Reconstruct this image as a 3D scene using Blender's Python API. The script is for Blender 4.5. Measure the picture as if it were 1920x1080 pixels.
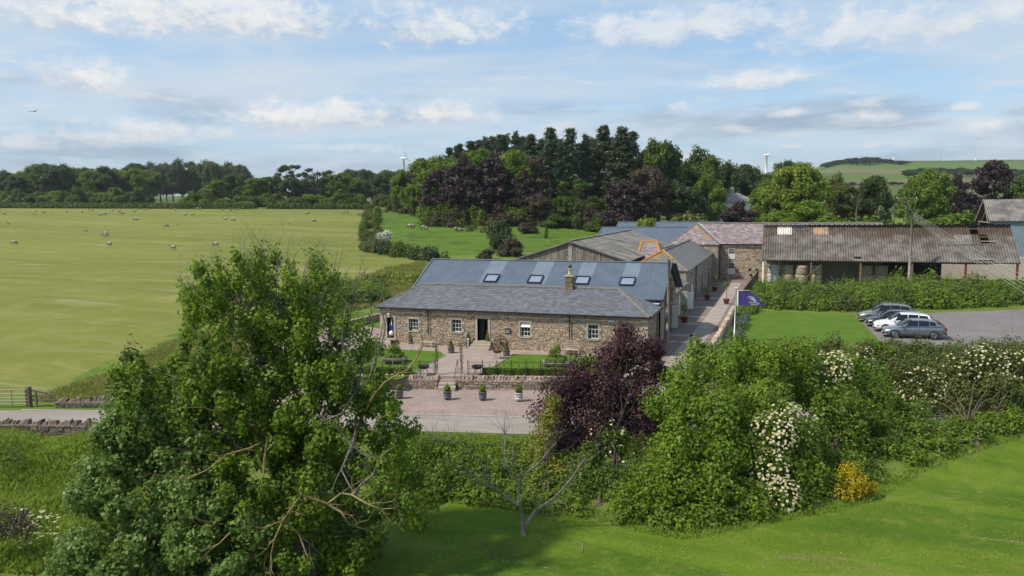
import bpy, math
import numpy as np
from math import radians as rad, sin, cos, pi, sqrt
from mathutils import Vector, Matrix

for o in list(bpy.data.objects): bpy.data.objects.remove(o)
S = bpy.context.scene
COL = S.collection
RNG = np.random.default_rng(7)

# ------------------------------------------------------------------ camera
F_PX = 1429.0                                   # focal length in photo pixels (1920 wide)
CAM = np.array([32.292, -57.173, 11.621])       # metres; cottage front wall is y = 0, its left corner x = 0
YAW, PITCH, ROLL = 0.3414, 0.1085, -0.0106
_f = np.array([-sin(YAW)*cos(PITCH), cos(YAW)*cos(PITCH), -sin(PITCH)])
_r0 = np.array([cos(YAW), sin(YAW), 0.0]); _u0 = np.cross(_r0, _f)
CR = _r0*cos(ROLL) + _u0*sin(ROLL); CU = np.cross(CR, _f); CF = _f
cam_d = bpy.data.cameras.new('camera'); cam = bpy.data.objects.new('camera', cam_d); COL.objects.link(cam)
cam_d.sensor_width = 36.0; cam_d.lens = 36.0*F_PX/1920.0
cam_d.clip_start = 0.5; cam_d.clip_end = 30000
cam.matrix_world = Matrix(((CR[0], CU[0], -CF[0], CAM[0]), (CR[1], CU[1], -CF[1], CAM[1]),
                           (CR[2], CU[2], -CF[2], CAM[2]), (0, 0, 0, 1)))
S.camera = cam
FH = np.array([-sin(YAW), cos(YAW)]); RH = np.array([cos(YAW), sin(YAW)])    # horizontal forward / right

# ------------------------------------------------------------------ sun, sky, exposure
SUN_EL, SUN_AZ = rad(50), rad(40)               # azimuth: 0 = from -x (left), positive turns towards the viewer
sv = Vector((-cos(SUN_EL)*cos(SUN_AZ), -cos(SUN_EL)*sin(SUN_AZ), sin(SUN_EL)))
sd = bpy.data.lights.new('sun', 'SUN'); sd.energy = 2.5; sd.angle = rad(3.0); sd.color = (1.0, .935, .83)
sun = bpy.data.objects.new('sun', sd); COL.objects.link(sun)
sun.rotation_euler = sv.to_track_quat('Z', 'Y').to_euler(); sun.location = (-60, -60, 90)

S.view_settings.view_transform = 'Standard'; S.view_settings.look = 'None'
S.view_settings.gamma = 1.0
S.cycles.max_bounces = 5; S.cycles.diffuse_bounces = 3; S.cycles.glossy_bounces = 2; S.cycles.transmission_bounces = 4; S.cycles.volume_bounces = 0
S.view_settings.gamma = 1.0; S.view_settings.exposure = 1.05
try: S.view_settings.use_curve_mapping = False
except Exception: pass

W = bpy.data.worlds.new('World'); S.world = W; W.use_nodes = True
wn = W.node_tree; wn.nodes.clear(); L = wn.links
def N(t, **k):
    n = wn.nodes.new(t)
    for a, b in k.items(): setattr(n, a, b)
    return n
def wm(op, a, b=None, c=None, clamp=False):
    n = N('ShaderNodeMath', operation=op); n.use_clamp = clamp
    for i, v in enumerate((a, b, c)):
        if v is None: continue
        if isinstance(v, (int, float)): n.inputs[i].default_value = v
        else: L.new(v, n.inputs[i])
    return n.outputs[0]
def wss(x, lo, hi):
    n = N('ShaderNodeMapRange', interpolation_type='SMOOTHSTEP'); L.new(x, n.inputs[0])
    n.inputs[1].default_value = lo; n.inputs[2].default_value = hi
    return n.outputs[0]
def wcomb(x, y, z=0.0):
    n = N('ShaderNodeCombineXYZ')
    for i, v in enumerate((x, y, z)):
        if isinstance(v, (int, float)): n.inputs[i].default_value = v
        else: L.new(v, n.inputs[i])
    return n.outputs[0]
def wnoise(vec, scale, detail=6, rough=.55, dist=0.0):
    n = N('ShaderNodeTexNoise'); n.inputs['Scale'].default_value = scale; n.inputs['Detail'].default_value = detail
    n.inputs['Roughness'].default_value = rough; n.inputs['Distortion'].default_value = dist
    L.new(vec, n.inputs['Vector']); return n.outputs[0]
def wmix(f, a, b):
    n = N('ShaderNodeMix', data_type='RGBA')
    if isinstance(f, (int, float)): n.inputs[0].default_value = f
    else: L.new(f, n.inputs[0])
    for i, v in ((6, a), (7, b)):
        if isinstance(v, tuple): n.inputs[i].default_value = (*v, 1)
        else: L.new(v, n.inputs[i])
    return n.outputs[2]
sky = N('ShaderNodeTexSky', sky_type='NISHITA'); sky.sun_disc = False
sky.sun_elevation = SUN_EL; sky.sun_rotation = math.atan2(sv.x, sv.y); sky.air_density = 1.0; sky.dust_density = 1.4; sky.ozone_density = 1.6
tc = N('ShaderNodeTexCoord'); sp = N('ShaderNodeSeparateXYZ'); L.new(tc.outputs['Generated'], sp.inputs[0])
dx, dy, dz = sp.outputs
# azimuth a (0 = view direction, + right) and elevation e, in radians
fr = wm('ADD', wm('MULTIPLY', dx, float(FH[0])), wm('MULTIPLY', dy, float(FH[1])))
rt = wm('ADD', wm('MULTIPLY', dx, float(RH[0])), wm('MULTIPLY', dy, float(RH[1])))
az = wm('ARCTAN2', rt, fr); el = wm('ARCSINE', dz)
# high streaky sheet, seen in perspective on a plane overhead
zz = wm('ADD', wm('MAXIMUM', dz, 0.0), .10)
pu, pv = wm('DIVIDE', rt, zz), wm('DIVIDE', fr, zz)
n1 = wnoise(wcomb(wm('MULTIPLY', pu, .55), pv, 3.1), .85, 8, .58, .5)
n2 = wnoise(wcomb(wm('MULTIPLY', pu, .8), wm('MULTIPLY', pv, 1.3), 9.0), 2.6, 6, .6, .4)
sheet = wss(wm('ADD', wm('MULTIPLY', n1, .78), wm('MULTIPLY', n2, .22)), .40, .62)
skyc = wmix(.55, sky.outputs[0], (1.40, 2.35, 3.50))                         # thin veil over the whole sky
col1 = wmix(wm('MULTIPLY', sheet, .85), skyc, (3.05, 3.50, 3.95))
# grey-blue cloud bases low above the horizon
n3 = wnoise(wcomb(wm('MULTIPLY', az, 3.0), wm('MULTIPLY', el, 15.0), 2.0), 1.7, 8, .6, .3)
low = wm('MULTIPLY', wss(n3, .44, .70), wm('SUBTRACT', 1.0, wss(el, .09, .20)))
col2 = wmix(wm('MULTIPLY', low, .85), col1, (1.62, 2.15, 2.75))
n4 = wnoise(wcomb(wm('MULTIPLY', az, 4.0), wm('MULTIPLY', el, 20.0), 7.7), 2.1, 9, .6, .4)
low2 = wm('MULTIPLY', wss(n4, .53, .70), wm('SUBTRACT', 1.0, wss(el, .10, .26)))
col3 = wmix(wm('MULTIPLY', low2, .8), col2, (3.55, 3.72, 3.85))
# single cumulus clouds: (azimuth, elevation, half width, half height) from their place in the sky
def px_dir(px, py):
    d = CF*F_PX + CR*(px-960) - CU*(py-540); d = d/np.linalg.norm(d)
    return math.atan2(float(d[:2]@RH), float(d[:2]@FH)), math.asin(float(d[2]))
wob = wnoise(wcomb(wm('MULTIPLY', az, 9.0), wm('MULTIPLY', el, 14.0), 1.3), 4.2, 8, .66, .2)
wob2 = wnoise(wcomb(wm('MULTIPLY', az, 9.0), wm('MULTIPLY', el, 14.0), 5.3), 1.6, 4, .6, .2)
wv = wm('ADD', wm('MULTIPLY', wm('SUBTRACT', wob, .5), 2.0), wm('MULTIPLY', wm('SUBTRACT', wob2, .5), 2.0))
colc = col3
for cx, cy, w_, h_, st in ((148, 156, 74, 42, 1.0), (530, 228, 120, 34, .95), (650, 226, 130, 34, .9), (810, 220, 130, 30, .85), (290, 246, 150, 26, .7), (160, 262, 130, 20, .55), (60, 275, 90, 16, .5),
                           (1430, 155, 110, 24, .75), (1277, 205, 30, 13, .8), (1486, 214, 34, 12, .7), (1612, 226, 60, 17, .75),
                           (1620, 196, 34, 12, .6), (1806, 203, 26, 10, .7), (1890, 240, 70, 24, .8), (430, 40, 330, 62, .85), (800, 60, 260, 50, .7),
                           (1250, 60, 330, 46, .65), (1700, 60, 260, 50, .6), (660, 282, 130, 18, .55), (1640, 276, 80, 12, .45), (1490, 277, 26, 9, .5), (90, 40, 190, 52, .8)):
    a0, e0 = px_dir(cx, cy); aw, eh = w_/F_PX, h_/F_PX
    u = wm('DIVIDE', wm('SUBTRACT', az, a0), aw); v = wm('DIVIDE', wm('SUBTRACT', el, e0), eh)
    v2 = wm('MULTIPLY', v, wm('ADD', 1.0, wm('MULTIPLY', wm('LESS_THAN', v, 0.0), .9)))       # flat base
    r = wm('SQRT', wm('ADD', wm('MULTIPLY', u, u), wm('MULTIPLY', v2, v2)))
    m = wm('MULTIPLY', wss(wm('ADD', wm('SUBTRACT', 1.0, r), wv), -.22, .95), st)
    cc = wmix(wss(wm('ADD', v, wv), -.7, .5), (2.17, 2.66, 3.22), (4.45, 4.40, 4.28))
    colc = wmix(m, colc, cc)
bg = N('ShaderNodeBackground'); bg.inputs[1].default_value = .10
L.new(colc, bg.inputs[0]); wo = N('ShaderNodeOutputWorld'); L.new(bg.outputs[0], wo.inputs[0])

# ------------------------------------------------------------------ pixel -> place helpers (a pixel is a direction; depth from what it touches)
def ray(px, py): return CF*F_PX + CR*(px-960) - CU*(py-540)
def P(px, py, z=0.0):
    d = ray(px, py); return CAM + d*((z-CAM[2])/d[2])
def PD(px, py, D): return CAM + ray(px, py)*(D/F_PX)
def PY(px, py, Y):
    d = ray(px, py); return CAM + d*((Y-CAM[1])/d[1])
def ss(x, a, b):
    t = np.clip((np.asarray(x, float)-a)/(b-a), 0, 1); return t*t*(3-2*t)
ROAD = np.array([(-120, -52), (-60, -37.5), (-30, -30), (-12, -25.1), (12, -18.6), (19.3, -17.0), (30, -13.0), (40, -7.5), (50, -1), (65, 8), (130, 40)], float)
def road_t(x, y):                                # signed distance from the road's middle, + on the viewer's side
    p = np.stack([np.asarray(x, float), np.asarray(y, float)], -1); best = np.full(p.shape[:-1], 1e9); sg = np.ones(p.shape[:-1])
    for a, b in zip(ROAD[:-1], ROAD[1:]):
        e = b-a; w = p-a; k = np.clip((w@e)/(e@e), 0, 1); q = w-k[..., None]*e
        d = np.hypot(q[..., 0], q[..., 1]); c = e[0]*w[..., 1]-e[1]*w[..., 0]
        m = d < best; best = np.where(m, d, best); sg = np.where(m, np.where(c < 0, 1.0, -1.0), sg)
    return best*sg
PA = np.array([(-500, 0), (58, 0), (75, .7), (100, 1.5), (130, 2.5), (156, 3.8), (185, 5.6), (214, 7.6), (250, 9.4), (285, 10.4), (320, 11.6), (345, 12.3), (400, 12.6), (600, 15.5), (1000, 28), (2000, 45), (6000, 60)], float)
PB = np.array([(-500, 0), (135, 0), (170, 1), (220, 3), (300, 6.5), (420, 13), (560, 22), (750, 32), (1000, 48), (1300, 74), (1550, 92), (1700, 96), (2200, 90), (6000, 70)], float)
def prof(T, d):
    k = [np.interp(d+o, T[:, 0], T[:, 1]) for o in (-14, -7, 0, 7, 14)]
    return sum(k)/5
def hz(x, y):
    x = np.asarray(x, float); y = np.asarray(y, float)
    t = road_t(x, y)
    n = -.9 - 1.35*ss(t, 2.8, 9.0) + .82*ss(-t, 8.8, 14.0)
    df = (x-CAM[0])*FH[0] + (y-CAM[1])*FH[1]; lt = (x-CAM[0])*RH[0] + (y-CAM[1])*RH[1]
    q = lt/np.maximum(df, 20.0)
    pr = prof(PA, df)*(1-ss(q, .02, .30)) + prof(PB, df)*ss(q, .02, .30)
    pr = pr + ss(df, 200, 290)*np.clip(-lt-50, 0, 160)*.012*(1-ss(df, 500, 900))
    hill = 1 - .55*ss(df, 700, 1300)*(1-ss(q, .30, .44))          # the far hill stands on the right
    pr = np.where(q > .05, pr*hill, pr)
    n = n - 1.0*np.exp(-((x+6.6)**2+(y+27.3)**2)/3.2)
    yard = ss(x, -9, -1)*(1-ss(df, 118, 162))
    return n + pr*(1-yard)
def H(x, y): return float(hz(np.array([x]), np.array([y]))[0])
def G(px, py, far=4000):                          # where the ray through a pixel meets the ground
    d = ray(px, py)/F_PX; D = np.concatenate([np.linspace(12, 320, 1500), np.linspace(321, far, 900)])
    q = CAM + D[:, None]*d; m = q[:, 2] <= hz(q[:, 0], q[:, 1])
    if not m.any(): return q[-1]
    i = int(np.argmax(m)); p = q[i].copy(); p[2] = H(p[0], p[1]); return p
def GD(px, D):                                    # ground point in a pixel column at forward distance D
    q = PD(px, 384, D); return np.array([q[0], q[1], H(q[0], q[1])])
def depth(p): return float((np.asarray(p)-CAM)@CF)
def top_z(px, py, p):                             # height of a pixel row at the depth of p
    return float(PD(px, py, depth(p))[2])

# ------------------------------------------------------------------ meshes and objects
class MB:
    def __init__(s): s.v = []; s.f = []; s.c = []; s.n = 0
    def add(s, vs, fs, col=None):
        vs = [tuple(map(float, q)) for q in vs]; s.v += vs; s.f += [tuple(i+s.n for i in q) for q in fs]; s.n += len(vs)
        s.c += [col if col is not None else (1, 1, 1)]*len(vs); return s
    def box(s, x0, x1, y0, y1, z0, z1, col=None):
        return s.add([(x0,y0,z0),(x1,y0,z0),(x1,y1,z0),(x0,y1,z0),(x0,y0,z1),(x1,y0,z1),(x1,y1,z1),(x0,y1,z1)],
                     [(0,3,2,1),(4,5,6,7),(0,1,5,4),(1,2,6,5),(2,3,7,6),(3,0,4,7)], col)
    def bar(s, a, b, w, h, col=None, up=(0, 0, 1)):      # box from a to b
        a, b = Vector(a), Vector(b); t = (b-a).normalized(); u = Vector(up)
        if abs(t.dot(u)) > .98: u = Vector((1, 0, 0))
        r = t.cross(u).normalized(); u = r.cross(t)
        vs = [p + r*(i*w/2) + u*(j*h/2) for p in (a, b) for i, j in ((-1,-1),(1,-1),(1,1),(-1,1))]
        return s.add(vs, [(0,3,2,1),(4,5,6,7),(0,1,5,4),(1,2,6,5),(2,3,7,6),(3,0,4,7)], col)
    def tube(s, pts, rad_, sides=6, cap=True, col=None):
        pts = [Vector(p) for p in pts]; n = len(pts)
        if not hasattr(rad_, '__len__'): rad_ = [rad_]*n
        vs = []; ref = Vector((.31, .17, .93))
        for i, p in enumerate(pts):
            t = (pts[min(i+1, n-1)]-pts[max(i-1, 0)])
            t = t.normalized() if t.length > 1e-9 else Vector((0, 0, 1))
            if abs(t.dot(ref)) > .97: ref = Vector((1, .1, .05))
            a = t.cross(ref).normalized(); b = t.cross(a)
            vs += [p + (a*cos(2*pi*k/sides) + b*sin(2*pi*k/sides))*rad_[i] for k in range(sides)]
        fs = [(i*sides+k, i*sides+(k+1) % sides, (i+1)*sides+(k+1) % sides, (i+1)*sides+k) for i in range(n-1) for k in range(sides)]
        if cap: fs += [tuple(range(sides)), tuple((n-1)*sides+k for k in reversed(range(sides)))]
        return s.add(vs, fs, col)
    def lathe(s, prof_, c=(0, 0, 0), sides=16, col=None):
        vs = [(c[0]+r*cos(2*pi*k/sides), c[1]+r*sin(2*pi*k/sides), c[2]+z) for r, z in prof_ for k in range(sides)]; n = len(prof_)
        fs = [(i*sides+k, i*sides+(k+1) % sides, (i+1)*sides+(k+1) % sides, (i+1)*sides+k) for i in range(n-1) for k in range(sides)]
        fs += [tuple(reversed(range(sides))), tuple((n-1)*sides+k for k in range(sides))]
        return s.add(vs, fs, col)
    def prism(s, poly, z0, z1, col=None):               # xy polygon, counter-clockwise
        n = len(poly); vs = [(x, y, z0) for x, y in poly]+[(x, y, z1) for x, y in poly]
        return s.add(vs, [tuple(reversed(range(n))), tuple(range(n, 2*n))]+[(i, (i+1) % n, n+(i+1) % n, n+i) for i in range(n)], col)
    def slab(s, quad, th, col=None):                    # thick plate under a 3-D polygon
        q = [Vector(p) for p in quad]; nrm = (q[1]-q[0]).cross(q[-1]-q[0]).normalized(); n = len(q)
        vs = [p for p in q]+[p-nrm*th for p in q]
        return s.add(vs, [tuple(range(n)), tuple(reversed(range(n, 2*n)))]+[(i, n+i, n+(i+1) % n, (i+1) % n) for i in range(n)], col)
    def mesh(s, name, mat, smooth=False):
        me = bpy.data.meshes.new(name); me.from_pydata(s.v, [], s.f); me.update()
        if any(c != (1, 1, 1) for c in s.c):
            a = me.color_attributes.new('Col', 'FLOAT_COLOR', 'POINT')
            a.data.foreach_set('color', np.concatenate([np.array(s.c, float), np.ones((len(s.c), 1))], 1).ravel())
        if mat: me.materials.append(mat)
        if smooth: me.polygons.foreach_set('use_smooth', [True]*len(me.polygons))
        return me
def quads_mesh(name, V, C, mat):                        # V (n,k,3) separate polygons, C (n,3) colours
    n, k = V.shape[:2]; me = bpy.data.meshes.new(name)
    me.vertices.add(n*k); me.vertices.foreach_set('co', V.reshape(-1).astype(np.float32))
    me.loops.add(n*k); me.loops.foreach_set('vertex_index', np.arange(n*k, dtype=np.int32))
    me.polygons.add(n); me.polygons.foreach_set('loop_start', np.arange(0, n*k, k, dtype=np.int32))
    try: me.polygons.foreach_set('loop_total', np.full(n, k, dtype=np.int32))
    except Exception: pass
    me.update(calc_edges=True)
    a = me.color_attributes.new('Col', 'FLOAT_COLOR', 'POINT')
    a.data.foreach_set('color', np.concatenate([np.repeat(C, k, 0), np.ones((n*k, 1))], 1).astype(np.float32).ravel())
    if mat: me.materials.append(mat)
    return me
def grid_mesh(name, V, mat):                            # V (a,b,3) surface
    a, b = V.shape[:2]; idx = np.arange(a*b).reshape(a, b)
    f = np.stack([idx[:-1, :-1], idx[:-1, 1:], idx[1:, 1:], idx[1:, :-1]], -1).reshape(-1, 4)
    me = bpy.data.meshes.new(name); me.from_pydata(V.reshape(-1, 3).tolist(), [], f.tolist()); me.update()
    me.polygons.foreach_set('use_smooth', [True]*len(me.polygons))
    if mat: me.materials.append(mat)
    return me
def link(name, me, parent=None, world=True):
    o = bpy.data.objects.new(name, me); COL.objects.link(o)
    if parent is not None:
        o.parent = parent
        if world: o.matrix_parent_inverse = parent.matrix_basis.inverted()
    return o
def ob(name, mb, mat, parent=None, smooth=False, world=True, kind=None, label=None):
    o = link(name, mb.mesh(name, mat, smooth), parent, world)
    if kind: o['kind'] = kind
    if label: o['label'] = label
    return o
def tag(o, label, cat, group=None, kind=None):
    o['label'] = label; o['category'] = cat
    if group: o['group'] = group
    if kind: o['kind'] = kind
    return o
def thing(name, label, cat, loc=(0, 0, 0), rz=0.0, group=None):
    o = bpy.data.objects.new(name, None); COL.objects.link(o); o.empty_display_size = .3
    o.location = loc; o.rotation_euler = (0, 0, rz); o.matrix_basis  # basis is read from loc/rot
    return tag(o, label, cat, group)
def dup(root, loc, rz=0.0, scale=1.0, label=None, group=None, mats=None):
    r = root.copy(); COL.objects.link(r); r.location = loc; r.rotation_euler = (0, 0, rz)
    r.scale = scale if hasattr(scale, '__len__') else (scale,)*3
    if label: r['label'] = label
    if group: r['group'] = group
    for ch in root.children:
        c = ch.copy(); COL.objects.link(c); c.parent = r
        if mats and ch.name.split('.')[0] in mats and c.material_slots:
            c.material_slots[0].link = 'OBJECT'; c.material_slots[0].material = mats[ch.name.split('.')[0]]
        for g in ch.children:
            d = g.copy(); COL.objects.link(d); d.parent = c
    return r
def struct(name, me, parent=None):
    o = link(name, me, parent); o['kind'] = 'structure'; return o
ORD = 'first second third fourth fifth sixth seventh eighth ninth tenth eleventh twelfth thirteenth fourteenth fifteenth sixteenth seventeenth eighteenth nineteenth twentieth'.split()
ORD += ['twenty-'+w for w in ORD[:9]]+['thirtieth']+['thirty-'+w for w in ORD[:9]]+['fortieth']+['forty-'+w for w in ORD[:9]]+['fiftieth']+['fifty-'+w for w in ORD[:9]]+['sixtieth']

# ------------------------------------------------------------------ materials
class NT:
    def __init__(s, name):
        s.m = bpy.data.materials.new(name); s.m.use_nodes = True; s.t = s.m.node_tree; s.t.nodes.clear()
        s.out = s.n('ShaderNodeOutputMaterial'); s.pos = s.n('ShaderNodeNewGeometry').outputs['Position']
    def n(s, t, **k):
        q = s.t.nodes.new(t)
        for a, b in k.items(): setattr(q, a, b)
        return q
    def put(s, sock, v):
        if isinstance(v, (int, float)): sock.default_value = v
        elif isinstance(v, tuple): sock.default_value = (*v, 1) if len(v) == 3 and sock.type == 'RGBA' else v
        else: s.t.links.new(v, sock)
    def noise(s, scale, detail=4, rough=.55, vec=None, dist=0.0, stretch=None):
        q = s.n('ShaderNodeTexNoise'); q.inputs['Scale'].default_value = scale; q.inputs['Detail'].default_value = detail
        q.inputs['Roughness'].default_value = rough; q.inputs['Distortion'].default_value = dist
        v = vec if vec is not None else s.pos
        if stretch is not None:
            mp = s.n('ShaderNodeMapping'); mp.inputs['Scale'].default_value = stretch[:3]
            if len(stretch) > 3: mp.inputs['Rotation'].default_value = (0, 0, stretch[3])
            s.t.links.new(v, mp.inputs[0]); v = mp.outputs[0]
        s.t.links.new(v, q.inputs['Vector']); return q.outputs[0]
    def rng(s, x, a, b, c=0.0, d=1.0, smooth=True):
        q = s.n('ShaderNodeMapRange', interpolation_type='SMOOTHSTEP' if smooth else 'LINEAR'); s.put(q.inputs[0], x)
        for i, v in enumerate((a, b, c, d)): q.inputs[i+1].default_value = v
        return q.outputs[0]
    def mix(s, f, a, b, blend='MIX'):
        q = s.n('ShaderNodeMix', data_type='RGBA', blend_type=blend); s.put(q.inputs[0], f); s.put(q.inputs[6], a); s.put(q.inputs[7], b); return q.outputs[2]
    def math(s, op, a, b=0.0):
        q = s.n('ShaderNodeMath', operation=op); s.put(q.inputs[0], a); s.put(q.inputs[1], b); return q.outputs[0]
    def attr(s): return s.n('ShaderNodeAttribute', attribute_name='Col').outputs['Color']
    def bump(s, h, strength=.4, dist=.05):
        q = s.n('ShaderNodeBump'); q.inputs['Strength'].default_value = strength; q.inputs['Distance'].default_value = dist; s.put(q.inputs['Height'], h); return q.outputs[0]
    def bsdf(s, col, rough=.8, metal=0.0, spec=.3, nrm=None, trans=0.0, coat=0.0):
        b = s.n('ShaderNodeBsdfPrincipled'); s.put(b.inputs['Base Color'], col); s.put(b.inputs['Roughness'], rough); b.inputs['Metallic'].default_value = metal
        b.inputs['Specular IOR Level'].default_value = spec; b.inputs['Coat Weight'].default_value = coat
        if nrm is not None: s.put(b.inputs['Normal'], nrm)
        o = b.outputs[0]
        if trans:
            tr = s.n('ShaderNodeBsdfTranslucent'); s.put(tr.inputs['Color'], col); mx = s.n('ShaderNodeMixShader'); mx.inputs[0].default_value = trans
            s.t.links.new(o, mx.inputs[1]); s.t.links.new(tr.outputs[0], mx.inputs[2]); o = mx.outputs[0]
        s.t.links.new(o, s.out.inputs[0]); return s.m
def sc(c, k): return tuple(min(1.0, x*k) for x in c)
def mat(name, col, rough=.8, var=.18, scale=3.0, bump=.25, bscale=30.0, metal=0.0, spec=.3, attr=False, coat=0.0):
    t = NT(name); c = col
    if var: c = t.mix(t.rng(t.noise(scale, 6, .62), .3, .7), sc(col, 1-var), sc(col, 1+var))
    if attr: c = t.mix(1.0, t.attr(), c, 'MULTIPLY')
    return t.bsdf(c, rough, metal, spec, t.bump(t.noise(bscale, 5, .6), bump, .02) if bump else None, coat=coat)
def leafmat(name, dark, light, trans=.3, rough=.55):
    t = NT(name); q = t.n('ShaderNodeSeparateColor'); t.t.links.new(t.attr(), q.inputs[0])
    c = t.mix(q.outputs[0], dark, light)
    return t.bsdf(c, rough, 0, .25, None, trans)

# ------------------------------------------------------------------ surface materials
def grass_mat(name, a, b, c, s1, s2, stretch=None, bump=.5, patch=None, rough=.9):
    t = NT(name); n1 = t.noise(s1, 6, .6, dist=.6, stretch=stretch); n2 = t.noise(s2, 8, .7)
    col = t.mix(t.rng(n1, .32, .68), a, b); col = t.mix(t.rng(n2, .45, .75, 0, .8), col, c)
    if patch:
        p, ps, lo, hi = patch
        col = t.mix(t.rng(t.noise(ps, 5, .65, dist=1.2, stretch=stretch), lo, hi), col, p)
    fine = t.noise(26, 4, .7); col = t.mix(t.rng(fine, .3, .7, 0, .45), col, t.mix(1.0, col, (.55, .58, .5), 'MULTIPLY'))
    return t.bsdf(col, rough, 0, .12, t.bump(t.noise(18, 6, .75), bump, .12))
def far_ground():
    t = NT('rough_ground')
    n1 = t.noise(.09, 6, .6, dist=.8); n2 = t.noise(1.1, 6, .7)
    near = t.mix(t.rng(n1, .34, .66), (.080, .128, .020), (.122, .172, .028)); near = t.mix(t.rng(n2, .42, .72, 0, .6), near, (.185, .215, .055))
    v = t.n('ShaderNodeTexVoronoi'); v.inputs['Scale'].default_value = .0042; v.inputs['Randomness'].default_value = .9; t.t.links.new(t.pos, v.inputs['Vector'])
    s = t.n('ShaderNodeSeparateColor'); t.t.links.new(v.outputs['Color'], s.inputs[0])
    patch = t.mix(s.outputs[0], (.055, .088, .024), (.145, .132, .060)); patch = t.mix(t.rng(s.outputs[1], .6, .8), patch, (.085, .140, .028))
    x = t.n('ShaderNodeSeparateXYZ'); t.t.links.new(t.pos, x.inputs[0])
    fwd = t.math('ADD', t.math('MULTIPLY', x.outputs[0], float(FH[0])), t.math('MULTIPLY', x.outputs[1], float(FH[1])))
    col = t.mix(t.rng(fwd, 210, 260), near, patch)
    return t.bsdf(col, .95, 0, .1, t.bump(t.noise(9, 6, .75), .6, .15))
M_ground = far_ground()
M_field = grass_mat('mown_field', (.130, .150, .026), (.190, .200, .040), (.240, .222, .068), .05, .30, stretch=(.22, 1.9, 1, -.30), bump=.25, patch=((.255, .232, .105), .16, .52, .72))
M_past = grass_mat('pasture', (.074, .140, .014), (.118, .190, .020), (.105, .150, .032), .10, .8, bump=.9, patch=((.058, .108, .018), .14, .52, .64))
M_lawn = grass_mat('front_lawn', (.062, .124, .009), (.122, .186, .014), (.175, .205, .036), .20, 1.1, stretch=(.35, 1.7, 1, .62), bump=.35, patch=((.190, .175, .062), .33, .56, .74))
M_garden_lawn = grass_mat('garden_lawn', (.068, .132, .011), (.098, .168, .017), (.110, .165, .024), .6, 3.0, bump=.35)
M_rough = grass_mat('rough_slope', (.135, .195, .025), (.20, .25, .035), (.10, .165, .02), .22, 1.4, bump=.9)
def gravel(name, a, b, scale=22, bump=.6):
    t = NT(name); v = t.n('ShaderNodeTexVoronoi'); v.inputs['Scale'].default_value = scale; t.t.links.new(t.pos, v.inputs['Vector'])
    s = t.n('ShaderNodeSeparateColor'); t.t.links.new(v.outputs['Color'], s.inputs[0])
    col = t.mix(s.outputs[0], a, b); col = t.mix(t.rng(t.noise(.35, 6, .6), .4, .7, 0, .4), col, sc(b, 1.15))
    col = t.mix(t.rng(t.noise(1.6, 6, .7), .45, .75, 0, .35), col, sc(a, .75))
    return t.bsdf(col, .95, 0, .2, t.bump(v.outputs['Distance'], bump, .04))
M_gravel = gravel('pink_gravel', (.178, .132, .108), (.36, .285, .245))
M_grav_grey = gravel('grey_gravel', (.120, .107, .100), (.215, .197, .184), 16)
M_lane = gravel('lane_gravel', (.140, .104, .088), (.225, .180, .155), 20, .4)
def road_mat():
    t = NT('road_asphalt'); n = t.noise(.5, 6, .65, stretch=(.25, 1.2, 1, .26)); c = t.mix(t.rng(n, .35, .7), (.235, .200, .170), (.31, .268, .232))
    c = t.mix(t.rng(t.noise(3.5, 7, .7), .5, .78, 0, .6), c, (.175, .150, .128))
    return t.bsdf(c, .9, 0, .25, t.bump(t.noise(60, 3, .7), .35, .02))
M_road = road_mat()
def flag_mat():
    t = NT('paving'); b = t.n('ShaderNodeTexBrick'); b.inputs['Scale'].default_value = 1.0; b.inputs['Brick Width'].default_value = .9; b.inputs['Row Height'].default_value = .6
    b.inputs['Mortar Size'].default_value = .012; b.inputs['Color1'].default_value = (.30, .235, .195, 1); b.inputs['Color2'].default_value = (.255, .198, .163, 1); b.inputs['Mortar'].default_value = (.20, .16, .132, 1)
    t.t.links.new(t.pos, b.inputs['Vector'])
    c = t.mix(t.rng(t.noise(.7, 6, .65), .35, .7, 0, .7), b.outputs['Color'], (.33, .268, .228)); c = t.mix(t.rng(t.noise(4, 6, .7), .5, .8, 0, .5), c, (.225, .182, .155))
    return t.bsdf(c, .9, 0, .2, t.bump(b.outputs['Fac'], -.3, .02))
M_pave = flag_mat()
M_conc = mat('concrete_strip', (.30, .248, .212), .9, .22, 1.2, .2, 20)

# ------------------------------------------------------------------ the ground: one sheet to the horizon, split along field edges
def axis(lo, hi, step, far, g):
    a = list(np.arange(lo, hi+1e-6, step)); d = step
    while a[-1] < far: d *= g; a.append(a[-1]+d)
    d = step
    while a[0] > -far: d *= g; a.insert(0, a[0]-d)
    return np.array(a)
gx, gy = axis(-42, 76, 1.5, 5200, 1.045), axis(-48, 90, 1.5, 5200, 1.045)
GX, GY = np.meshgrid(gx, gy, indexing='ij'); GZ = hz(GX, GY)
def inside(poly, x, y):
    r = np.zeros(x.shape, bool); n = len(poly)
    for i in range(n):
        (x1, y1), (x2, y2) = poly[i], poly[(i+1) % n]
        c = ((y1 > y) != (y2 > y)) & (x < (x2-x1)*(y-y1)/((y2-y1) if abs(y2-y1) > 1e-9 else 1e-9)+x1); r ^= c
    return r
def gpoly(*pp): return [tuple(G(a, b)[:2]) for a, b in pp]
FIELD = gpoly((0, 738), (90, 738), (150, 712), (240, 672), (335, 625), (480, 590), (600, 560), (660, 530), (720, 505), (795, 488), (755, 487), (692, 474), (686, 440), (690, 410), (692, 396))
_fe = [tuple(GD(px, 288+(.0 if px > 300 else (300-px)*.02))[:2]) for px in (694, 480, 250, 0, -400)]
FIELD = FIELD + _fe + [tuple(GD(-500, 60)[:2])]
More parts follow.
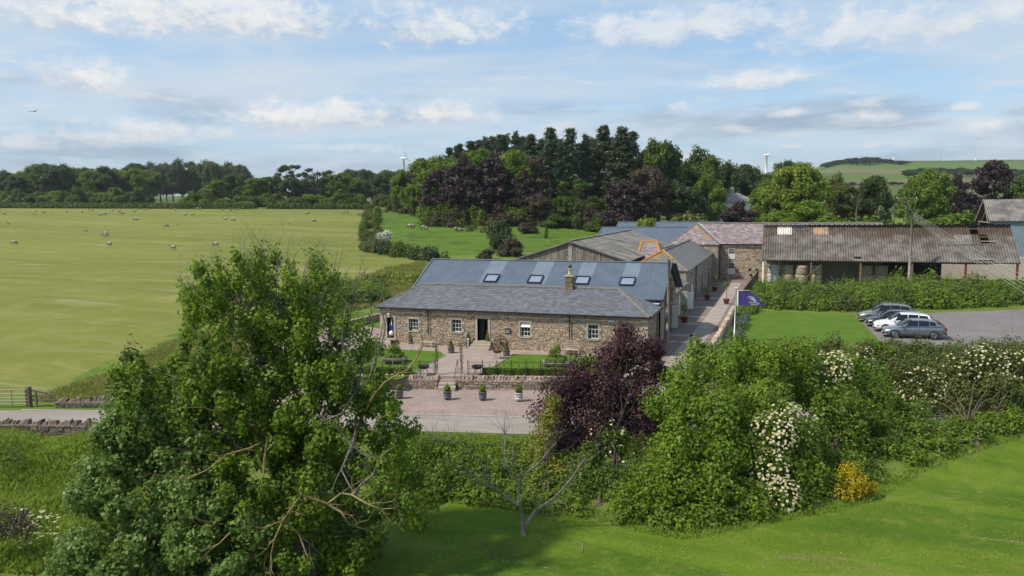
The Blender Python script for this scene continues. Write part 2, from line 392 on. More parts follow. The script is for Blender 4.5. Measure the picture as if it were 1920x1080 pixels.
LAWN = gpoly((735, 1010), (765, 975), (830, 938), (900, 936), (980, 940), (1090, 958), (1190, 985), (1290, 1003), (1420, 978), (1560, 945), (1640, 925), (1740, 868), (1840, 838), (1919, 812)) + [(62, 1), (90, -10), (60, -62), (22, -62), (20.5, -40)]
PAST = gpoly((845, 480), (700, 478), (696, 440), (700, 402), (760, 398), (830, 412), (900, 420), (1000, 414), (1180, 420)) + [(14, 95), (6, 92)]
cxm = (GX[:-1, :-1]+GX[1:, 1:])/2; cym = (GY[:-1, :-1]+GY[1:, 1:])/2
reg = np.zeros(cxm.shape, int)
reg[inside(FIELD, cxm, cym)] = 1; reg[inside(LAWN, cxm, cym)] = 2; reg[inside(PAST, cxm, cym)] = 3
def ground_piece(name, k, m):
    idx = np.arange(GX.size).reshape(GX.shape); i, j = np.nonzero(reg == k)
    f = np.stack([idx[i, j], idx[i+1, j], idx[i+1, j+1], idx[i, j+1]], -1)
    u, inv = np.unique(f, return_inverse=True); V = np.stack([GX.ravel()[u], GY.ravel()[u], GZ.ravel()[u]], -1)
    me = bpy.data.meshes.new(name); me.from_pydata(V.tolist(), [], inv.reshape(-1, 4).tolist()); me.update()
    me.polygons.foreach_set('use_smooth', [True]*len(me.polygons)); me.materials.append(m)
    return struct(name, me)
ground_piece('ground', 0, M_ground); ground_piece('mown_field', 1, M_field); ground_piece('front_lawn', 2, M_lawn); ground_piece('sheep_pasture', 3, M_past)

def ruled(name, A, B, m, off=.03, na=None, nb=6, z=None):           # sheet between two polylines
    A, B = np.array(A, float), np.array(B, float)
    def rs(p, n):
        s = np.concatenate([[0], np.cumsum(np.hypot(*np.diff(p[:, :2], axis=0).T))]); t = np.linspace(0, s[-1], n)
        return np.stack([np.interp(t, s, p[:, 0]), np.interp(t, s, p[:, 1])], -1)
    n = na or max(4, int(np.hypot(*(A[-1]-A[0])[:2])/1.0)); a, b = rs(A, n), rs(B, n)
    k = np.linspace(0, 1, nb)[None, :, None]; Q = a[:, None]*(1-k)+b[:, None]*k
    Z = (hz(Q[..., 0], Q[..., 1]) if z is None else np.full(Q.shape[:2], z))+off
    me = grid_mesh(name, np.concatenate([Q, Z[..., None]], -1), m)
    if me.polygons[0].normal.z < 0: me.flip_normals()
    return struct(name, me)
def offs(poly, d):                                                   # parallel of the road's middle
    p = np.array(poly, float); out = []
    for i in range(len(p)):
        t = p[min(i+1, len(p)-1)]-p[max(i-1, 0)]; t /= np.linalg.norm(t); out.append(p[i]+np.array([t[1], -t[0]])*d)
    return np.array(out)
ruled('road', offs(ROAD, -1.62), offs(ROAD, 1.62), M_road, .03, 260, 5)
kerb = MB(); kp = offs(ROAD, -1.72)
for a, b in zip(kp[3:7], kp[4:8]): kerb.bar((*a, H(*a)+.0), (*b, H(*b)+.0), .12, .12)
struct('kerb', kerb.mesh('kerb', mat('kerb_stone', (.36, .32, .28), .9, .2)))
WL = np.array([7.4, -11.29]); WR = np.array([15.25, -9.21]); WD = (WR-WL)/np.linalg.norm(WR-WL); WN = np.array([-WD[1], WD[0]])   # garden wall line
def wl(s, t=0.0): q = WL+WD*s+WN*t; return (float(q[0]), float(q[1]))
ruled('gravel_forecourt', [wl(-9.5, .3), wl(17.2, .3)], [kp[4]+(kp[3]-kp[4])*.42, kp[4], kp[5], kp[6]-(kp[6]-kp[5])*.45], M_gravel, .035, 60, 14)
# lane between the barns and the field wall
ruled('lane', [(22.9, -13.6), (22.9, -6), (22.6, 0), (22.45, 20), (22.4, 64)], [(30.0, -12.6), (28.4, -6), (27.6, 5), (27.9, 30), (29.0, 64)], M_lane, .028, 70, 10)
ruled('concrete_path', [(23.6, -8), (24.5, 2), (25.05, 20), (25.35, 58)], [(25.2, -8), (26.1, 2), (26.65, 20), (26.8, 58)], M_conc, .036, 60, 4)
for k_, y_ in enumerate((10.4, 17.2, 22.0, 29.5, 38.0)):
    ruled('cross_path', [(22.5, y_), (25.0, y_)], [(22.5, y_+1.1), (25.0, y_+1.1)], M_conc, .036, 6, 3)
ruled('car_park', [(40.3, 11.6), (46, 11.2), (60, 15), (78, 24)], [(39.5, 27.4), (46, 31), (56.5, 37), (74, 46)], M_grav_grey, .03, 30, 16)
ruled('mown_verge', [(28.8, 9.6), (40.3, 11.4)], [(28.8, 29.9), (39.5, 27.6)], M_garden_lawn, .024, 12, 16)
ruled('side_yard', [(-7, -5.5), (-4.5, -9)], [(-5.0, 6), (-.3, 6)], M_gravel, .05, 12, 12)

# garden terrace in front of the cottage
ter = MB(); ter.prism([wl(-6.2, .06), wl(15.6, .06), (22.85, -6.2), (22.85, .9), (-4.0, .9), (-3.0, -8.0)], -1.6, 0.0)
struct('garden_terrace', ter.mesh('garden_terrace', M_pave))
def flat(name, poly, z, m):
    me = bpy.data.meshes.new(name); me.from_pydata([(x, y, z) for x, y in poly], [], [tuple(range(len(poly)))]); me.update(); me.materials.append(m)
    if me.polygons[0].normal.z < 0: me.flip_normals()
    return struct(name, me)
g = lambda px, py: tuple(P(px, py, 0)[:2])
flat('garden_lawn', [wl(-6.0, .5), g(745, 712), g(770, 703), g(836, 666), g(826, 659), g(690, 652), (-3.2, -6)], .006, M_garden_lawn)
flat('garden_lawn', [g(905, 700), g(964, 664), g(1120, 668), (22.4, -2.0), (22.4, -6.0), wl(15.4, .5), wl(5.6, .5)], .006, M_garden_lawn)
ed = MB()
for a, b in ((g(770, 703), g(836, 666)), (g(905, 700), g(964, 664)), (g(964, 664), g(1120, 668)), (g(836, 666), g(826, 659))): ed.bar((*a, .012), (*b, .012), .07, .06)
struct('lawn_edging', ed.mesh('lawn_edging', mat('edging', (.30, .25, .2), .9)))

# ------------------------------------------------------------------ building materials
M_stone = mat('rubble_stone', (1, 1, 1), .92, .22, 9, .7, 26, attr=True)
M_mortar = mat('mortar', (.29, .235, .182), .95, .2, 4, .4)
M_ashlar = mat('dressed_sandstone', (.36, .30, .235), .9, .16, 5, .3)
M_slate = mat('slate', (1, 1, 1), .55, .18, 2.2, .25, 14, spec=.45, attr=True)
M_ridge = mat('ridge_stone', (.155, .140, .120), .9, .25, 5, .4)
M_lichen = mat('orange_lichen_tile', (.36, .17, .035), .9, .35, 6, .4)
M_lead = mat('lead', (.42, .42, .42), .5, .12, 3, .1)
M_white = mat('white_paint', (.76, .75, .71), .5, .05, 6, .05)
M_cream = mat('cream_paint', (.60, .565, .49), .6, .06, 4, .08)
M_glass = NT('window_glass').bsdf((.012, .014, .017), .06, 0, .6)
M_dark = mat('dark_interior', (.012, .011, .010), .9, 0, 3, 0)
M_gutter = mat('black_gutter', (.018, .018, .02), .45, .1, 5, 0)
M_oak = mat('brown_oak', (.085, .047, .024), .7, .3, 6, .2)
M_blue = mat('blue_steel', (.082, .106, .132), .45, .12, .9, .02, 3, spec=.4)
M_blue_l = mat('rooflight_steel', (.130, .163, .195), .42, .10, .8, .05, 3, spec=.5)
M_clad = mat('blue_cladding', (.20, .255, .30), .5, .12, 1.5, .05, 3)
M_silver = mat('grey_timber', (.205, .175, .145), .9, .35, 3.5, .4, 20, attr=True)
M_asb = mat('fibre_cement', (.165, .152, .138), .92, .38, .55, .35, 22)
def asb_moss():
    t = NT('mossy_fibre_cement'); c = t.mix(t.rng(t.noise(.7, 7, .65), .35, .7), (.095, .082, .070), (.195, .176, .155)); x = t.n('ShaderNodeSeparateXYZ'); t.t.links.new(t.pos, x.inputs[0])
    hi = t.math('ADD', t.rng(x.outputs[2], 4.6, 7.8, 0, .32), t.rng(x.outputs[0], 36, 50, 0, .13))
    m = t.rng(t.math('ADD', t.noise(.55, 8, .7, dist=.4), hi), .66, .95)
    c = t.mix(t.math('MULTIPLY', m, .85), c, (.062, .042, .024)); c = t.mix(t.rng(t.noise(5, 5, .7), .68, .76), c, (.55, .53, .48))
    return t.bsdf(c, .95, 0, .15, t.bump(t.noise(25, 4, .7), .3, .02))
M_asbm = asb_moss()
M_iron = mat('black_iron', (.016, .015, .014), .5, .15, 8, 0)
M_rust = mat('rusty_iron', (.10, .045, .022), .85, .35, 8, .3)
M_redsteel = mat('red_steel', (.16, .03, .022), .7, .25, 4, .1)
M_greytim = mat('weathered_wood', (.225, .195, .16), .88, .28, 5, .4, 30)
M_browntim = mat('fence_wood', (.155, .115, .075), .9, .28, 5, .4, 30)
def stone_col(k=1.0, warm=1.0):
    b = RNG.uniform(.75, 1.28)*k; h = RNG.uniform()
    c = (.43, .335, .235) if h < .5 else ((.46, .335, .205) if h < .68 else ((.36, .305, .245) if h < .88 else (.31, .205, .14)))
    return (c[0]*b, c[1]*b*(1+(1-warm)*.05), c[2]*b*(1+(1-warm)*.25))
def plane_map(o, u, n):
    o, u, n = np.array(o, float), np.array(u, float), np.array(n, float)
    return lambda a, b, d=0.0: tuple(o+u*a+np.array([0, 0, 1.0])*b+n*d)
def rubble(mb, mp, u0, u1, v0, v1, ops=(), hh=(.10, .20), ww=(.13, .38), k=1.0, warm=1.0, prot=(.015, .05), topf=None, step=.025):
    v = v0
    while v < v1-.03:
        h = min(RNG.uniform(*hh), v1-v); u = u0-RNG.uniform(0, .2)
        while u < u1:
            w = RNG.uniform(*ww); a, b = max(u, u0), min(u+w, u1); u += w
            if b-a < .04: continue
            lo, hi = v, v+h
            if topf is not None and hi > min(topf(a), topf(b)): continue
            bad = False; segs = [(a, b)]
            for (oa, ob_, va, vb) in ops:
                if hi > va+.01 and lo < vb-.01:
                    ns = []
                    for s0, s1 in segs:
                        if s1 <= oa or s0 >= ob_: ns.append((s0, s1))
                        else:
                            if s0 < oa-.05: ns.append((s0, oa))
                            if s1 > ob_+.05: ns.append((ob_, s1))
                    segs = ns
            for a_, b_ in segs:
                g = RNG.uniform(.006, .014, 4); j = RNG.uniform(-.018, .018, 8); p = RNG.uniform(*prot); i = min(.02, (b_-a_)*.2, h*.2)
                B = [(a_+g[0]+j[0], lo+g[1]+j[1]), (b_-g[2]+j[2], lo+g[1]+j[3]), (b_-g[2]+j[4], hi-g[3]+j[5]), (a_+g[0]+j[6], hi-g[3]+j[7])]
                B = [(min(max(x, a_+.003), b_-.003), y) for x, y in B]; cx, cy = (a_+b_)/2, (lo+hi)/2
                T = [(x+(cx-x)*i*2/(b_-a_), y+(cy-y)*i*2/h) for x, y in B]
                mb.add([mp(x, y, -.02) for x, y in B]+[mp(x, y, p) for x, y in T], [(4, 5, 6, 7), (0, 1, 5, 4), (1, 2, 6, 5), (2, 3, 7, 6), (3, 0, 4, 7)], stone_col(k, warm))
        v += h
def wall_core(mb, mp, u0, u1, v0, v1, ops=(), th=.45):
    us = sorted({u0, u1, *[o[0] for o in ops], *[o[1] for o in ops]}); vs = sorted({v0, v1, *[o[2] for o in ops], *[o[3] for o in ops]})
    for a, b in zip(us[:-1], us[1:]):
        run = None
        for c, d in list(zip(vs[:-1], vs[1:]))+[(None, None)]:
            solid = c is not None and not any(a >= o[0]-1e-6 and b <= o[1]+1e-6 and c >= o[2]-1e-6 and d <= o[3]+1e-6 for o in ops)
            if solid: run = (run[0], d) if run else (c, d)
            elif run:
                q = [mp(x, y, e) for e in (0, -th) for x, y in ((a, run[0]), (b, run[0]), (b, run[1]), (a, run[1]))]
                mb.add(q, [(0, 1, 2, 3), (7, 6, 5, 4), (0, 4, 5, 1), (1, 5, 6, 2), (2, 6, 7, 3), (3, 7, 4, 0)]); run = None
def mbox(mb, mp, u0, u1, v0, v1, d0, d1, col=None):
    q = [mp(x, y, e) for e in (d1, d0) for x, y in ((u0, v0), (u1, v0), (u1, v1), (u0, v1))]
    return mb.add(q, [(0, 1, 2, 3), (7, 6, 5, 4), (0, 4, 5, 1), (1, 5, 6, 2), (2, 6, 7, 3), (3, 7, 4, 0)], col)
def window(par, mp, u0, u1, v0, v1, cols=3, rows=4, d=-.14, surround=True, panel=0.0, open_top=False, label=None):
    f = MB(); w = .05
    mbox(f, mp, u0, u0+w, v0, v1, d-.05, d); mbox(f, mp, u1-w, u1, v0, v1, d-.05, d); mbox(f, mp, u0+w, u1-w, v0, v0+w*1.3, d-.05, d); mbox(f, mp, u0+w, u1-w, v1-w, v1, d-.05, d)
    vb = v0+panel*(v1-v0)
    for i in range(1, cols): x = u0+(u1-u0)*i/cols; mbox(f, mp, x-.014, x+.014, vb+w, v1-w, d-.04, d-.008)
    for i in range(1, rows): y = vb+(v1-vb)*i/rows; hw = .03 if (i == rows-1 and rows == 3) else .014; mbox(f, mp, u0+w, u1-w, y-hw, y+hw, d-.035, d-.004)
    o = ob('window', f, M_white, par, label=label)
    gl = MB(); mbox(gl, mp, u0+w, u1-w, vb+w, v1-w, d-.032, d-.026); ob('pane', gl, M_glass, o)
    if panel: pn = MB(); mbox(pn, mp, u0+w, u1-w, v0+w, vb, d-.04, d-.01); ob('panel', pn, M_cream, o)
    if open_top:
        t = MB(); y0 = v1-.30*(v1-v0); q0, q1 = mp(u0-.02, y0-.03, d+.17), mp(u1+.02, y0-.03, d+.17); r0, r1 = mp(u0-.02, v1-.01, d+.01), mp(u1+.02, v1-.01, d+.01)
        t.slab([q0, q1, r1, r0], .035); ob('open_vent', t, M_white, o)
    if surround:
        s = MB(); e = .14
        mbox(s, mp, u0-e*1.2, u1+e*1.2, v1, v1+.20, -.1, .055); mbox(s, mp, u0-.09, u1+.09, v0-.11, v0, -.2, .085)
        vv = v0; k = 0
        while vv < v1-.02:
            hgt = min(.30, v1-vv); ex = e if k % 2 else e*1.9
            mbox(s, mp, u0-ex, u0, vv+.004, vv+hgt-.004, -.1, .052); mbox(s, mp, u1, u1+ex, vv+.004, vv+hgt-.004, -.1, .052); vv += hgt; k += 1
        ob('stone_surround', s, M_ashlar, o)
    return o
def slates(mb, ea, eb, ra, rb, sw=.32, sh=.26, cols=((.13, .135, .15),), th=.018, tint=None):
    ea, eb, ra, rb = [np.array(p, float) for p in (ea, eb, ra, rb)]
    nrm = np.cross(eb-ea, (ra+rb)/2-(ea+eb)/2); nrm /= np.linalg.norm(nrm)
    sl = np.linalg.norm((ra+rb)/2-(ea+eb)/2); n = max(3, int(sl/sh)); edge = (eb-ea)/np.linalg.norm(eb-ea)
    for i in range(n):
        t0, t1 = i/n, min(1.0, (i+1.25)/n)
        a0, b0, a1, b1 = ea+(ra-ea)*t0, eb+(rb-eb)*t0, ea+(ra-ea)*t1, eb+(rb-eb)*t1
        len0 = np.linalg.norm(b0-a0); m = max(1, int(round(len0/sw))); o = (i % 2)*.5
        ks = sorted({0.0, 1.0, *[min(1, max(0, (j+o)/m)) for j in range(m+1)]})
        for k0, k1 in zip(ks[:-1], ks[1:]):
            # keep slates inside the slanted edges
            q = [a0+(b0-a0)*k0, a0+(b0-a0)*k1, a1+(b1-a1)*k1, a1+(b1-a1)*k0]; lift = th*RNG.uniform(.7, 1.4)
            c = cols[RNG.integers(len(cols))]; b = RNG.uniform(.82, 1.2); cc = (c[0]*b, c[1]*b, c[2]*b)
            if tint is not None: cc = tint((q[0]+q[2])/2, cc)
            v = [q[0]+nrm*lift, q[1]+nrm*lift, q[2]+nrm*.002, q[3]+nrm*.002, q[0]-nrm*.01, q[1]-nrm*.01]
            mb.add(v, [(0, 1, 2, 3), (4, 5, 1, 0)], cc)
def ridge_tiles(par, a, b, m=M_ridge, w=.26, step=.55, name='ridge_tile'):
    a, b = Vector(a), Vector(b); n = max(1, int((b-a).length/step)); t = (b-a)/n
    for i in range(n):
        k = MB(); p, q = a+t*(i+.012), a+t*(i+.988); d = t.normalized(); r = d.cross(Vector((0, 0, 1))).normalized(); z = Vector((0, 0, 1)); lf = float(RNG.uniform(0, .02))
        vs = []
        for s in (p, q): vs += [s-r*w*.5+z*(-.07+lf), s-r*w*.2+z*(.05+lf), s+r*w*.2+z*(.05+lf), s+r*w*.5+z*(-.07+lf)]
        k.add(vs, [(0, 1, 5, 4), (1, 2, 6, 5), (2, 3, 7, 6), (0, 3, 2, 1), (4, 5, 6, 7), (0, 4, 7, 3)]); ob(name, k, m, par)
def downpipe(par, x, y, z0, z1, r=.045):
    k = MB(); k.tube([(x, y, z0), (x, y, z1-.12), (x, y+.0, z1)], r, 8); k.box(x-.11, x+.11, y-.07, y+.09, z1-.1, z1+.04); ob('downpipe', k, M_gutter, par)

# ------------------------------------------------------------------ stone cottage
LX, WY, HE, HR = 22.8, 5.47, 3.1, 4.86
ct = thing('stone_cottage', 'long low sandstone cottage with hipped grey slate roof behind the garden', 'cottage', (LX/2, WY/2, 0))
fm = plane_map((0, 0, 0), (1, 0, 0), (0, -1, 0)); rm = plane_map((LX, 0, 0), (0, 1, 0), (1, 0, 0)); lm = plane_map((0, WY, 0), (0, -1, 0), (-1, 0, 0)); bm_ = plane_map((LX, WY, 0), (-1, 0, 0), (0, 1, 0))
WINS = [(2.71, 3.56, 1.16, 2.16), (6.65, 7.50, 1.22, 2.26), (12.66, 13.48, 1.12, 2.27), (18.22, 19.02, 1.20, 2.32)]
DOORS = [(.62, 1.26, .40, 2.20), (8.95, 9.88, .60, 2.42)]
ops = WINS+DOORS
core = MB(); wall_core(core, fm, 0, LX, -.2, HE, ops); core.box(LX-.44, LX, .45, WY-.001, -.5, HE-.001); core.box(0, .44, .45, WY-.001, -.5, HE-.001); core.box(.44, LX-.44, WY-.45, WY-.001, -.5, HE-.001)
cw = ob('wall', core, M_mortar, ct)
st = MB(); trim = [(a-.2, b+.2, c-.11, d+.2) for a, b, c, d in WINS]+[(a-.24, b+.24, c-.6, d+.22) for a, b, c, d in DOORS]
rubble(st, fm, .0, LX, -.05, HE-.02, trim); rubble(st, rm, 0, WY, -.6, HE-.02, k=.95); rubble(st, lm, 0, WY, -.3, HE-.02, k=.9)
ob('rubble_stonework', st, M_stone, cw, kind='stuff')
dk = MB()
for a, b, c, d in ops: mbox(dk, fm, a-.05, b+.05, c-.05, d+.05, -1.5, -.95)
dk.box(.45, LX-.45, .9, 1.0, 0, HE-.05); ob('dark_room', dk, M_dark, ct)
for i, w_ in enumerate(WINS): window(ct, fm, *w_, cols=3, rows=3, open_top=(i == 2), label='sash window with its top light swung open' if i == 2 else None)
for i, (a, b, c, d) in enumerate(DOORS):
    s = MB(); e = .19
    mbox(s, fm, a-e, a, c, d, -.42, .06); mbox(s, fm, b, b+e, c, d, -.42, .06); mbox(s, fm, a-e-.08, b+e+.08, d, d+.22, -.3, .065)
    do = ob('doorway', s, M_ashlar, ct)
    if i == 1:
        l = MB(); mbox(l, fm, a+.01, a+.46, c+.02, d-.01, -.40, -.34); mbox(l, fm, a+.5, b-.01, c+.02, d-.01, -.75, -.70); ob('door', l, mat('black_door', (.012, .013, .015), .45, .1), do)
    n = 3 if i else 2
    for k in range(n):
        q = MB(); z1 = c-(c/n)*k-.005; mbox(q, fm, a-.30-.06*k, b+.30+.06*k, z1-c/n+.006, z1, -.02-(.0 if k else .38), .34*(k+1)); ob('step', q, M_ashlar, ct)
ns = 0                                                             # quoins on the two front corners
for cx_, sg in ((0, 1), (LX, -1)):
    v = -.05
    while v < HE-.25:
        w_ = .48 if ns % 2 else .28; q = MB(); x0, x1 = sorted((cx_-sg*.045, cx_+sg*w_)); q.box(x0, x1, -.058, .30 if ns % 2 else .5, v, v+.29); ob('quoin', q, M_ashlar, cw); v += .30; ns += 1
cot_sl = ((.115, .120, .135), (.105, .110, .126), (.125, .130, .145), (.112, .116, .130))
o_ = .25; E0, E1, E2, E3 = (-o_, -o_, HE), (LX+o_, -o_, HE), (LX+o_, WY+o_, HE), (-o_, WY+o_, HE); R0, R1 = (WY/2, WY/2, HR), (LX-WY/2, WY/2, HR)
rb = MB(); rb.add([E0, E1, E2, E3, R0, R1], [(0, 1, 5, 4), (1, 2, 5), (2, 3, 4, 5), (3, 0, 4), (3, 2, 1, 0)]); crf = ob('roof', rb, mat('roof_felt', (.10, .10, .11), .9), ct)
rs = MB(); slates(rs, E0, E1, R0, R1, .34, .22, cot_sl); slates(rs, E1, E2, R1, R1, .34, .24, ((.20, .20, .195), (.16, .165, .165))); slates(rs, E2, E3, R1, R0, .4, .3, cot_sl); slates(rs, E3, E0, R0, R0, .34, .24, cot_sl)
ob('slates', rs, M_slate, crf, kind='stuff')
for a, b in ((R0, R1), (E1, R1), (E0, R0)): ridge_tiles(crf, Vector(a)+Vector((0, 0, .04)), Vector(b)+Vector((0, 0, .04)))
gt = MB(); gt.bar((-.3, -.33, HE-.06), (LX+.3, -.33, HE-.06), .13, .11); gt.bar((LX+.33, -.3, HE-.06), (LX+.33, WY+.2, HE-.06), .13, .11); ob('gutter', gt, M_gutter, ct)
downpipe(ct, 4.55, -.16, 1.05, HE-.1); downpipe(ct, 16.76, -.16, 1.0, HE-.1); downpipe(ct, LX+.16, 3.9, 0, HE-.1)
ch = MB(); ch.box(15.70, 16.36, 2.42, 3.02, 4.45, 5.78); co = ob('chimney', ch, mat('sooty_stone', (.15, .135, .11), .95, .35, 5, .6), ct)
cc = MB(); rubble(cc, plane_map((15.70, 2.42, 0), (1, 0, 0), (0, -1, 0)), 0, .66, 4.5, 5.7, k=.55, hh=(.2, .28)); rubble(cc, plane_map((16.36, 2.42, 0), (0, 1, 0), (1, 0, 0)), 0, .6, 4.5, 5.7, k=.5, hh=(.2, .28)); ob('chimney_stones', cc, M_stone, co, kind='stuff')
k = MB(); k.box(15.62, 16.44, 2.34, 3.10, 5.78, 5.88); k.box(15.66, 16.40, 2.36, 3.06, 4.5, 4.62); ob('capping', k, M_ashlar, co)
k = MB(); k.lathe([(.17, 5.88), (.15, 6.0), (.125, 6.38), (.15, 6.40), (.15, 6.45)], (16.03, 2.72, 0), 14); ob('chimney_pot', k, mat('cream_pot', (.50, .42, .29), .8), co, True)
k = MB(); k.lathe([(.02, -.17), (.11, -.13), (.165, -.05), (.17, .03), (.12, .13), (.03, .17)], (16.03, 2.72, 6.62), 14); ob('cowl', k, mat('cowl_metal', (.10, .10, .10), .25, .1, metal=.9), co, True)
k = MB(); k.box(.76, .98, -.26, -.05, 2.52, 2.58); k.lathe([(.05, 2.36), (.09, 2.4), (.09, 2.52)], (.87, -.18, 0), 10); ob('wall_lantern', k, M_white, ct)
k = MB(); k.box(19.9, 20.3, -.16, -.06, 2.62, 2.72); ob('floodlight', k, M_white, ct)
sg = tag(link('wall_sign', None) if False else ob('wall_sign', MB().box(11.38, 11.84, -.10, -.055, 1.33, 1.72), mat('slate_blue_sign', (.035, .042, .062), .5)), 'small dark plaque with two lines of white lettering right of the cottage door', 'sign')
k = MB()
for row, (x0, x1, z) in enumerate(((11.44, 11.78, 1.545), (11.48, 11.74, 1.435))):
    n = 7 if row == 0 else 5
    for i in range(n):
        x = x0+(x1-x0)*i/n; w_ = (x1-x0)/n; k.bar((x, -.103, z-.03), (x+w_*.25, -.103, z+.035), .006, .014); k.bar((x+w_*.2, -.103, z+.03), (x+w_*.7, -.103, z-.03), .006, .012)
ob('lettering', k, M_white, sg)

# ------------------------------------------------------------------ roofs of sheet
def panel_mesh(name, w, ln, m, rib=.035, nr=4, th=.02):               # flat steel sheet with upstanding ribs, lying in x (width) and y (up the slope)
    k = MB(); k.box(0, w, 0, ln, -th, 0)
    for i in range(nr): x = w*(i+.5)/nr; k.add([(x-.05, 0, .001), (x+.05, 0, .001), (x+.022, 0, rib), (x-.022, 0, rib), (x-.05, ln, .001), (x+.05, ln, .001), (x+.022, ln, rib), (x-.022, ln, rib)], [(0, 1, 2, 3), (7, 6, 5, 4), (1, 5, 6, 2), (2, 6, 7, 3), (3, 7, 4, 0)])
    return k.mesh(name, m)
def corr_mesh(name, w, ln, m, pitch=.25, amp=.045, th=.012):
    n = int(round(w/pitch))*6; k = MB(); vs = []
    for j, y in enumerate((0.0, ln)):
        for i in range(n+1): x = w*i/n; vs.append((x, y, amp*.5*sin(2*pi*x/pitch)+j*-.0))
    k.add(vs, [(i, i+1, n+2+i, n+1+i) for i in range(n)])
    k.add([(x, y-.001, z-th) for x, y, z in vs], [(n+1+i, n+2+i, i+1, i) for i in range(n)])
    k.add([(0, 0, 0)], [])
    # lower edge
    k.add([vs[i] for i in range(n+1)]+[(vs[i][0], -.001, vs[i][2]-th) for i in range(n+1)], [(n+1+i, n+2+i, i+1, i) for i in range(n)])
    return k.mesh(name, m, False)
def sheet_place(par, name, me, o, ux, uy, m=None):
    ux = Vector(ux).normalized(); uy = Vector(uy).normalized(); uz = ux.cross(uy)
    q = link(name, me, par, True)
    q.matrix_basis = Matrix(((ux.x, uy.x, uz.x, o[0]), (ux.y, uy.y, uz.y, o[1]), (ux.z, uy.z, uz.z, o[2]), (0, 0, 0, 1)))
    if m: q.material_slots[0].link = 'OBJECT'; q.material_slots[0].material = m
    return q
def gable(mb, mp, w, he, hr, th=.4, v0=-.3):
    q = [mp(0, v0), mp(w, v0), mp(w, he), mp(w/2, hr), mp(0, he)]; r = [mp(a, b, -th) for a, b in ((0, v0), (w, v0), (w, he), (w/2, hr), (0, he))]
    mb.add(q+r, [(0, 1, 2, 3, 4), (9, 8, 7, 6, 5)]+[(i, 5+i, 5+(i+1) % 5, (i+1) % 5) for i in range(5)])

# blue roofed barn right behind the cottage
BX0, BX1, BYe, BYr, BZe, BZr = -.5, 22.85, 6.67, 11.77, 3.65, 6.34
bb = thing('blue_roofed_barn', 'stone barn with slate-blue steel roof and four roof windows, directly behind the cottage', 'barn', (11, 11.8, 0))
BYb = 2*BYr-BYe; k = MB(); w0 = MB()
k.box(BX0+.1, BX1-.1, BYe+.25, BYe+.6, -.3, BZe+.05); k.box(BX0+.1, BX1-.1, BYb-.6, BYb-.25, -.3, BZe+.05)
gable(k, plane_map((BX1-.1, BYe+.25, 0), (0, 1, 0), (1, 0, 0)), BYb-BYe-.5, BZe+.1, BZr-.06); gable(k, plane_map((BX0+.1, BYb-.25, 0), (0, -1, 0), (-1, 0, 0)), BYb-BYe-.5, BZe+.1, BZr-.06)
bw = ob('wall', k, M_mortar, bb)
gs = MB(); gm = plane_map((BX1-.1, BYe+.25, 0), (0, 1, 0), (1, 0, 0)); gw = BYb-BYe-.5
tf = lambda u: BZe+.05+(BZr-.1-BZe)*(1-abs(u-gw/2)/(gw/2))
rubble(gs, gm, 0, gw, -.2, BZr, [(2.2, 7.5, -.3, 3.9)], k=.85, warm=.6, topf=tf, ww=(.25, .6), hh=(.16, .28)); ob('rubble_stonework', gs, M_stone, bw, kind='stuff')
k = MB(); mbox(k, gm, 2.25, 7.45, 2.6, 3.85, .01, .05); mbox(k, gm, 3.6, 6.1, 3.9, 4.9, .01, .07); ob('timber_infill', k, M_oak, bb)
k = MB(); mbox(k, gm, 2.6, 3.7, -.2, 2.5, .01, .06); mbox(k, gm, 5.8, 6.8, -.2, 2.5, .01, .06); ob('glazing', k, M_glass, bb)
k = MB(); sl = Vector((0, BYr-BYe, BZr-BZe)); sn = sl.normalized(); ln = sl.length+.02
me_p = panel_mesh('roof_panel', 1.0, ln, M_blue, .010, 2); me_q = panel_mesh('roof_panel', 1.0, ln, M_blue_l, .010, 2)
rf = ob('roof', MB().slab([(BX0+.02, BYe+.02, BZe-.05), (BX1+.02, BYe+.02, BZe-.05), (BX1+.02, BYr, BZr-.05), (BX0+.02, BYr, BZr-.05)], .06).slab([(BX1+.02, BYb-.02, BZe-.05), (BX0+.02, BYb-.02, BZe-.05), (BX0+.02, BYr, BZr-.05), (BX1+.02, BYr, BZr-.05)], .06), M_blue, bb)
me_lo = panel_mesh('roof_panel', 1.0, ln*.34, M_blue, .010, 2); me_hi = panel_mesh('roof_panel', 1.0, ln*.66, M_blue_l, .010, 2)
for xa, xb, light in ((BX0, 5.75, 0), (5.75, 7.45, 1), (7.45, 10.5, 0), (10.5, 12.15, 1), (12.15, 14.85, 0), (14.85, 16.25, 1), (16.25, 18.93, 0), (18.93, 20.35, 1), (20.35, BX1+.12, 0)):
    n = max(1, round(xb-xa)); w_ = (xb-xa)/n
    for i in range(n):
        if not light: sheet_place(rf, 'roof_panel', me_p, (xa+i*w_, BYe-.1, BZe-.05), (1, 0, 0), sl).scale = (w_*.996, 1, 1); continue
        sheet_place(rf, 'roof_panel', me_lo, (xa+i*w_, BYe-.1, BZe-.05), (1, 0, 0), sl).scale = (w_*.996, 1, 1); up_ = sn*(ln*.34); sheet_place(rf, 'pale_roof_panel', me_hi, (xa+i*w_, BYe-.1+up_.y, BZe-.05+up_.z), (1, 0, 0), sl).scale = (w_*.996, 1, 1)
for i in range(12): sheet_place(rf, 'roof_panel', me_p, (BX0+2*(i+1)-.08, BYb+.1, BZe-.05), (-1, 0, 0), (0, -sl.y, sl.z)).scale = (1.94, 1, 1)
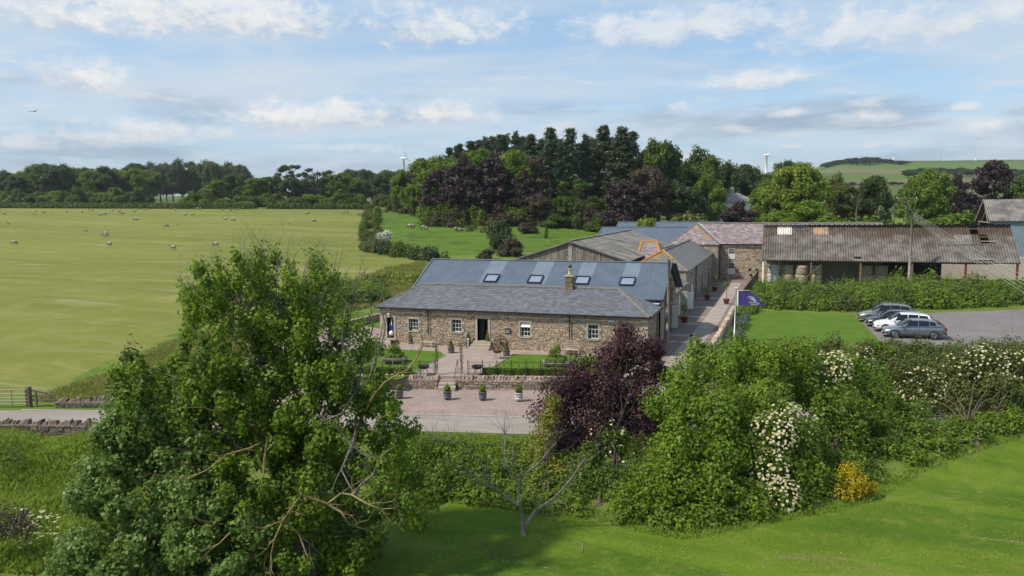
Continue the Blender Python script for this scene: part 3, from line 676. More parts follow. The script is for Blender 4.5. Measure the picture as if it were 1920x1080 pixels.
k = MB(); k.bar((BX0-.02, BYr, BZr+.03), (BX1+.14, BYr, BZr+.03), .34, .06); k.bar((BX0-.04, BYe-.1, BZe-.05), (BX0-.04, BYr, BZr+.02), .10, .16); ob('ridge_cap', k, M_blue_l, rf)
k = MB()
for ys in (BYe-.1, BYb+.1): k.bar((BX1+.17, ys, BZe-.12), (BX1+.17, BYr, BZr-.06), .09, .30)
ob('bargeboard', k, M_blue, bb)
k = MB(); k.bar((BX0, BYe-.16, BZe-.1), (BX1+.1, BYe-.16, BZe-.1), .14, .12); ob('gutter', k, M_gutter, bb)
for xa in (6.2, 10.5, 14.88, 18.95):                              # roof windows
    t0, t1 = .325, .53; y0, z0, y1, z1 = BYe+sl.y*t0, BZe+sl.z*t0, BYe+sl.y*t1, BZe+sl.z*t1; wd = 1.25; nn = Vector((0, -sn.z, sn.y))*.09
    f = MB(); a, b, c, d = [Vector(v)+nn for v in ((xa, y0, z0), (xa+wd, y0, z0), (xa+wd, y1, z1), (xa, y1, z1))]
    for p, q in ((a, b), (b, c), (c, d), (d, a)): f.bar(p, q, .09, .12, up=tuple(nn.normalized()))
    wo_ = ob('roof_window', f, mat('dark_frame', (.02, .026, .04), .4, .1) if xa < 6.5 else bpy.data.materials['dark_frame'], rf)
    gq = MB(); gq.slab([a-nn*.3, b-nn*.3, c-nn*.3, d-nn*.3], .03); ob('pane', gq, bpy.data.materials.get('roof_glass') or NT('roof_glass').bsdf((.20, .23, .30), .08, 0, .8), wo_)
k = MB(); k.box(21.2, 22.8, 5.9, 6.5, 3.28, 3.34); ob('flashing', k, M_lead, bb)
def door_leaf(par, px0, px1, py0, py1, m, name='open_door'):
    a = P(px0, py1, 0.03); b = P(px1, py1, .03); hgt = (py1-py0)/F_PX*depth(a); q = MB(); q.slab([(a[0], a[1], .06), (b[0], a[1], .06), (b[0], a[1], .06+hgt), (a[0], a[1], .06+hgt)], .06)
    z = hgt*.5; q.box(a[0]+.02, b[0]-.02, a[1]-.03, a[1]-.005, z-.06, z+.06); q.box(a[0]+.02, b[0]-.02, a[1]-.03, a[1]-.005, .12, .22); q.box(a[0]+.02, b[0]-.02, a[1]-.03, a[1]-.005, hgt-.12, hgt-.02); ob(name, q, m, par)
door_leaf(bb, 1251, 1271, 573, 615, M_cream)

# low lean-to beyond the barn, then the long stone range along the lane
lt_ = thing('low_outhouse', 'low stone outhouse with grey slate lean-to roof between barn gable and lane range', 'outhouse', (20, 22, 0))
k = MB(); k.box(17.5, 22.3, 17.0, 28.6, -.2, 2.9); ob('wall', k, M_mortar, lt_)
k = MB(); rubble(k, plane_map((22.3, 17, 0), (0, 1, 0), (1, 0, 0)), 0, 11.6, -.1, 2.85, [(2.0, 3.2, 0, 2.1), (5.2, 6.4, 0, 2.1), (8, 9.2, 0, 2.1)], k=.85, warm=.5, ww=(.25, .6), hh=(.16, .28)); ob('rubble_stonework', k, M_stone, lt_, kind='stuff')
grey_sl = ((.16, .15, .13), (.185, .17, .145), (.14, .135, .12))
k = MB(); k.slab([(22.55, 16.9, 2.85), (22.55, 28.7, 2.85), (18.6, 28.7, 4.3), (18.6, 16.9, 4.3)], .08); lr = ob('roof', k, M_mortar, lt_)
k = MB(); slates(k, (22.6, 16.9, 2.87), (22.6, 28.7, 2.87), (18.6, 16.9, 4.33), (18.6, 28.7, 4.33), .4, .34, grey_sl); ob('slates', k, M_slate, lr, kind='stuff')
for a, b in ((2.05, 3.15), (5.25, 6.35), (8.05, 9.15)):
    k = MB(); mbox(k, plane_map((22.3, 17, 0), (0, 1, 0), (1, 0, 0)), a, b, 0, 2.08, .0, .05); ob('door', k, M_oak if a > 6 else M_cream, lt_)
door_leaf(lt_, 1277, 1288.5, 546, 594, mat('sage_door', (.30, .30, .26), .7, .08)); door_leaf(lt_, 1286, 1300, 548, 580, M_white)

def hip_roof(par, x0, x1, y0, y1, he, hr, apex, cols, near_hip=True, far_hip=True, axis_='y', inset=None, ov=.2, sw=.4, sh=.34, tint=None, rm_=M_ridge):
    x0 -= ov; x1 += ov; y0 -= ov; y1 += ov
    A, B, C_, D_ = (x0, y0, he), (x1, y0, he), (x1, y1, he), (x0, y1, he); r0, r1 = apex
    k = MB(); k.add([A, B, C_, D_, r0, r1], [(3, 2, 1, 0)]+([(0, 1, 4), (1, 2, 5, 4), (2, 3, 5), (3, 0, 4, 5)] if axis_ == 'y' else [(0, 1, 5, 4), (1, 2, 5), (2, 3, 4, 5), (3, 0, 4)]))
    rf_ = ob('roof', k, M_mortar, par); s = MB(); kw = dict(sw=sw, sh=sh, cols=cols, tint=tint)
    if axis_ == 'y': slates(s, A, B, r0, r0, **kw); slates(s, B, C_, r0, r1, **kw); slates(s, D_, A, r1, r0, **kw)
    else: slates(s, A, B, r0, r1, **kw); slates(s, B, C_, r1, r1, **kw); slates(s, D_, A, r0, r0, **kw)
    ob('slates', s, M_slate, rf_, kind='stuff'); up = Vector((0, 0, .05))
    for a, b in (((r0, r1), (A, r0), (B, r0)) if axis_ == 'y' else ((r0, r1), (A, r0), (B, r1))): ridge_tiles(rf_, Vector(a)+up, Vector(b)+up, rm_, .34, 1.1)
    return rf_
purple_sl = ((.215, .165, .165), (.25, .195, .19), (.20, .155, .165), (.275, .225, .21), (.185, .15, .155))
def lichen(x0, y0, x1, y1, r):                                        # orange growth spreading from a hip or ridge
    a, b = np.array([x0, y0]), np.array([x1, y1])
    def f(p, c):
        w = p[:2]-a; e = b-a; q = np.clip((w@e)/(e@e), 0, 1); d = np.linalg.norm(w-q*e)
        return (.40*RNG.uniform(.7, 1.1), .20*RNG.uniform(.7, 1.1), .045) if RNG.uniform() < max(0, 1-d/r)**1.5*.9 else c
    return f
rg = thing('lane_stone_range', 'long two-storey stone range with grey slate hipped roof along the left side of the lane', 'farm building', (19, 45, 0))
k = MB(); k.box(15.9, 22.35, 28.8, 61.0, -.2, 4.1); rw = ob('wall', k, M_mortar, rg)
k = MB(); rp = plane_map((22.35, 28.8, 0), (0, 1, 0), (1, 0, 0)); fp = plane_map((15.9, 28.8, 0), (1, 0, 0), (0, -1, 0))
wins2 = [(1.8, 2.6, 2.5, 3.6), (4.6, 5.4, 2.5, 3.6), (7.4, 8.2, 2.6, 3.6), (14.5, 15.4, 2.6, 3.6), (18.5, 19.4, 2.6, 3.6), (22.5, 23.4, 2.6, 3.6)]; drs2 = [(5.0, 6.2, 0, 2.1), (16.5, 17.7, 0, 2.1), (26, 27.6, 0, 2.3)]
rubble(k, rp, 0, 32.2, -.1, 4.05, wins2+drs2, k=.8, warm=.4, ww=(.28, .7), hh=(.18, .32)); rubble(k, fp, 0, 6.45, 2.5, 4.05, k=.9, warm=.5, ww=(.25, .6), hh=(.16, .28)); ob('rubble_stonework', k, M_stone, rw, kind='stuff')
for a, b, c, d in wins2:
    k = MB(); mbox(k, rp, a+.02, b-.02, c+.02, d-.02, 0, .012); w_ = ob('window', k, M_glass, rg); k = MB(); mbox(k, rp, a, b, c, c+.06, 0, .03); mbox(k, rp, (a+b)/2-.03, (a+b)/2+.03, c, d, 0, .025); ob('frame', k, M_white, w_)
for i, (a, b, c, d) in enumerate(drs2): k = MB(); mbox(k, rp, a+.03, b-.03, c, d-.03, 0, .03); ob('door', k, M_white if i == 0 else M_oak, rg)
hip_roof(rg, 15.9, 22.35, 28.8, 61.0, 4.1, 6.06, ((19.1, 33.2, 6.08), (19.1, 60.8, 6.08)), ((.155, .145, .12), (.175, .165, .135), (.135, .128, .11)), tint=lichen(15.9, 28.8, 19.1, 33.2, .9))
ridge_tiles(rg, (15.7, 28.6, 4.22), (19.1, 33.2, 6.2), M_lichen, .30, .6, 'lichened_hip_tile'); ridge_tiles(rg, (19.1, 33.2, 6.2), (20.6, 31.0, 5.3), M_lichen, .28, .6, 'lichened_hip_tile')
downpipe(rg, 22.45, 37.9, 0, 4.0, .06)
# hipped wing left of the range
wy = 40.0; a_, b_ = PY(1204, 452.5, wy), PY(1231, 452.5, wy)
wgt = thing('hipped_wing', 'purple-slated hipped wing with orange lichened ridge between timber barn and lane range', 'farm building', (17, wy, 0))
k = MB(); k.box(15.95, 18.6, wy-5.8, wy+5.8, -.2, 4.5); ob('wall', k, M_mortar, wgt)
hip_roof(wgt, 15.95, 18.9, wy-5.8, wy+5.8, 4.55, a_[2], ((a_[0], wy, float(a_[2])), (b_[0], wy, float(a_[2]))), purple_sl, axis_='x', tint=lichen(a_[0], wy, b_[0], wy, 1.2), rm_=M_lichen)

# L-shaped granary at the end of the lane
gr = thing('two_storey_granary', 'two-storey stone granary with purple slate roof closing the end of the lane', 'farm building', (26, 66, 0))
gy0, gy1 = 63.8, 72.2; GE, GR_ = 5.36, 8.42
k = MB(); k.box(23.2, 46, gy0, gy1, -.3, GE); k.box(15.9, 23.2, 61.0, gy1-.01, -.3, GE-.005); gw_ = ob('wall', k, M_mortar, gr)
gp = plane_map((23.2, gy0, 0), (1, 0, 0), (0, -1, 0)); k = MB()
gwin = [(1.35, 2.35, 3.05, 4.7), (1.35, 2.35, .75, 2.5)]
rubble(k, gp, 0, 8.5, -.2, GE-.03, gwin, k=.95, warm=.7, ww=(.28, .7), hh=(.18, .32)); rubble(k, plane_map((15.9, 61, 0), (1, 0, 0), (0, -1, 0)), 0, 7.3, 2.5, GE-.03, k=.9, warm=.6, ww=(.28, .7), hh=(.18, .32)); rubble(k, plane_map((23.2, 61, 0), (0, 1, 0), (1, 0, 0)), 0, 2.8, -.2, GE-.03, k=.8, warm=.4, ww=(.28, .7), hh=(.18, .32)); ob('rubble_stonework', k, M_stone, gw_, kind='stuff')
for a, b, c, d in gwin: window(gr, gp, a, b, c, d, 4, 2, .09, False, panel=.50)
k = MB(); mbox(k, gp, 4.2, 5.9, -.2, 1.0, 0, .03); k.add([gp(4.2+.85*(1-cos(pi*i/10)), 1.0+.8*sin(pi*i/10), .03) for i in range(11)], [tuple(range(10, -1, -1))]); ob('arched_doorway', k, M_dark, gr)
k = MB(); k.add([(23.0, gy0-.2, GE), (46.2, gy0-.2, GE), (46.2, gy1+.2, GE), (23.0, gy1+.2, GE), (19.5, 68, GR_), (46.2, 68, GR_), (15.7, 60.8, GE), (23.4, 60.8, GE), (19.55, 64.4, GR_), (15.7, gy1+.2, GE)], [(0, 1, 5, 4), (2, 3, 4, 5), (6, 7, 8), (7, 0, 4, 8), (9, 6, 8, 4), (1, 2, 5)]); grf = ob('roof', k, M_mortar, gr)
k = MB(); tn = lichen(19.55, 64.4, 22, 62, .9)
slates(k, (23.3, gy0-.2, GE), (46.2, gy0-.2, GE), (19.55, 68, GR_), (46.2, 68, GR_), .42, .34, purple_sl); slates(k, (15.7, 60.8, GE), (23.4, 60.8, GE), (19.55, 64.4, GR_), (19.55, 64.4, GR_), .42, .34, purple_sl, tint=tn); slates(k, (23.4, 60.8, GE), (23.4, gy0-.2, GE), (19.55, 64.4, GR_), (19.55, 68, GR_), .42, .34, grey_sl); slates(k, (15.7, gy1, GE), (15.7, 60.8, GE), (19.55, 68, GR_), (19.55, 64.4, GR_), .42, .34, purple_sl)
ob('slates', k, M_slate, grf, kind='stuff')
for a, b in (((19.5, 68, GR_+.05), (46, 68, GR_+.05)), ((15.7, 60.8, GE+.05), (19.55, 64.4, GR_+.05)), ((23.4, 60.8, GE+.05), (19.55, 64.4, GR_+.05))): ridge_tiles(grf, a, b, M_ridge, .36, 1.3)
k = MB(); k.bar((23.35, gy0-.2, GE+.03), (19.6, 67.9, GR_+.03), .3, .05); ob('valley', k, M_lead, grf)
downpipe(gr, 23.32, gy0-.15, 0, GE-.1, .06)
k = MB(); k.bar((23.2, gy0-.3, GE-.08), (46, gy0-.3, GE-.08), .14, .12); ob('gutter', k, M_gutter, gr)

# timber-clad barn with wide shallow roof
TY0, TY1, TX0, TX1, TXr, TZe, TZr = 26.0, 62.0, 2.95, 16.5, 9.73, 5.32, 7.46
tb = thing('timber_clad_barn', 'wide old barn with grey vertical boarding in its gable and shallow grey sheet roof', 'barn', (9.7, 44, 0))
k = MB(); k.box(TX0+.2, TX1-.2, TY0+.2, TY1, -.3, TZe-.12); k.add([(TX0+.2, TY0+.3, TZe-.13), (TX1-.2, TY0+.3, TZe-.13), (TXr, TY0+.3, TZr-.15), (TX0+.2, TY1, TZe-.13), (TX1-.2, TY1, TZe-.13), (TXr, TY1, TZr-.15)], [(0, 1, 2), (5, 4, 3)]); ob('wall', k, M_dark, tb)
x = TX0+.1
while x < TX1-.1:
    w_ = float(RNG.uniform(.14, .19)); zt = TZe-.05+(TZr-TZe)*(1-abs(x+w_/2-TXr)/(TXr-TX0))
    if 1: q = MB(); b = RNG.uniform(.7, 1.35); q.box(x, x+w_-.022, TY0+.12, TY0+.16, 2.0-float(RNG.uniform(0, .1)), zt-.02, (b, b*.98, b*.95)); ob('board', q, M_silver, tb)
    x += w_
M_paleb = mat('pale_board', (.30, .27, .235), .9, .2)
for a, b, zt in ((TXr-.22, TXr+.22, TZr-.15), (13.0, 13.12, 6.2)): k = MB(); k.box(a, b, TY0+.06, TY0+.115, 2, zt); ob('cover_board', k, M_paleb, tb)
for sgn, xe in ((-1, TX0), (1, TX1)):
    uy = Vector((TXr-xe, 0, TZr-TZe)); lnn = uy.length; rows = 3; nsh = 20
    me_c = corr_mesh('roof_sheet', 1.8, lnn/rows+.12, M_asb, .30, .05)
    for r_ in range(rows):
        for i in range(nsh):
            t = Vector((xe, 0, TZe))+uy*(r_/rows)+Vector((0, 0, .03*r_)); ux = Vector((0, sgn, 0)); yy = TY0-.1+1.8*i if sgn > 0 else TY0-.1+1.8*(i+1)
            sheet_place(tb, 'roof_sheet', me_c, (t.x, yy, t.z+float(RNG.uniform(0, .012))), ux, uy)
for i in range(18):
    q = MB(); q.bar((TXr, TY0-.1+2*i, TZr+.10), (TXr, TY0+1.86+2*i, TZr+.10), .42, .09); ob('ridge_cap', q, M_asb, tb)
k = MB(); k.bar((TX0-.05, TY0-.12, TZe-.02), (TXr, TY0-.12, TZr+.0), .06, .16); k.bar((TX1+.05, TY0-.12, TZe-.02), (TXr, TY0-.12, TZr+.0), .06, .16); ob('bargeboard', k, M_asb, tb)

# two blue steel-roofed sheds far behind
for i, (yr, zr_, x0, x1, lab) in enumerate(((76.5, 7.55, 2.1, 20, 'nearer of two blue steel roofs behind the timber barn'), (90, 8.12, 2.3, 24, 'farther of two blue steel roofs behind the timber barn'))):
    t_ = thing('blue_roofed_shed', lab, 'shed', ((x0+x1)/2, yr, 0), group='blue steel roofed sheds behind the barns'); k = MB(); k.box(x0+.3, x1-.3, yr-6, yr+6, -1, zr_-2.3); ob('wall', k, M_clad, t_)
    uy = Vector((0, 6.3, 2.3)); me_b = panel_mesh('roof_panel', 1.0, uy.length, M_blue, .012, 2); n = int(x1-x0)
    for j in range(n): sheet_place(t_, 'roof_panel', me_b, (x0+j, yr-6.3, zr_-2.3), (1, 0, 0), uy); sheet_place(t_, 'roof_panel', me_b, (x0+j+1, yr+6.3, zr_-2.3), (-1, 0, 0), (0, -6.3, 2.3))
    k = MB(); k.bar((x0-.1, yr, zr_+.03), (x0+n+.1, yr, zr_+.03), .4, .08); k.bar((x0-.05, yr-6.3, zr_-2.3), (x0-.05, yr, zr_+.02), .12, .2); ob('ridge_cap', k, M_blue_l, t_)
    k = MB(); gable(k, plane_map((x0+.3, yr+6, 0), (0, -1, 0), (-1, 0, 0)), 12, zr_-2.35, zr_-.1); ob('gable', k, M_clad, t_)

# ------------------------------------------------------------------ open-fronted shed with old sheet roof
SX0, SX1, SYe, SYr, SZe, SZr = 29.55, 61.6, 58.0, 64.0, 3.4, 7.95
sh_ = thing('open_fronted_shed', 'long open-fronted hay shed with mossy corrugated roof above the weedy bank', 'shed', (45, 63, 0))
uy = Vector((0, SYr-SYe, SZr-SZe)); lnn = uy.length; rows = 4; cw_ = 1.0; nsh = 32
me_s = corr_mesh('roof_sheet', 1.0, lnn/rows+.14, M_asbm, .3334, .13)
M_rustsheet = mat('tan_sheet', (.33, .215, .135), .9, .3, 1.5); M_clearsheet = mat('pale_sheet', (.55, .51, .43), .8, .15, 1.5); M_greysheet = mat('grey_patch_sheet', (.17, .155, .14), .9, .25, 2)
spec = {(2, 3): M_clearsheet, (3, 3): M_clearsheet, (7, 3): M_rustsheet, (8, 3): M_rustsheet, (7, 2): None, (2, 2): M_greysheet, (10, 2): M_greysheet, (25, 2): M_greysheet, (26, 2): M_greysheet}
for r_ in range(rows):
    for i in range(nsh):
        if (i, r_) in ((27, 3), (28, 2)): continue                      # blown-off sheets
        t = Vector((SX0+i*cw_*1.0016, SYe, SZe))+uy*(r_/rows)+Vector((0, 0, .022*r_+float(RNG.uniform(0, .014))))
        sheet_place(sh_, 'roof_sheet', me_s, t, (1, float(RNG.uniform(-.006, .006)), 0), uy, spec.get((i, r_)))
for i in range(16): sheet_place(sh_, 'rear_roof_sheet', me_s, (SX0+2*(i+1), 2*SYr-SYe, SZe), (-1, 0, 0), (0, -uy.y, uy.z)).scale = (2, 4, 1)
for i in range(16): q = MB(); q.bar((SX0+2*i, SYr, SZr+.13), (SX0+2*i+1.92, SYr, SZr+.13+float(RNG.uniform(-.02, .02))), .5, .10); ob('ridge_cap', q, M_asb if i not in (0, 1, 2) else M_clearsheet, sh_)
for i, x in enumerate((29.75, 36.2, 42.6, 49.0, 55.4, 61.3)):
    k = MB(); k.box(x-.12, x+.12, SYe+.2, SYe+.44, -.3, SZe+.05); ob('post', k, M_white if i == 0 else (M_redsteel if i > 3 else M_browntim), sh_)
    k = MB(); k.bar((x, SYe+.3, SZe+.0), (x, SYr, SZr-.2), .14, .22); k.bar((x, SYe+.3, SZe), (x, 2*SYr-SYe-.3, SZe), .12, .18); ob('truss', k, M_browntim, sh_)
k = MB()
for t in (.02, .26, .5, .74, .97): k.bar((SX0, SYe+uy.y*t, SZe+uy.z*t-.14), (SX1, SYe+uy.y*t, SZe+uy.z*t-.14), .09, .14)
ob('purlin', k, M_browntim, sh_)
k = MB(); k.box(SX0+3, 54.5, 2*SYr-SYe-.4, 2*SYr-SYe-.1, -.3, SZe+.1); k.add([(SX0, SYe+1, SZe+.5), (SX0, 2*SYr-SYe-1, SZe+.5), (SX0, SYr, SZr-.1)], [(0, 1, 2)]); ob('rear_wall', k, mat('dark_tin', (.045, .042, .04), .9, .3), sh_)
k = MB(); k.box(54.5, 66, 2*SYr-SYe+2, 2*SYr-SYe+2.3, -.3, 2.1); tag(ob('block_wall', k, mat('block_wall', (.40, .345, .28), .9, .15)), 'pale block wall seen under the right end of the mossy shed', 'wall')
k = MB(); k.bar((55.0, 60.6, 6.05), (57.6, 60.6, 6.2), .10, .08); k.bar((52.2, 60.4, 5.95), (55.0, 60.6, 6.05), .09, .08); ob('loose_lath', k, M_browntim, sh_)
k = MB(); k.bar((56.3, 58.25, 3.86), (58.6, 58.25, 3.86), .22, .06); k.bar((57.6, 61.1, 6.1), (59.3, 61.1, 6.1), .14, .06); ob('broken_sheet_edge', k, M_clearsheet, sh_)
k = MB(); k.box(41.8, 42.6, 58.35, 58.8, 3.75, 3.98); ob('roof_hatch', k, M_dark, sh_)
# round bales standing on end
M_bale = mat('old_straw_bale', (.30, .245, .175), .95, .3, 5, .8, 18); M_balew = mat('net_wrapped_bale', (.42, .40, .36), .85, .2, 3, .3)
def bale(x, y, z, m, label, tilt=0.0, r=.68, h=1.35):
    k = MB(); pr = [(0, 0), (r*.9, 0), (r, .06), (r*1.02, h*.3), (r, h*.5), (r*1.02, h*.72), (r, h-.06), (r*.9, h), (0, h)]; k.lathe(pr[1:-1], (0, 0, 0), 20)
    o = ob('round_bale', k, m, None, True); o.location = (x, y, z); o.rotation_euler = (0, tilt, float(RNG.uniform(0, 6))); tag(o, label, 'bale', 'round straw bales in the open shed')
    s = MB()
    for zz in (.33, .66): s.tube([(r*1.03*cos(2*pi*i/20), r*1.03*sin(2*pi*i/20), h*zz) for i in range(21)], .015, 4, False)
    ob('twine', s, M_browntim, o, world=False); return o
bn = ['first, palest', 'second', 'third and most forward', 'fourth']
for i, (x, y, hh) in enumerate(((31.2, 60.2, 2), (33.2, 60.0, 2), (35.0, 59.2, 2), (36.9, 59.8, 2))):
    for lv in range(hh): bale(x+.05*lv, y, -.05+1.36*lv, M_balew if i == 0 else M_bale, ('upper' if lv else 'lower')+' bale of the '+bn[i]+' stack from the left in the open shed', .03 if i == 2 else 0, .86)
for i, (x, y) in enumerate(((43.6, 61.2), (45.5, 61.2))):
    for lv in range(2): bale(x, y, -.05+1.36*lv, M_bale, ('upper' if lv else 'lower')+' shaded bale in the '+('left' if i == 0 else 'right')+' stack behind the shed mid post', 0, .9)
k = MB(); k.bar((35.2, 57.9, .6), (37.6, 58.4, 2.9), .10, .10); tag(ob('leaning_pole', k, M_browntim), 'dark pole leaning diagonally against the straw bales', 'pole')

# ------------------------------------------------------------------ tall blue-clad shed at the far right
q0 = PY(1849, 375, 98); fx, fz = float(q0[0]), float(q0[2])
fs = thing('blue_clad_shed', 'tall shed with open timber gable, grey roof and blue cladding at far right edge', 'shed', (fx+10, 100, 0))
ze = float(PY(1866, 414, 94.5)[2]); hw = 5.0
k = MB(); k.box(fx+.1, fx+24, 98-hw+.2, 98-hw+.35, 2.0, ze); fw = ob('wall', k, M_clad, fs)
me_cl = panel_mesh('cladding_panel', 1.0, ze-2.0, M_clad, .05, 5)
for i in range(23): sheet_place(fw, 'cladding_panel', me_cl, (fx+.3+i, 98-hw+.19, 2.0), (1, 0, 0), (0, 0, 1))
k = MB(); k.box(fx+.1, fx+24, 98-hw+.1, 98-hw+.4, -.5, 2.0); ob('plinth', k, mat('concrete_plinth', (.36, .33, .29), .9), fs)
uy2 = Vector((0, hw+.3, fz-ze)); me_f = corr_mesh('roof_sheet', 1.0, uy2.length/3+.1, M_asb, .3334, .12)
for r_ in range(3):
    for i in range(24): t = Vector((fx-.4+i, 98-hw-.3, ze))+uy2*(r_/3)+Vector((0, 0, .02*r_)); sheet_place(fs, 'roof_sheet', me_f, t, (1, 0, 0), uy2)
k = MB(); k.slab([(fx+24, 98+hw+4, ze-2.6), (fx-.4, 98+hw+4, ze-2.6), (fx-.4, 98, fz), (fx+24, 98, fz)], .1); ob('rear_roof', k, M_asb, fs)
k = MB()
for a, b in (((fx-.4, 98-hw-.3, ze-.05), (fx-.4, 98, fz)), ((fx-.4, 98+hw+4, ze-2.7), (fx-.4, 98, fz))): k.bar(a, b, .12, .34)
ob('bargeboard', k, M_greytim, fs)
k = MB(); k.box(fx, fx+.2, 98-hw+.3, 98-hw+.6, -.5, ze); k.box(fx, fx+.2, 98+hw-.6, 98+hw-.3, -.5, ze); k.bar((fx, 98-hw, ze-.3), (fx, 98+hw, ze-.3), .18, .22); k.bar((fx, 98-2, ze-.3), (fx, 98+1.0, fz-.8), .1, .14); k.bar((fx, 98+2.5, ze-.3), (fx, 98-1.2, fz-1), .1, .14); ob('gable_frame', k, M_greytim, fs)
for i in range(9): q = MB(); q.box(fx+1.2, fx+1.26, 98-hw+.4, 98+hw+3, .5+i*.52, .96+i*.52); ob('board', q, M_oak, fs)

# distant house roof among the trees
hp = GD(1370, 215); hzr = top_z(1365, 361, hp); hze = top_z(1365, 379, hp)
hs = thing('hidden_house', 'grey hipped slate house roof with two chimneys rising among trees', 'house', tuple(hp), YAW)
wd_ = 7.3; k = MB(); k.box(-wd_+.6, wd_-.6, 0, 9, -1, hze-hp[2]); ob('wall', k, M_cream, hs, world=False)
e_, r_ = hze-hp[2], hzr-hp[2]; k = MB(); slates(k, (-wd_, -.5, e_), (wd_, -.5, e_), (-3.2, 4.5, r_), (3.2, 4.5, r_), .9, .7, ((.24, .215, .21), (.27, .25, .24))); slates(k, (wd_, -.5, e_), (wd_, 9.5, e_), (3.2, 4.5, r_), (3.2, 4.5, r_), .9, .7, ((.2, .18, .17),)); slates(k, (-wd_, 9.5, e_), (-wd_, -.5, e_), (-3.2, 4.5, r_), (-3.2, 4.5, r_), .9, .7, ((.27, .25, .24),)); ob('roof', k, M_slate, hs, world=False)
for x in (-1.3, 1.6):
    k = MB(); k.box(x-.5, x+.5, 4, 5, r_-1, r_+1.0); k.box(x-.6, x+.6, 3.9, 5.1, r_+.85, r_+1.02); c_ = ob('chimney', k, mat('chimney_stone', (.33, .29, .24), .9), hs, world=False)
    for d in (-.25, .25): k = MB(); k.lathe([(.16, 0), (.13, .6)], (x+d, 4.5, r_+1.0), 8); ob('chimney_pot', k, M_cream, c_, world=False)

# ------------------------------------------------------------------ dry-stone walls
def cope_wall(name, label, pts, h, th=.42, zoff=0.0, k_=.8, copes=True, base=None, warm=.8, step=.24):
    pts = [np.array(p, float) for p in pts]; c0 = pts[0]; o = thing(name, label, 'wall', (c0[0], c0[1], H(*c0)))
    co_, ru = MB(), MB(); allc = []
    for a, b in zip(pts[:-1], pts[1:]):
        d = (b-a); ln_ = np.linalg.norm(d); d = d/ln_; n = np.array([d[1], -d[0]]); z0 = (H(*a)+H(*b))/2 if base is None else base
        zt = z0+h+zoff
        mp = plane_map((a[0]+n[0]*th/2, a[1]+n[1]*th/2, 0), (d[0], d[1], 0), (n[0], n[1], 0)); wall_core(co_, mp, 0, ln_, z0-.4, zt, (), th)
        rubble(ru, mp, 0, ln_, z0-.1, zt-.01, k=k_, warm=warm, hh=(.11, .22), ww=(.18, .5), prot=(.02, .07))
        allc.append((a, d, n, ln_, zt))
    w = ob('wall_core', co_, M_mortar, o); ob('rubble_stonework', ru, M_stone, w, kind='stuff')
    if copes:
        for a, d, n, ln_, zt in allc:
            s = 0.0
            while s < ln_-.1:
                w_ = float(RNG.uniform(.6, 1.25))*step; q = MB(); hgt = float(RNG.uniform(.10, .30)); lean = float(RNG.uniform(-.05, .20)); e = float(RNG.uniform(.8, 1.12))*th/2
                f3 = lambda s_, t_, z_: (a[0]+d[0]*s_+n[0]*t_, a[1]+d[1]*s_+n[1]*t_, z_)
                j = RNG.uniform(-.07, .07, 8)
                q.add([f3(s, -e, zt), f3(s+w_*.9, -e, zt), f3(s+w_*.9, e, zt), f3(s, e, zt), f3(s+lean+.03, -e*.75, zt+hgt+j[0]), f3(s+w_*.8+lean, -e*.75, zt+hgt+j[1]), f3(s+w_*.8+lean, e*.75, zt+hgt+j[2]), f3(s+lean+.03, e*.75, zt+hgt+j[3])],
                      [(0, 3, 2, 1), (4, 5, 6, 7), (0, 1, 5, 4), (1, 2, 6, 5), (2, 3, 7, 6), (3, 0, 4, 7)], stone_col(k_*1.05, warm)); ob('cope_stone', q, M_stone, o); s += w_
    return o
sA, sB = 3.05, 4.25                                                   # gap for the garden steps
cope_wall('garden_wall', 'low rough stone retaining wall below the left lawn, left of the garden steps', [wl(-6.0), wl(sA-.1)], .60, base=-.8, k_=.82)
cope_wall('garden_wall', 'low rough stone retaining wall with clipped hedge behind, right of the garden steps', [wl(sB+.1), wl(15.4)], .60, base=-.8, k_=.82)
gsn = thing('garden_steps', 'three stone steps climbing through the garden wall under the rose arch', 'steps', (*wl((sA+sB)/2), -.8))
for i in range(4):
    q = MB(); a, b = wl(sA, -.75+.32*i), wl(sB, -.75+.32*i); c, d = wl(sB, .55), wl(sA, .55); q.prism([a, b, c, d], -.85+.0, -.8+.2*(i+1)-.004); ob('step', q, M_ashlar, gsn)
q = MB(); a, b = wl(sB-.04, -.45), wl(sB-.04, .9); q.tube([(*a, -.5), (*a, .35), (*b, 1.0), (*b, .1)], .022, 6); ob('handrail', q, M_iron, gsn)
lp = lambda px, py, z=0.0: tuple(P(px, py, z)[:2])
cope_wall('lane_wall', 'rough stone wall along the right side of the lane beside the flagpole', [(27.35, -2), (27.6, 8.5), (27.75, 24)], .85, k_=1.05, base=0.0)
gt0, gt1 = lp(107, 764, -.9), lp(330, 770, -.9)
cope_wall('field_wall', 'dark dry-stone field wall running right from the timber fence beyond the road', [gt0, lp(225, 763, -.9), lp(420, 768, -.9)], .36, k_=.42, warm=.6)
cope_wall('roadside_wall', 'mossy dry-stone wall with jagged upright copes in the lower-left foreground', [lp(-60, 800, -.9), lp(60, 801, -.9), lp(165, 803, -.9)], 1.30, k_=.42, warm=.8, base=-2.0, step=.26)
# its exposed face falls to the lower ground
rw2 = [lp(20, 806, -.9), lp(100, 806, -.9)]
cope_wall('yard_wall', 'grey stone wall running back from the left end of the cottage', [lp(716, 604, 0), lp(660, 618, 0), lp(610, 640, 0)], .95, copes=False, k_=.55, warm=.4, base=0.0)

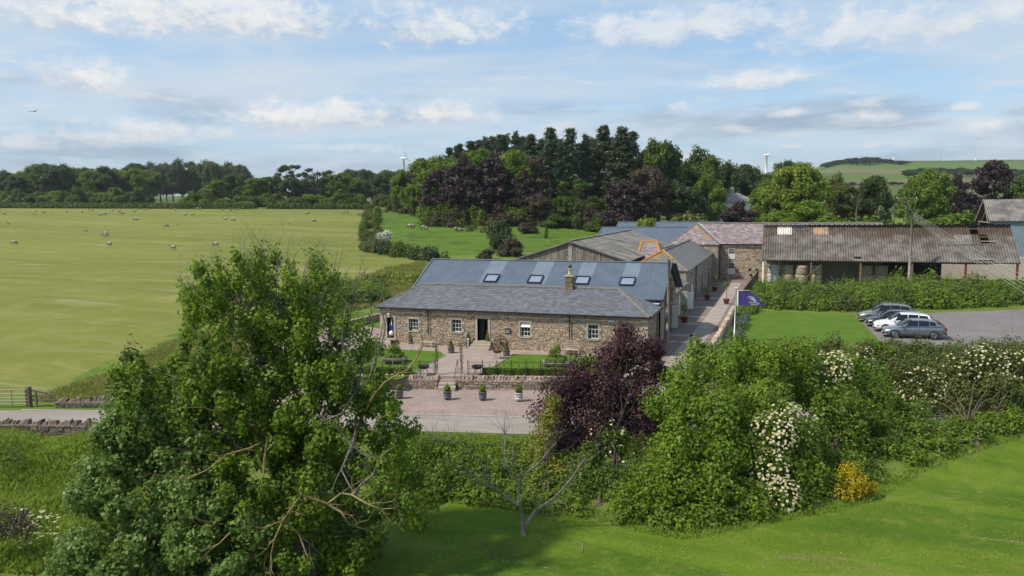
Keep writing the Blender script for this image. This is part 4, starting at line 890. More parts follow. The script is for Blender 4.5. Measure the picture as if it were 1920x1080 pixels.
# wooden fence at the lane's far right end
fl = thing('board_fence', 'brown close-boarded timber fence at the far right end of the lane', 'fence', (28.6, 45, 0))
for i in range(70):
    y = 37+i*.36; x = 28.15+(y-37)*.035; q = MB(); q.box(x-.02, x+.02, y, y+.33, 0, 1.5+float(RNG.uniform(-.03, .03))); ob('board', q, M_browntim, fl)
for i in range(9):
    y = 37+i*3.1; q = MB(); q.box(28.02+(y-37)*.035, 28.12+(y-37)*.035, y, y+.1, 0, 1.5); ob('post', q, M_browntim, fl)
q = MB(); q.bar((28.08, 37, 1.1), (28.96, 62, 1.1), .05, .1); q.bar((28.08, 37, .4), (28.96, 62, .4), .05, .1); ob('rail', q, M_browntim, fl)

# ------------------------------------------------------------------ foliage (leaf-shaped faces)
M_box = leafmat('box_leaf', (.085, .155, .012), (.185, .285, .030), .3); M_yew = leafmat('conifer_topiary_leaf', (.080, .120, .012), (.190, .230, .028), .25)
def leaves(cen, out, size, rng=RNG, up=.25, rnd=.75, asp=.36, col=None, droop=.25):
    n = len(cen); r = rng.normal(size=(n, 3)); nn = out*(1-rnd*.5)+r*rnd*.55+np.array([0, 0, up]); nn /= np.linalg.norm(nn, axis=1)[:, None]+1e-9
    t = np.cross(nn, rng.normal(size=(n, 3))); t /= np.linalg.norm(t, axis=1)[:, None]+1e-9; t[:, 2] -= droop*rng.uniform(0, 1, n); b = np.cross(nn, t)
    s = (size*rng.uniform(.65, 1.3, n))[:, None]; V = np.stack([cen-t*s*.5, cen+b*s*asp+nn*s*.07, cen+t*s*.55, cen-b*s*asp+nn*s*.07], 1)
    c = rng.uniform(0, 1, n) if col is None else np.clip(col+rng.normal(0, .22, n), 0, 1)
    return V, np.repeat(c[:, None], 3, 1)
def ball(n, rng=RNG, lo=.55, squash=(1, 1, 1)):
    d = rng.normal(size=(n, 3)); d /= np.linalg.norm(d, axis=1)[:, None]; r = lo+(1-lo)*rng.uniform(0, 1, n)**.6
    return d*r[:, None]*np.array(squash), d
def clumps_leaves(cl, dens, size, rng=RNG, lo=.45, **kw):             # cl: (centre, radii) list; dens: leaves per square metre of shell
    Vs, Cs = [], []
    for c, r in cl:
        r = np.array(r if hasattr(r, '__len__') else (r, r, r), float); n = max(12, int(dens*4*pi*(r.prod()**(2/3))))
        p, d = ball(n, rng, lo); w = 1+.22*np.sin(d[:, :1]*5+c[0]*3)+.18*np.sin(d[:, 1:2]*7+c[1]*5)
        V, C = leaves(np.array(c)+p*r*w, d, size, rng, col=np.full(n, rng.uniform(.3, .65)), **kw); Vs.append(V); Cs.append(C)
    return np.concatenate(Vs), np.concatenate(Cs)
def cone_leaves(h, r, n, size, rng=RNG, z0=0.0):
    t = rng.uniform(0, 1, n)**.7; a = rng.uniform(0, 2*pi, n); rr = r*(1-t)**.8*np.where(t < .12, .75+2*t, 1)*rng.uniform(.86, 1.02, n)
    p = np.stack([rr*np.cos(a), rr*np.sin(a), z0+(1-(1-t))*h], -1); d = np.stack([np.cos(a), np.sin(a), np.full(n, .35)], -1); return leaves(p, d, size, rng, droop=.1)

# ------------------------------------------------------------------ potted plants
M_pot = mat('blue_grey_tub', (.135, .14, .155), .75, .2, 6, .2); M_potw = mat('white_tub', (.55, .54, .52), .8, .12, 5, .2); M_soil = mat('soil', (.04, .028, .018), 1, .2); M_terra = mat('terracotta', (.25, .09, .05), .85, .2)
def tub(mb, r=.29, h=.45):
    mb.lathe([(r*.86, 0), (r*.93, h*.3), (r, h-.05), (r*1.06, h-.05), (r*1.06, h), (r*.92, h), (r*.9, h-.07)], (0, 0, 0), 16)
    for z in (h*.2, h*.62): mb.lathe([(r*(.90+.13*z/h)+.012, z-.015), (r*(.90+.13*z/h)+.014, z+.015)], (0, 0, 0), 16)
def potted(name, label, px, py, z, kind, potm, ph=.45, pr=.29, fh=.9, fr=.26, fm=M_yew, group=None):
    p = P(px, py, z); o = thing(name, label, 'planter', (p[0], p[1], z), group=group)
    k = MB(); tub(k, pr, ph); po = ob('tub', k, potm, o, True, world=False); k = MB(); k.lathe([(pr*.9, ph-.08), (pr*.88, ph-.05), (.01, ph-.04)], (0, 0, 0), 12); ob('soil', k, M_soil, po, world=False)
    if kind == 'cone': V, C = cone_leaves(fh, fr, 1500, .07, z0=ph-.02); 
    else: pts, d = ball(1100, lo=.82); V, C = leaves(pts*fr+np.array([0, 0, ph+fr*.8]), d, .07, droop=.1)
    link('foliage', quads_mesh('foliage', V, C, fm), o, False)
    k = MB(); k.tube([(0, 0, ph-.08), (0, 0, ph+.5)], .03, 6); ob('stem', k, M_oak, o, world=False); return o
Gt = 'topiary in tubs around the cottage'
potted('cone_topiary', 'cone topiary in grey tub below the cottage window nearest the left corner', 771, 644.5, 0, 'cone', M_pot, .42, .25, .98, .24, group=Gt)
potted('cone_topiary', 'small cone topiary in grey tub by the rose arch at the left patio corner', 846, 661.5, .006, 'cone', M_pot, .42, .27, .62, .22, group=Gt)
potted('cone_topiary', 'slim cone topiary in grey tub left of the cottage front steps', 878.5, 652.5, 0, 'cone', M_pot, .46, .26, .95, .21, group=Gt)
potted('cone_topiary', 'large cone topiary in grey tub right of the cottage front steps', 915, 653, 0, 'cone', M_pot, .48, .29, 1.1, .25, group=Gt)
potted('cone_topiary', 'small cone topiary in grey tub at the right patio corner by the lawn', 949.5, 666.5, .006, 'cone', M_pot, .46, .28, .62, .18, group=Gt)
potted('cone_topiary', 'cone topiary in grey tub left of the arched-back bench', 1033, 657.5, 0, 'cone', M_pot, .42, .26, .98, .25, group=Gt)
potted('cone_topiary', 'bushy cone topiary in grey tub right of the arched-back bench', 1129.5, 660.5, 0, 'cone', M_pot, .42, .30, .85, .29, group=Gt)
Gb = 'box balls in tubs on the gravel forecourt'
for i, (px, py, lab) in enumerate(((749, 745, 'leftmost box ball in a grey tub on the gravel, beside the bare branches'), (839, 747, 'second box ball in a grey tub on the gravel, just right of the garden steps'), (905, 748, 'third box ball in a grey tub on the gravel, left of the white tub'), (973, 750, 'round box ball in the white tub on the gravel forecourt'))):
    potted('ball_topiary', lab, px, py, -.78, 'ball', M_potw if i == 3 else M_pot, .50, .26, 0, .25 if i == 3 else .2, M_yew if i == 3 else M_box, Gb)

# low tubs and small trees in the lane
Gl = 'terracotta pots along the lane'
for i, (px, py, lab) in enumerate(((1283, 604, 'terracotta pot with small leafy plant nearest the camera in the lane'), (1326, 561, 'terracotta pot by the stone range door in the lane'), (1340, 545, 'terracotta pot with bushy plant halfway along the lane range'), (1362, 569, 'terracotta pot with slim standard tree on the right of the lane path'))):
    p = P(px, py, .03); o = thing('lane_pot', lab, 'planter', (p[0], p[1], .03), group=Gl); k = MB(); k.lathe([(.26, 0), (.36, .5), (.4, .5), (.4, .58), (.3, .58)], (0, 0, 0), 14); ob('pot', k, M_terra, o, True, world=False)
    hgt = (1.1, .7, 1.3, 2.0)[i]; k = MB(); k.tube([(0, 0, .4), (.03, .02, .58+hgt*.6)], .03, 6); ob('stem', k, M_oak, o, world=False)
    V, C = clumps_leaves([((0, 0, .6+hgt*.8), .45)], 90, .11); link('foliage', quads_mesh('foliage', V, C, M_yew), o, False)
p = P(1276, 612, .03); hb = thing('hanging_plant', 'dark fern-like plant standing against the open cream door', 'plant', (22.6, 13.6, .03)); V, C = clumps_leaves([((0, 0, 1.5), (.4, .25, .35))], 60, .14); link('foliage', quads_mesh('foliage', V, C, M_box), hb, False); k = MB(); k.lathe([(.16, 1.0), (.24, 1.2), (.24, 1.25)], (0, 0, 0), 10); k.tube([(0, 0, 0), (0, 0, 1.02)], .03, 6); ob('stand', k, M_iron, hb, world=False)

# ------------------------------------------------------------------ garden furniture and ironwork
def tree_bench(px0, px1, py, label):
    a, b = P(px0, py, 0), P(px1, py, 0); w = float(np.linalg.norm(b-a)); ang = math.atan2(b[1]-a[1], b[0]-a[0]); c = (a+b)/2
    o = thing('square_tree_bench', label, 'bench', (c[0], c[1], .006), ang); d = w*.95; s = .46; hs_ = .42
    for side in range(4):
        for j in range(4):
            q = MB(); y = j*s/4; q.box(-w/2+y, w/2-y, y+.006, y+s/4-.008, hs_-.04, hs_)
            ob_ = ob('slat', q, M_greytim, o, world=False); ob_.matrix_basis = Matrix.Translation((0, d/2, 0)) @ Matrix.Rotation(side*pi/2, 4, 'Z') @ Matrix.Translation((0, -d/2, 0))
    for x in (-w/2+.06, 0, w/2-.06):
        for y in (.06, d-.06): q = MB(); q.box(x-.04, x+.04, y-.04, y+.04, 0, hs_-.04); ob('leg', q, M_greytim, o, world=False)
    q = MB(); q.box(-w/2+.03, w/2-.03, .03, .06, hs_-.14, hs_-.045); q.box(-w/2+.03, -w/2+.06, .06, d-.03, hs_-.14, hs_-.045); q.box(w/2-.06, w/2-.03, .06, d-.03, hs_-.14, hs_-.045); ob('apron', q, M_greytim, o, world=False)
    return o, (c[0]-sin(ang)*d/2, c[1]+cos(ang)*d/2), w
for i, (x0, x1, py, lab) in enumerate(((715, 757, 684, 'square slatted bench around the clipped box on the left garden lawn'), (1017, 1068, 693, 'square slatted bench around the clipped box on the right garden lawn'))):
    o, c, w = tree_bench(x0, x1, py, lab)
    b_ = thing('clipped_box', 'low square box hedge with rounder shrub above, inside the '+('left' if i == 0 else 'right')+' lawn bench', 'shrub', (c[0], c[1], 0)); n = 2600; hw_ = w*.33
    f = RNG.integers(0, 5, n); u, v = RNG.uniform(-1, 1, n), RNG.uniform(-1, 1, n); pts = np.where((f == 4)[:, None], np.stack([u, v, np.ones(n)], -1), np.where((f < 2)[:, None], np.stack([np.where(f == 0, 1, -1), u, v], -1), np.stack([u, np.where(f == 2, 1, -1), v], -1)))
    V, C = leaves(pts*np.array([hw_, hw_, .36])+np.array([0, 0, .36])+RNG.normal(0, .02, (n, 3)), pts, .075, droop=.05); link('box_hedge', quads_mesh('box_hedge', V, C, M_box), b_, False)
    V, C = clumps_leaves([((-.1, 0, .95), .42), ((.2, .05, 1.0), .36), ((0, -.1, 1.15), .36), ((-.25, .15, .85), .3)] if i == 0 else [((0, 0, 1.05), .46), ((.12, 0, 1.35), .3), ((-.15, .1, 1.1), .32)], 160, .10); link('shrub', quads_mesh('shrub', V, C, M_box), b_, False)
    k = MB(); k.tube([(0, 0, 0), (0, 0, 1.1)], .05, 6); ob('stem', k, M_oak, b_, world=False)
# plain bench
a = P(798, 648, 0); o = thing('plain_bench', 'plain backless timber bench against the wall left of the cottage middle', 'bench', (4.75, -.85, 0)); 
for j in range(3): q = MB(); q.box(-.6, .6, -.2+j*.135, -.075+j*.135, .40, .44); ob('slat', q, mat('pale_bench', (.36, .30, .24), .85) if j == 0 else bpy.data.materials['pale_bench'], o, world=False)
for x in (-.5, .5):
    for y in (-.16, .16): q = MB(); q.box(x-.035, x+.035, y-.03, y+.03, 0, .40); ob('leg', q, bpy.data.materials['pale_bench'], o, world=False)
q = MB(); q.box(-.5, .5, -.02, .02, .1, .15); ob('stretcher', q, bpy.data.materials['pale_bench'], o, world=False)
# arched-back bench
M_lut = mat('bleached_teak', (.40, .335, .28), .85, .12)
o = thing('arched_bench', 'pale arched-back timber garden bench against the wall below the right downpipe', 'bench', (16.95, -.65, 0)); wb = 1.5
for j in range(5): q = MB(); q.box(-wb/2+.05, wb/2-.05, -.25+j*.1, -.165+j*.1, .40, .435); ob('slat', q, M_lut, o, world=False)
for x in (-wb/2, wb/2):
    for y, z in ((-.26, .62), (.26, .66)): q = MB(); q.box(x-.035, x+.035, y-.035, y+.035, 0, z); ob('leg', q, M_lut, o, world=False)
    q = MB(); q.tube([(x, -.34, .66), (x, -.2, .69), (x, .24, .66)], .045, 8); ob('armrest', q, M_lut, o, world=False)
arch = lambda u: .62+.46*max(0, 1-(abs(u)/.75)**2.2)
q = MB(); q.tube([(u, .27, arch(u)) for u in np.linspace(-.75, .75, 15)], .032, 6); q.box(-wb/2, wb/2, .25, .29, .5, .55); ob('back_frame', q, M_lut, o, world=False)
for u in np.linspace(-.62, .62, 12): q = MB(); q.box(u-.014, u+.014, .26, .28, .55, arch(u)); ob('back_slat', q, M_lut, o, world=False)
for zz in (.68, .82, .95): 
    r = .75*(max(0.02, 1-(zz-.62)/.46))**(1/2.2); q = MB(); q.box(-r, r, .262, .278, zz-.012, zz+.012); ob('back_slat', q, M_lut, o, world=False)
# cartwheel leaning on the wall
o = thing('cart_wheel', 'rusty spoked iron cartwheel leaning on the wall right of the cottage steps', 'wheel', (11.02, -.22, 0)); k = MB(); R_ = .56
k.tube([(R_*cos(2*pi*i/28), .10-.10*sin(2*pi*i/28)*.6, R_+R_*sin(2*pi*i/28)) for i in range(29)], .03, 6, False); ob('rim', k, M_rust, o, world=False)
for i in range(12): a_ = 2*pi*i/12; k = MB(); k.tube([(.06*cos(a_), .1, R_+.06*sin(a_)), (R_*cos(a_), .10-.06*sin(a_), R_+R_*sin(a_))], .014, 5); ob('spoke', k, M_rust, o, world=False)
k = MB(); k.tube([(0, -.06, R_), (0, .14, R_)], .08, 10); ob('hub', k, M_rust, o, world=False)
# bollard light
p = P(879.5, 653, 0); o = thing('bollard_light', 'slim pale bollard light in front of the tub left of the steps', 'lamp', (p[0]+.02, p[1]-.18, 0)); k = MB(); k.lathe([(.06, 0), (.06, .72)], (0, 0, 0), 12); ob('post', k, mat('bollard_grey', (.4, .4, .4), .5), o, world=False); k = MB(); k.lathe([(.062, .72), (.066, .80), (.04, .84)], (0, 0, 0), 12); ob('cap', k, M_white, o, world=False)
# fire bowls
Gf = 'iron fire bowls in the garden'
for px, py, lab in ((795, 703, 'iron fire bowl left of the rose arch behind the railing'), (895, 703, 'iron fire bowl right of the rose arch behind the railing'), (933, 672, 'rusty iron fire bowl on the paving beside the right lawn corner')):
    p = P(px, py, .01); o = thing('fire_bowl', lab, 'fire bowl', (p[0], p[1], 0), group=Gf); k = MB(); k.lathe([(.10, .42), (.28, .48), (.40, .62), (.42, .66), (.38, .66), (.26, .54), (.05, .50)], (0, 0, 0), 18); ob('bowl', k, M_rust if 'rusty' in lab else M_iron, o, True, world=False)
    for a_ in (0, 2.1, 4.2): k = MB(); k.tube([(.2*cos(a_), .2*sin(a_), .48), (.3*cos(a_), .3*sin(a_), 0)], .014, 5); ob('leg', k, M_iron, o, world=False)
# railings
def railing(name, label, s0, s1, n, t=.32):
    a = wl(s0, t); o = thing(name, label, 'railing', (*a, 0)); st_ = (s1-s0)/n
    for i in range(n+1): q = MB(); c = wl(s0+st_*i, t); q.box(c[0]-.022, c[0]+.022, c[1]-.022, c[1]+.022, 0, 1.02); q.lathe([(.02, 0), (.035, .03), (.005, .06)], (c[0], c[1], 1.02), 8); ob('post', q, M_iron, o)
    for i in range(n):
        q = MB(); f = lambda u, z: (*wl(s0+st_*i+u*st_, t), z)
        for z in (.12, .50, .94): q.bar(f(.03, z), f(.97, z), .016, .02)
        for u in (.1, .5, .9): q.bar(f(u, .12), f(u, .94), .014, .014)
        for (cu, cz) in ((.3, .31), (.7, .31), (.3, .72), (.7, .72)): q.tube([f(cu+.17*cos(2*pi*j/12), cz+.17*st_*sin(2*pi*j/12)) for j in range(13)], .008, 4, False)
        ob('panel', q, M_iron, o)
railing('iron_railing', 'black iron railing with ring panels above the garden wall left of the arch', -3.6, sA-.35, 6); railing('iron_railing', 'black iron railing with ring panels above the garden wall right of the arch', sB+.75, 13.0, 8)
# rose arch
o = thing('rose_arch', 'iron garden arch clad in brown climbing roses over the steps', 'arch', (*wl((sA+sB)/2, .3), 0)); q = MB()
for sx in (sA-.25, sB+.28):
    for tt in (.2, .75): c = wl(sx, tt); q.tube([(*c, 0), (*c, 2.05)], .022, 6)
    for z in np.arange(.25, 2.05, .22): q.bar((*wl(sx, .2), z), (*wl(sx, .75), z), .012, .012)
for tt in (.2, .75):
    c0, c1 = wl(sA-.25, tt), wl(sB+.28, tt); q.tube([(c0[0]+(c1[0]-c0[0])*(1-cos(pi*i/10))/2, c0[1]+(c1[1]-c0[1])*(1-cos(pi*i/10))/2, 2.05+.14*sin(pi*i/10)) for i in range(11)], .02, 6)
ob('frame', q, M_iron, o); M_rose = leafmat('rose_leaf', (.075, .045, .022), (.16, .15, .05), .2)
cl = [((*wl(sx, .45), z), (.17, .17, .22)) for sx in (sA-.25, sB+.28) for z in np.arange(.5, 2.1, .32)]+[((*wl(sB+.35, .5), 2.15), (.4, .3, .25)), ((*wl(sA-.2, .5), 2.2), (.25, .25, .2))]
V, C = clumps_leaves(cl, 55, .085); link('climbing_rose', quads_mesh('climbing_rose', V, C, M_rose), o)['kind'] = 'stuff'
# clipped hedges on the terrace edge
M_clip = leafmat('clipped_box_leaf', (.125, .205, .014), (.250, .350, .032), .35)
def clipped(name, label, s0, s1, t0, t1, h, n, z=0.0):
    o = thing(name, label, 'hedge', (*wl((s0+s1)/2, (t0+t1)/2), z)); f = RNG.uniform(0, 1, n); s = RNG.uniform(s0, s1, n); a = RNG.uniform(0, 1, n)
    top = f < .45; front = (f >= .45) & (f < .85); t = np.where(top, t0+(t1-t0)*a, np.where(front, t0, t1))+RNG.normal(0, .025, n); zz = np.where(top, h, a*h)+RNG.normal(0, .025, n)+.03*np.sin(s*3)
    Q = WL[None]+WD[None]*s[:, None]+WN[None]*t[:, None]; d = np.where(top[:, None], np.array([0, 0, 1.0]), np.where(front[:, None], np.array([-WN[0], -WN[1], .2]), np.array([WN[0], WN[1], .2])))
    V, C = leaves(np.stack([Q[:, 0], Q[:, 1], z+zz], -1), d, .085, droop=.05, col=.5+.2*np.sin(s*1.7)); link('foliage', quads_mesh('foliage', V, C, M_clip), o)
    k = MB(); k.prism([wl(s0+.08, t0+.09), wl(s1-.08, t0+.09), wl(s1-.08, t1-.09), wl(s0+.08, t1-.09)], z, z+h-.09); ob('inner_twigs', k, mat('hedge_wood', (.10, .16, .018), 1, .3) if 'hedge_wood' not in bpy.data.materials else bpy.data.materials['hedge_wood'], o)
clipped('clipped_hedge', 'low clipped box hedge along the wall top left of the steps', -4.6, 1.0, .42, .92, .42, 12000); clipped('clipped_hedge', 'low clipped box hedge along the wall top right of the steps', 6.0, 13.2, .42, .92, .42, 16000)
# barrel and banner by the left door
o = thing('small_barrel', 'dark half-barrel planter standing right of the left cottage door', 'planter', (1.45, -.55, 0)); k = MB(); tub(k, .24, .34); ob('tub', k, mat('dark_barrel', (.06, .035, .025), .8), o, True, world=False)
k = MB(); k.box(.72, 1.16, .12, .15, 1.02, 1.50); bn_ = ob('hanging_banner', k, mat('royal_blue_cloth', (.012, .022, .19), .8, .2, 8)); tag(bn_, 'royal blue cloth with white lower part hanging in the left cottage doorway', 'banner')
k = MB(); pts, d = ball(160, lo=.8); k.lathe([(.02, .62), (.17, .68), (.22, .82), (.16, .98), (.05, 1.04)], (.94, .12, 0), 10); ob('white_cloth', k, M_white, bn_); k = MB(); k.box(.90, .98, .16, .19, 1.5, 2.02); ob('pale_strip', k, M_white, bn_)

# ------------------------------------------------------------------ flag
fp0 = P(1376, 640, 0); fz_ = float(PD(1383, 540, depth(fp0))[2])
o = thing('flagpole', 'tall white flagpole beside the lane wall', 'flagpole', (fp0[0], fp0[1], -.2)); tl = .10
k = MB(); k.tube([(fp0[0], fp0[1], -.2), (fp0[0]+tl, fp0[1], fz_)], [.055, .04], 10); ob('pole', k, M_white, o, True); k = MB(); k.lathe([(.02, -.07), (.075, 0), (.02, .07)], (fp0[0]+tl, fp0[1], fz_+.06), 10); ob('finial', k, M_white, o, True)
k = MB(); k.tube([(fp0[0]+tl, fp0[1], fz_-.14), (fp0[0]+tl+1.05, fp0[1]+.25, fz_-.14)], .018, 6); ob('arm', k, M_white, o)
px_m = depth(fp0)/F_PX; fw_, fh_ = 54*px_m, 27*px_m; fo = np.array([fp0[0]+tl+.13, fp0[1]+.03, fz_-.20]); fu = np.array([.955, .295, 0])
def flag_pt(u, v):                                                     # u along the fly, v down the hoist; the free corner sags
    ln_ = u*fw_*(1-.30*(1-v)*u**2.2); wv_ = .07*sin(5.2*u+1.2*v)*u; return fo+fu*ln_+np.array([-fu[1], fu[0], 0])*wv_+np.array([0, 0, -v*fh_*(1-.0*u)-.62*(1-v)*u**2.6*fh_-.05*u])
V = np.array([[flag_pt(u, v) for v in np.linspace(0, 1, 13)] for u in np.linspace(0, 1, 25)]); fl_ = link('flag', grid_mesh('flag', V, mat('purple_flag_cloth', (.062, .052, .205), .75, .12, 4, .1)))
tag(fl_, 'purple flag with white swirl emblem and lettering flying from the white pole', 'flag')
k = MB(); k.bar(flag_pt(-.0, 0)+np.array([0, -.02, 0]), flag_pt(-.0, 1)+np.array([0, -.02, 0]), .10, .02, up=(0, 1, 0)); ob('hoist_band', k, M_white, fl_)
def mark(pts, w=.025):
    q = MB()
    for a, b in zip(pts[:-1], pts[1:]): q.bar(Vector(flag_pt(*a))+Vector((.003, -.012, 0)), Vector(flag_pt(*b))+Vector((.003, -.012, 0)), .006, w, up=(0, 0, 1))
    return q
em = MB()
for pts in ([(.34, .36), (.42, .30), (.50, .36), (.56, .46), (.64, .50)], [(.38, .46), (.46, .40), (.54, .48), (.60, .58), (.68, .56)], [(.50, .28), (.58, .34), (.62, .44)], [(.44, .54), (.52, .50), (.58, .60), (.66, .62)]):
    q = mark(pts, .03); em.add(q.v, q.f)
ob('emblem', em, M_white, fl_)
def text_on(body, u0, u1, v0, v1, par):
    cu = bpy.data.curves.new('t', 'FONT'); cu.body = body; cu.resolution_u = 2; to = bpy.data.objects.new('t', cu); COL.objects.link(to); dg = bpy.context.evaluated_depsgraph_get(); me = bpy.data.meshes.new_from_object(to.evaluated_get(dg)); bpy.data.objects.remove(to)
    co = np.zeros(len(me.vertices)*3); me.vertices.foreach_get('co', co); co = co.reshape(-1, 3); mn, mx = co.min(0), co.max(0)
    co = np.array([flag_pt(u0+(u1-u0)*(x-mn[0])/(mx[0]-mn[0]), v1-(v1-v0)*(y-mn[1])/(mx[1]-mn[1]))+np.array([.004, -.014, 0]) for x, y, z in co]); me.vertices.foreach_set('co', co.ravel()); me.materials.clear(); me.materials.append(M_white); me.update(); link('lettering', me, par)
text_on('DOXFORD', .40, .78, .68, .80, fl_); text_on('BARNS', .46, .73, .84, .93, fl_)

# ------------------------------------------------------------------ poles and wires
def upole(px, pyb, pyt, Y, label, arm=None, r=.14):
    b = PY(px, pyb, Y); z0 = H(b[0], b[1]); zt = float(PY(px, pyt, Y)[2]); o = thing('utility_pole', label, 'pole', (b[0], b[1], z0), group='timber utility poles'); k = MB(); k.tube([(0, 0, -.3), (.05, 0, (zt-z0)*.5), (.10, 0, zt-z0)], [r*1.25, r*1.1, r], 10); ob('pole', k, M_greytim, o, True, world=False)
    if arm:
        k = MB(); k.bar((.1-arm/2, .14, zt-z0-.25), (.1+arm/2, .14, zt-z0-.25), .1, .12); ob('crossarm', k, M_greytim, o, world=False)
        for d in (-.45, 0, .45): k = MB(); k.lathe([(.05, 0), (.08, .06), (.04, .2)], (.1+arm*d, .14, zt-z0-.19), 8); ob('insulator', k, M_cream, o, world=False)
    return np.array([b[0]+.1, b[1], zt])
pt_a = upole(1704, 520, 393, 55.5, 'near weathered utility pole standing in the weeds before the mossy shed', None, .16)
pt_b = upole(1697, 418, 369, 92, 'far utility pole with wide crossarm behind the shed ridge', 3.4, .17); pt_c = upole(1675, 420, 374, 110, 'thin bare pole left of the crossarm pole behind the shed'); pt_d = upole(1605, 400, 374, 120, 'short bare pole among trees behind the shed roof')
pt_n = upole(1251, 622, 487, 6.9, 'tall weathered pole at the right corner of cottage and blue barn', None, .10)
M_wire = mat('wire', (.34, .36, .32), .6, 0, 1, 0)
for i, (px, py) in enumerate(((1919, 515), (1919, 528), (1919, 536), (1919, 548), (1919, 556))):
    e = PD(px+120, py+62, 62); k = MB(); s0 = pt_a+np.array([0, 0, -.25-.22*i]); n = 14
    k.tube([tuple(s0+(e-s0)*t+np.array([0, 0, -1.1*4*t*(1-t)*.35])) for t in np.linspace(0, 1, n)], .014, 4); tag(ob('overhead_wire', k, M_wire), ORD[i]+' from the top of the five wires falling right from the near utility pole', 'wire', 'wires from the utility pole')
for i in range(3):
    s0 = pt_b+np.array([(-.45+.45*i)*3.4, .14, -.05]); e = pt_a+np.array([0, 0, -.1-.2*i]); k = MB(); k.tube([tuple(s0+(e-s0)*t+np.array([0, 0, -1.6*t*(1-t)])) for t in np.linspace(0, 1, 10)], .012, 4); tag(ob('overhead_wire', k, M_wire), ('left', 'middle', 'right')[i]+' wire strung between the far crossarm pole and the near pole', 'wire', 'wires between the poles')

# ------------------------------------------------------------------ gate, fence and pickets by the road
ga, gb_ = np.array(lp(-60, 766, -.9)), np.array(lp(53, 765, -.9)); zg = H(*gb_)
o = thing('field_gate', 'pale metal field gate at the left edge beyond the road', 'gate', (*gb_, zg)); M_galv = mat('galvanised', (.24, .22, .19), .6, .1, 5, 0, metal=.4)
for z in (.25, .45, .66, .9, 1.18): k = MB(); k.tube([(*ga, zg+z), (*gb_, zg+z)], .028, 6); ob('bar', k, M_galv, o)
for t in (.35, .74, .97): k = MB(); q = ga+(gb_-ga)*t; k.tube([(*q, zg+.12), (*q, zg+1.2)], .028, 6); ob('upright', k, M_galv, o)
gp0 = np.array(lp(56, 764, -.9)); o = thing('gate_fence', 'short timber fence with sloping top rail beside the thick gatepost', 'fence', (*gp0, H(*gp0))); zf = H(*gp0); fd = np.array(gt0)-gp0; fd /= np.linalg.norm(fd)
k = MB(); k.box(gp0[0]-.12, gp0[0]+.12, gp0[1]-.12, gp0[1]+.12, zf-.2, zf+1.32); ob('gatepost', k, M_browntim, o)
e = gp0+fd*1.75
for t in (.45,): k = MB(); q = gp0+fd*t; k.box(q[0]-.05, q[0]+.05, q[1]-.05, q[1]+.05, zf-.1, zf+1.08); ob('post', k, M_browntim, o)
for z0_, z1_ in ((1.12, .78), (.72, .70), (.45, .45)): k = MB(); k.bar((*gp0, zf+z0_), (*e, zf+z1_), .05, .10); ob('rail', k, M_browntim, o)
pa, pb = np.array(lp(174, 812, -1.0)), np.array(lp(206, 812, -1.0)); zp = -1.2; o = thing('picket_gate', 'small grey picket gate at the right end of the roadside wall', 'gate', (*pa, zp))
for i in range(7): q = pa+(pb-pa)*i/6; k = MB(); k.box(q[0]-.03, q[0]+.03, q[1]-.012, q[1]+.012, zp, zp+.95); k.add([(q[0]-.03, q[1]-.012, zp+.95), (q[0]+.03, q[1]-.012, zp+.95), (q[0]+.03, q[1]+.012, zp+.95), (q[0]-.03, q[1]+.012, zp+.95), (q[0], q[1], zp+1.02)], [(0, 1, 4), (1, 2, 4), (2, 3, 4), (3, 0, 4)]); ob('picket', k, M_greytim, o)
for z in (.25, .75): k = MB(); k.bar((*pa+np.array([0, .04]), zp+z), (*pb+np.array([0, .04]), zp+z), .03, .08); ob('rail', k, M_greytim, o)
k = MB(); k.box(pa[0]-.28, pa[0]-.14, pa[1]-.06, pa[1]+.08, zp-.2, zp+1.05); ob('post', k, M_browntim, o)

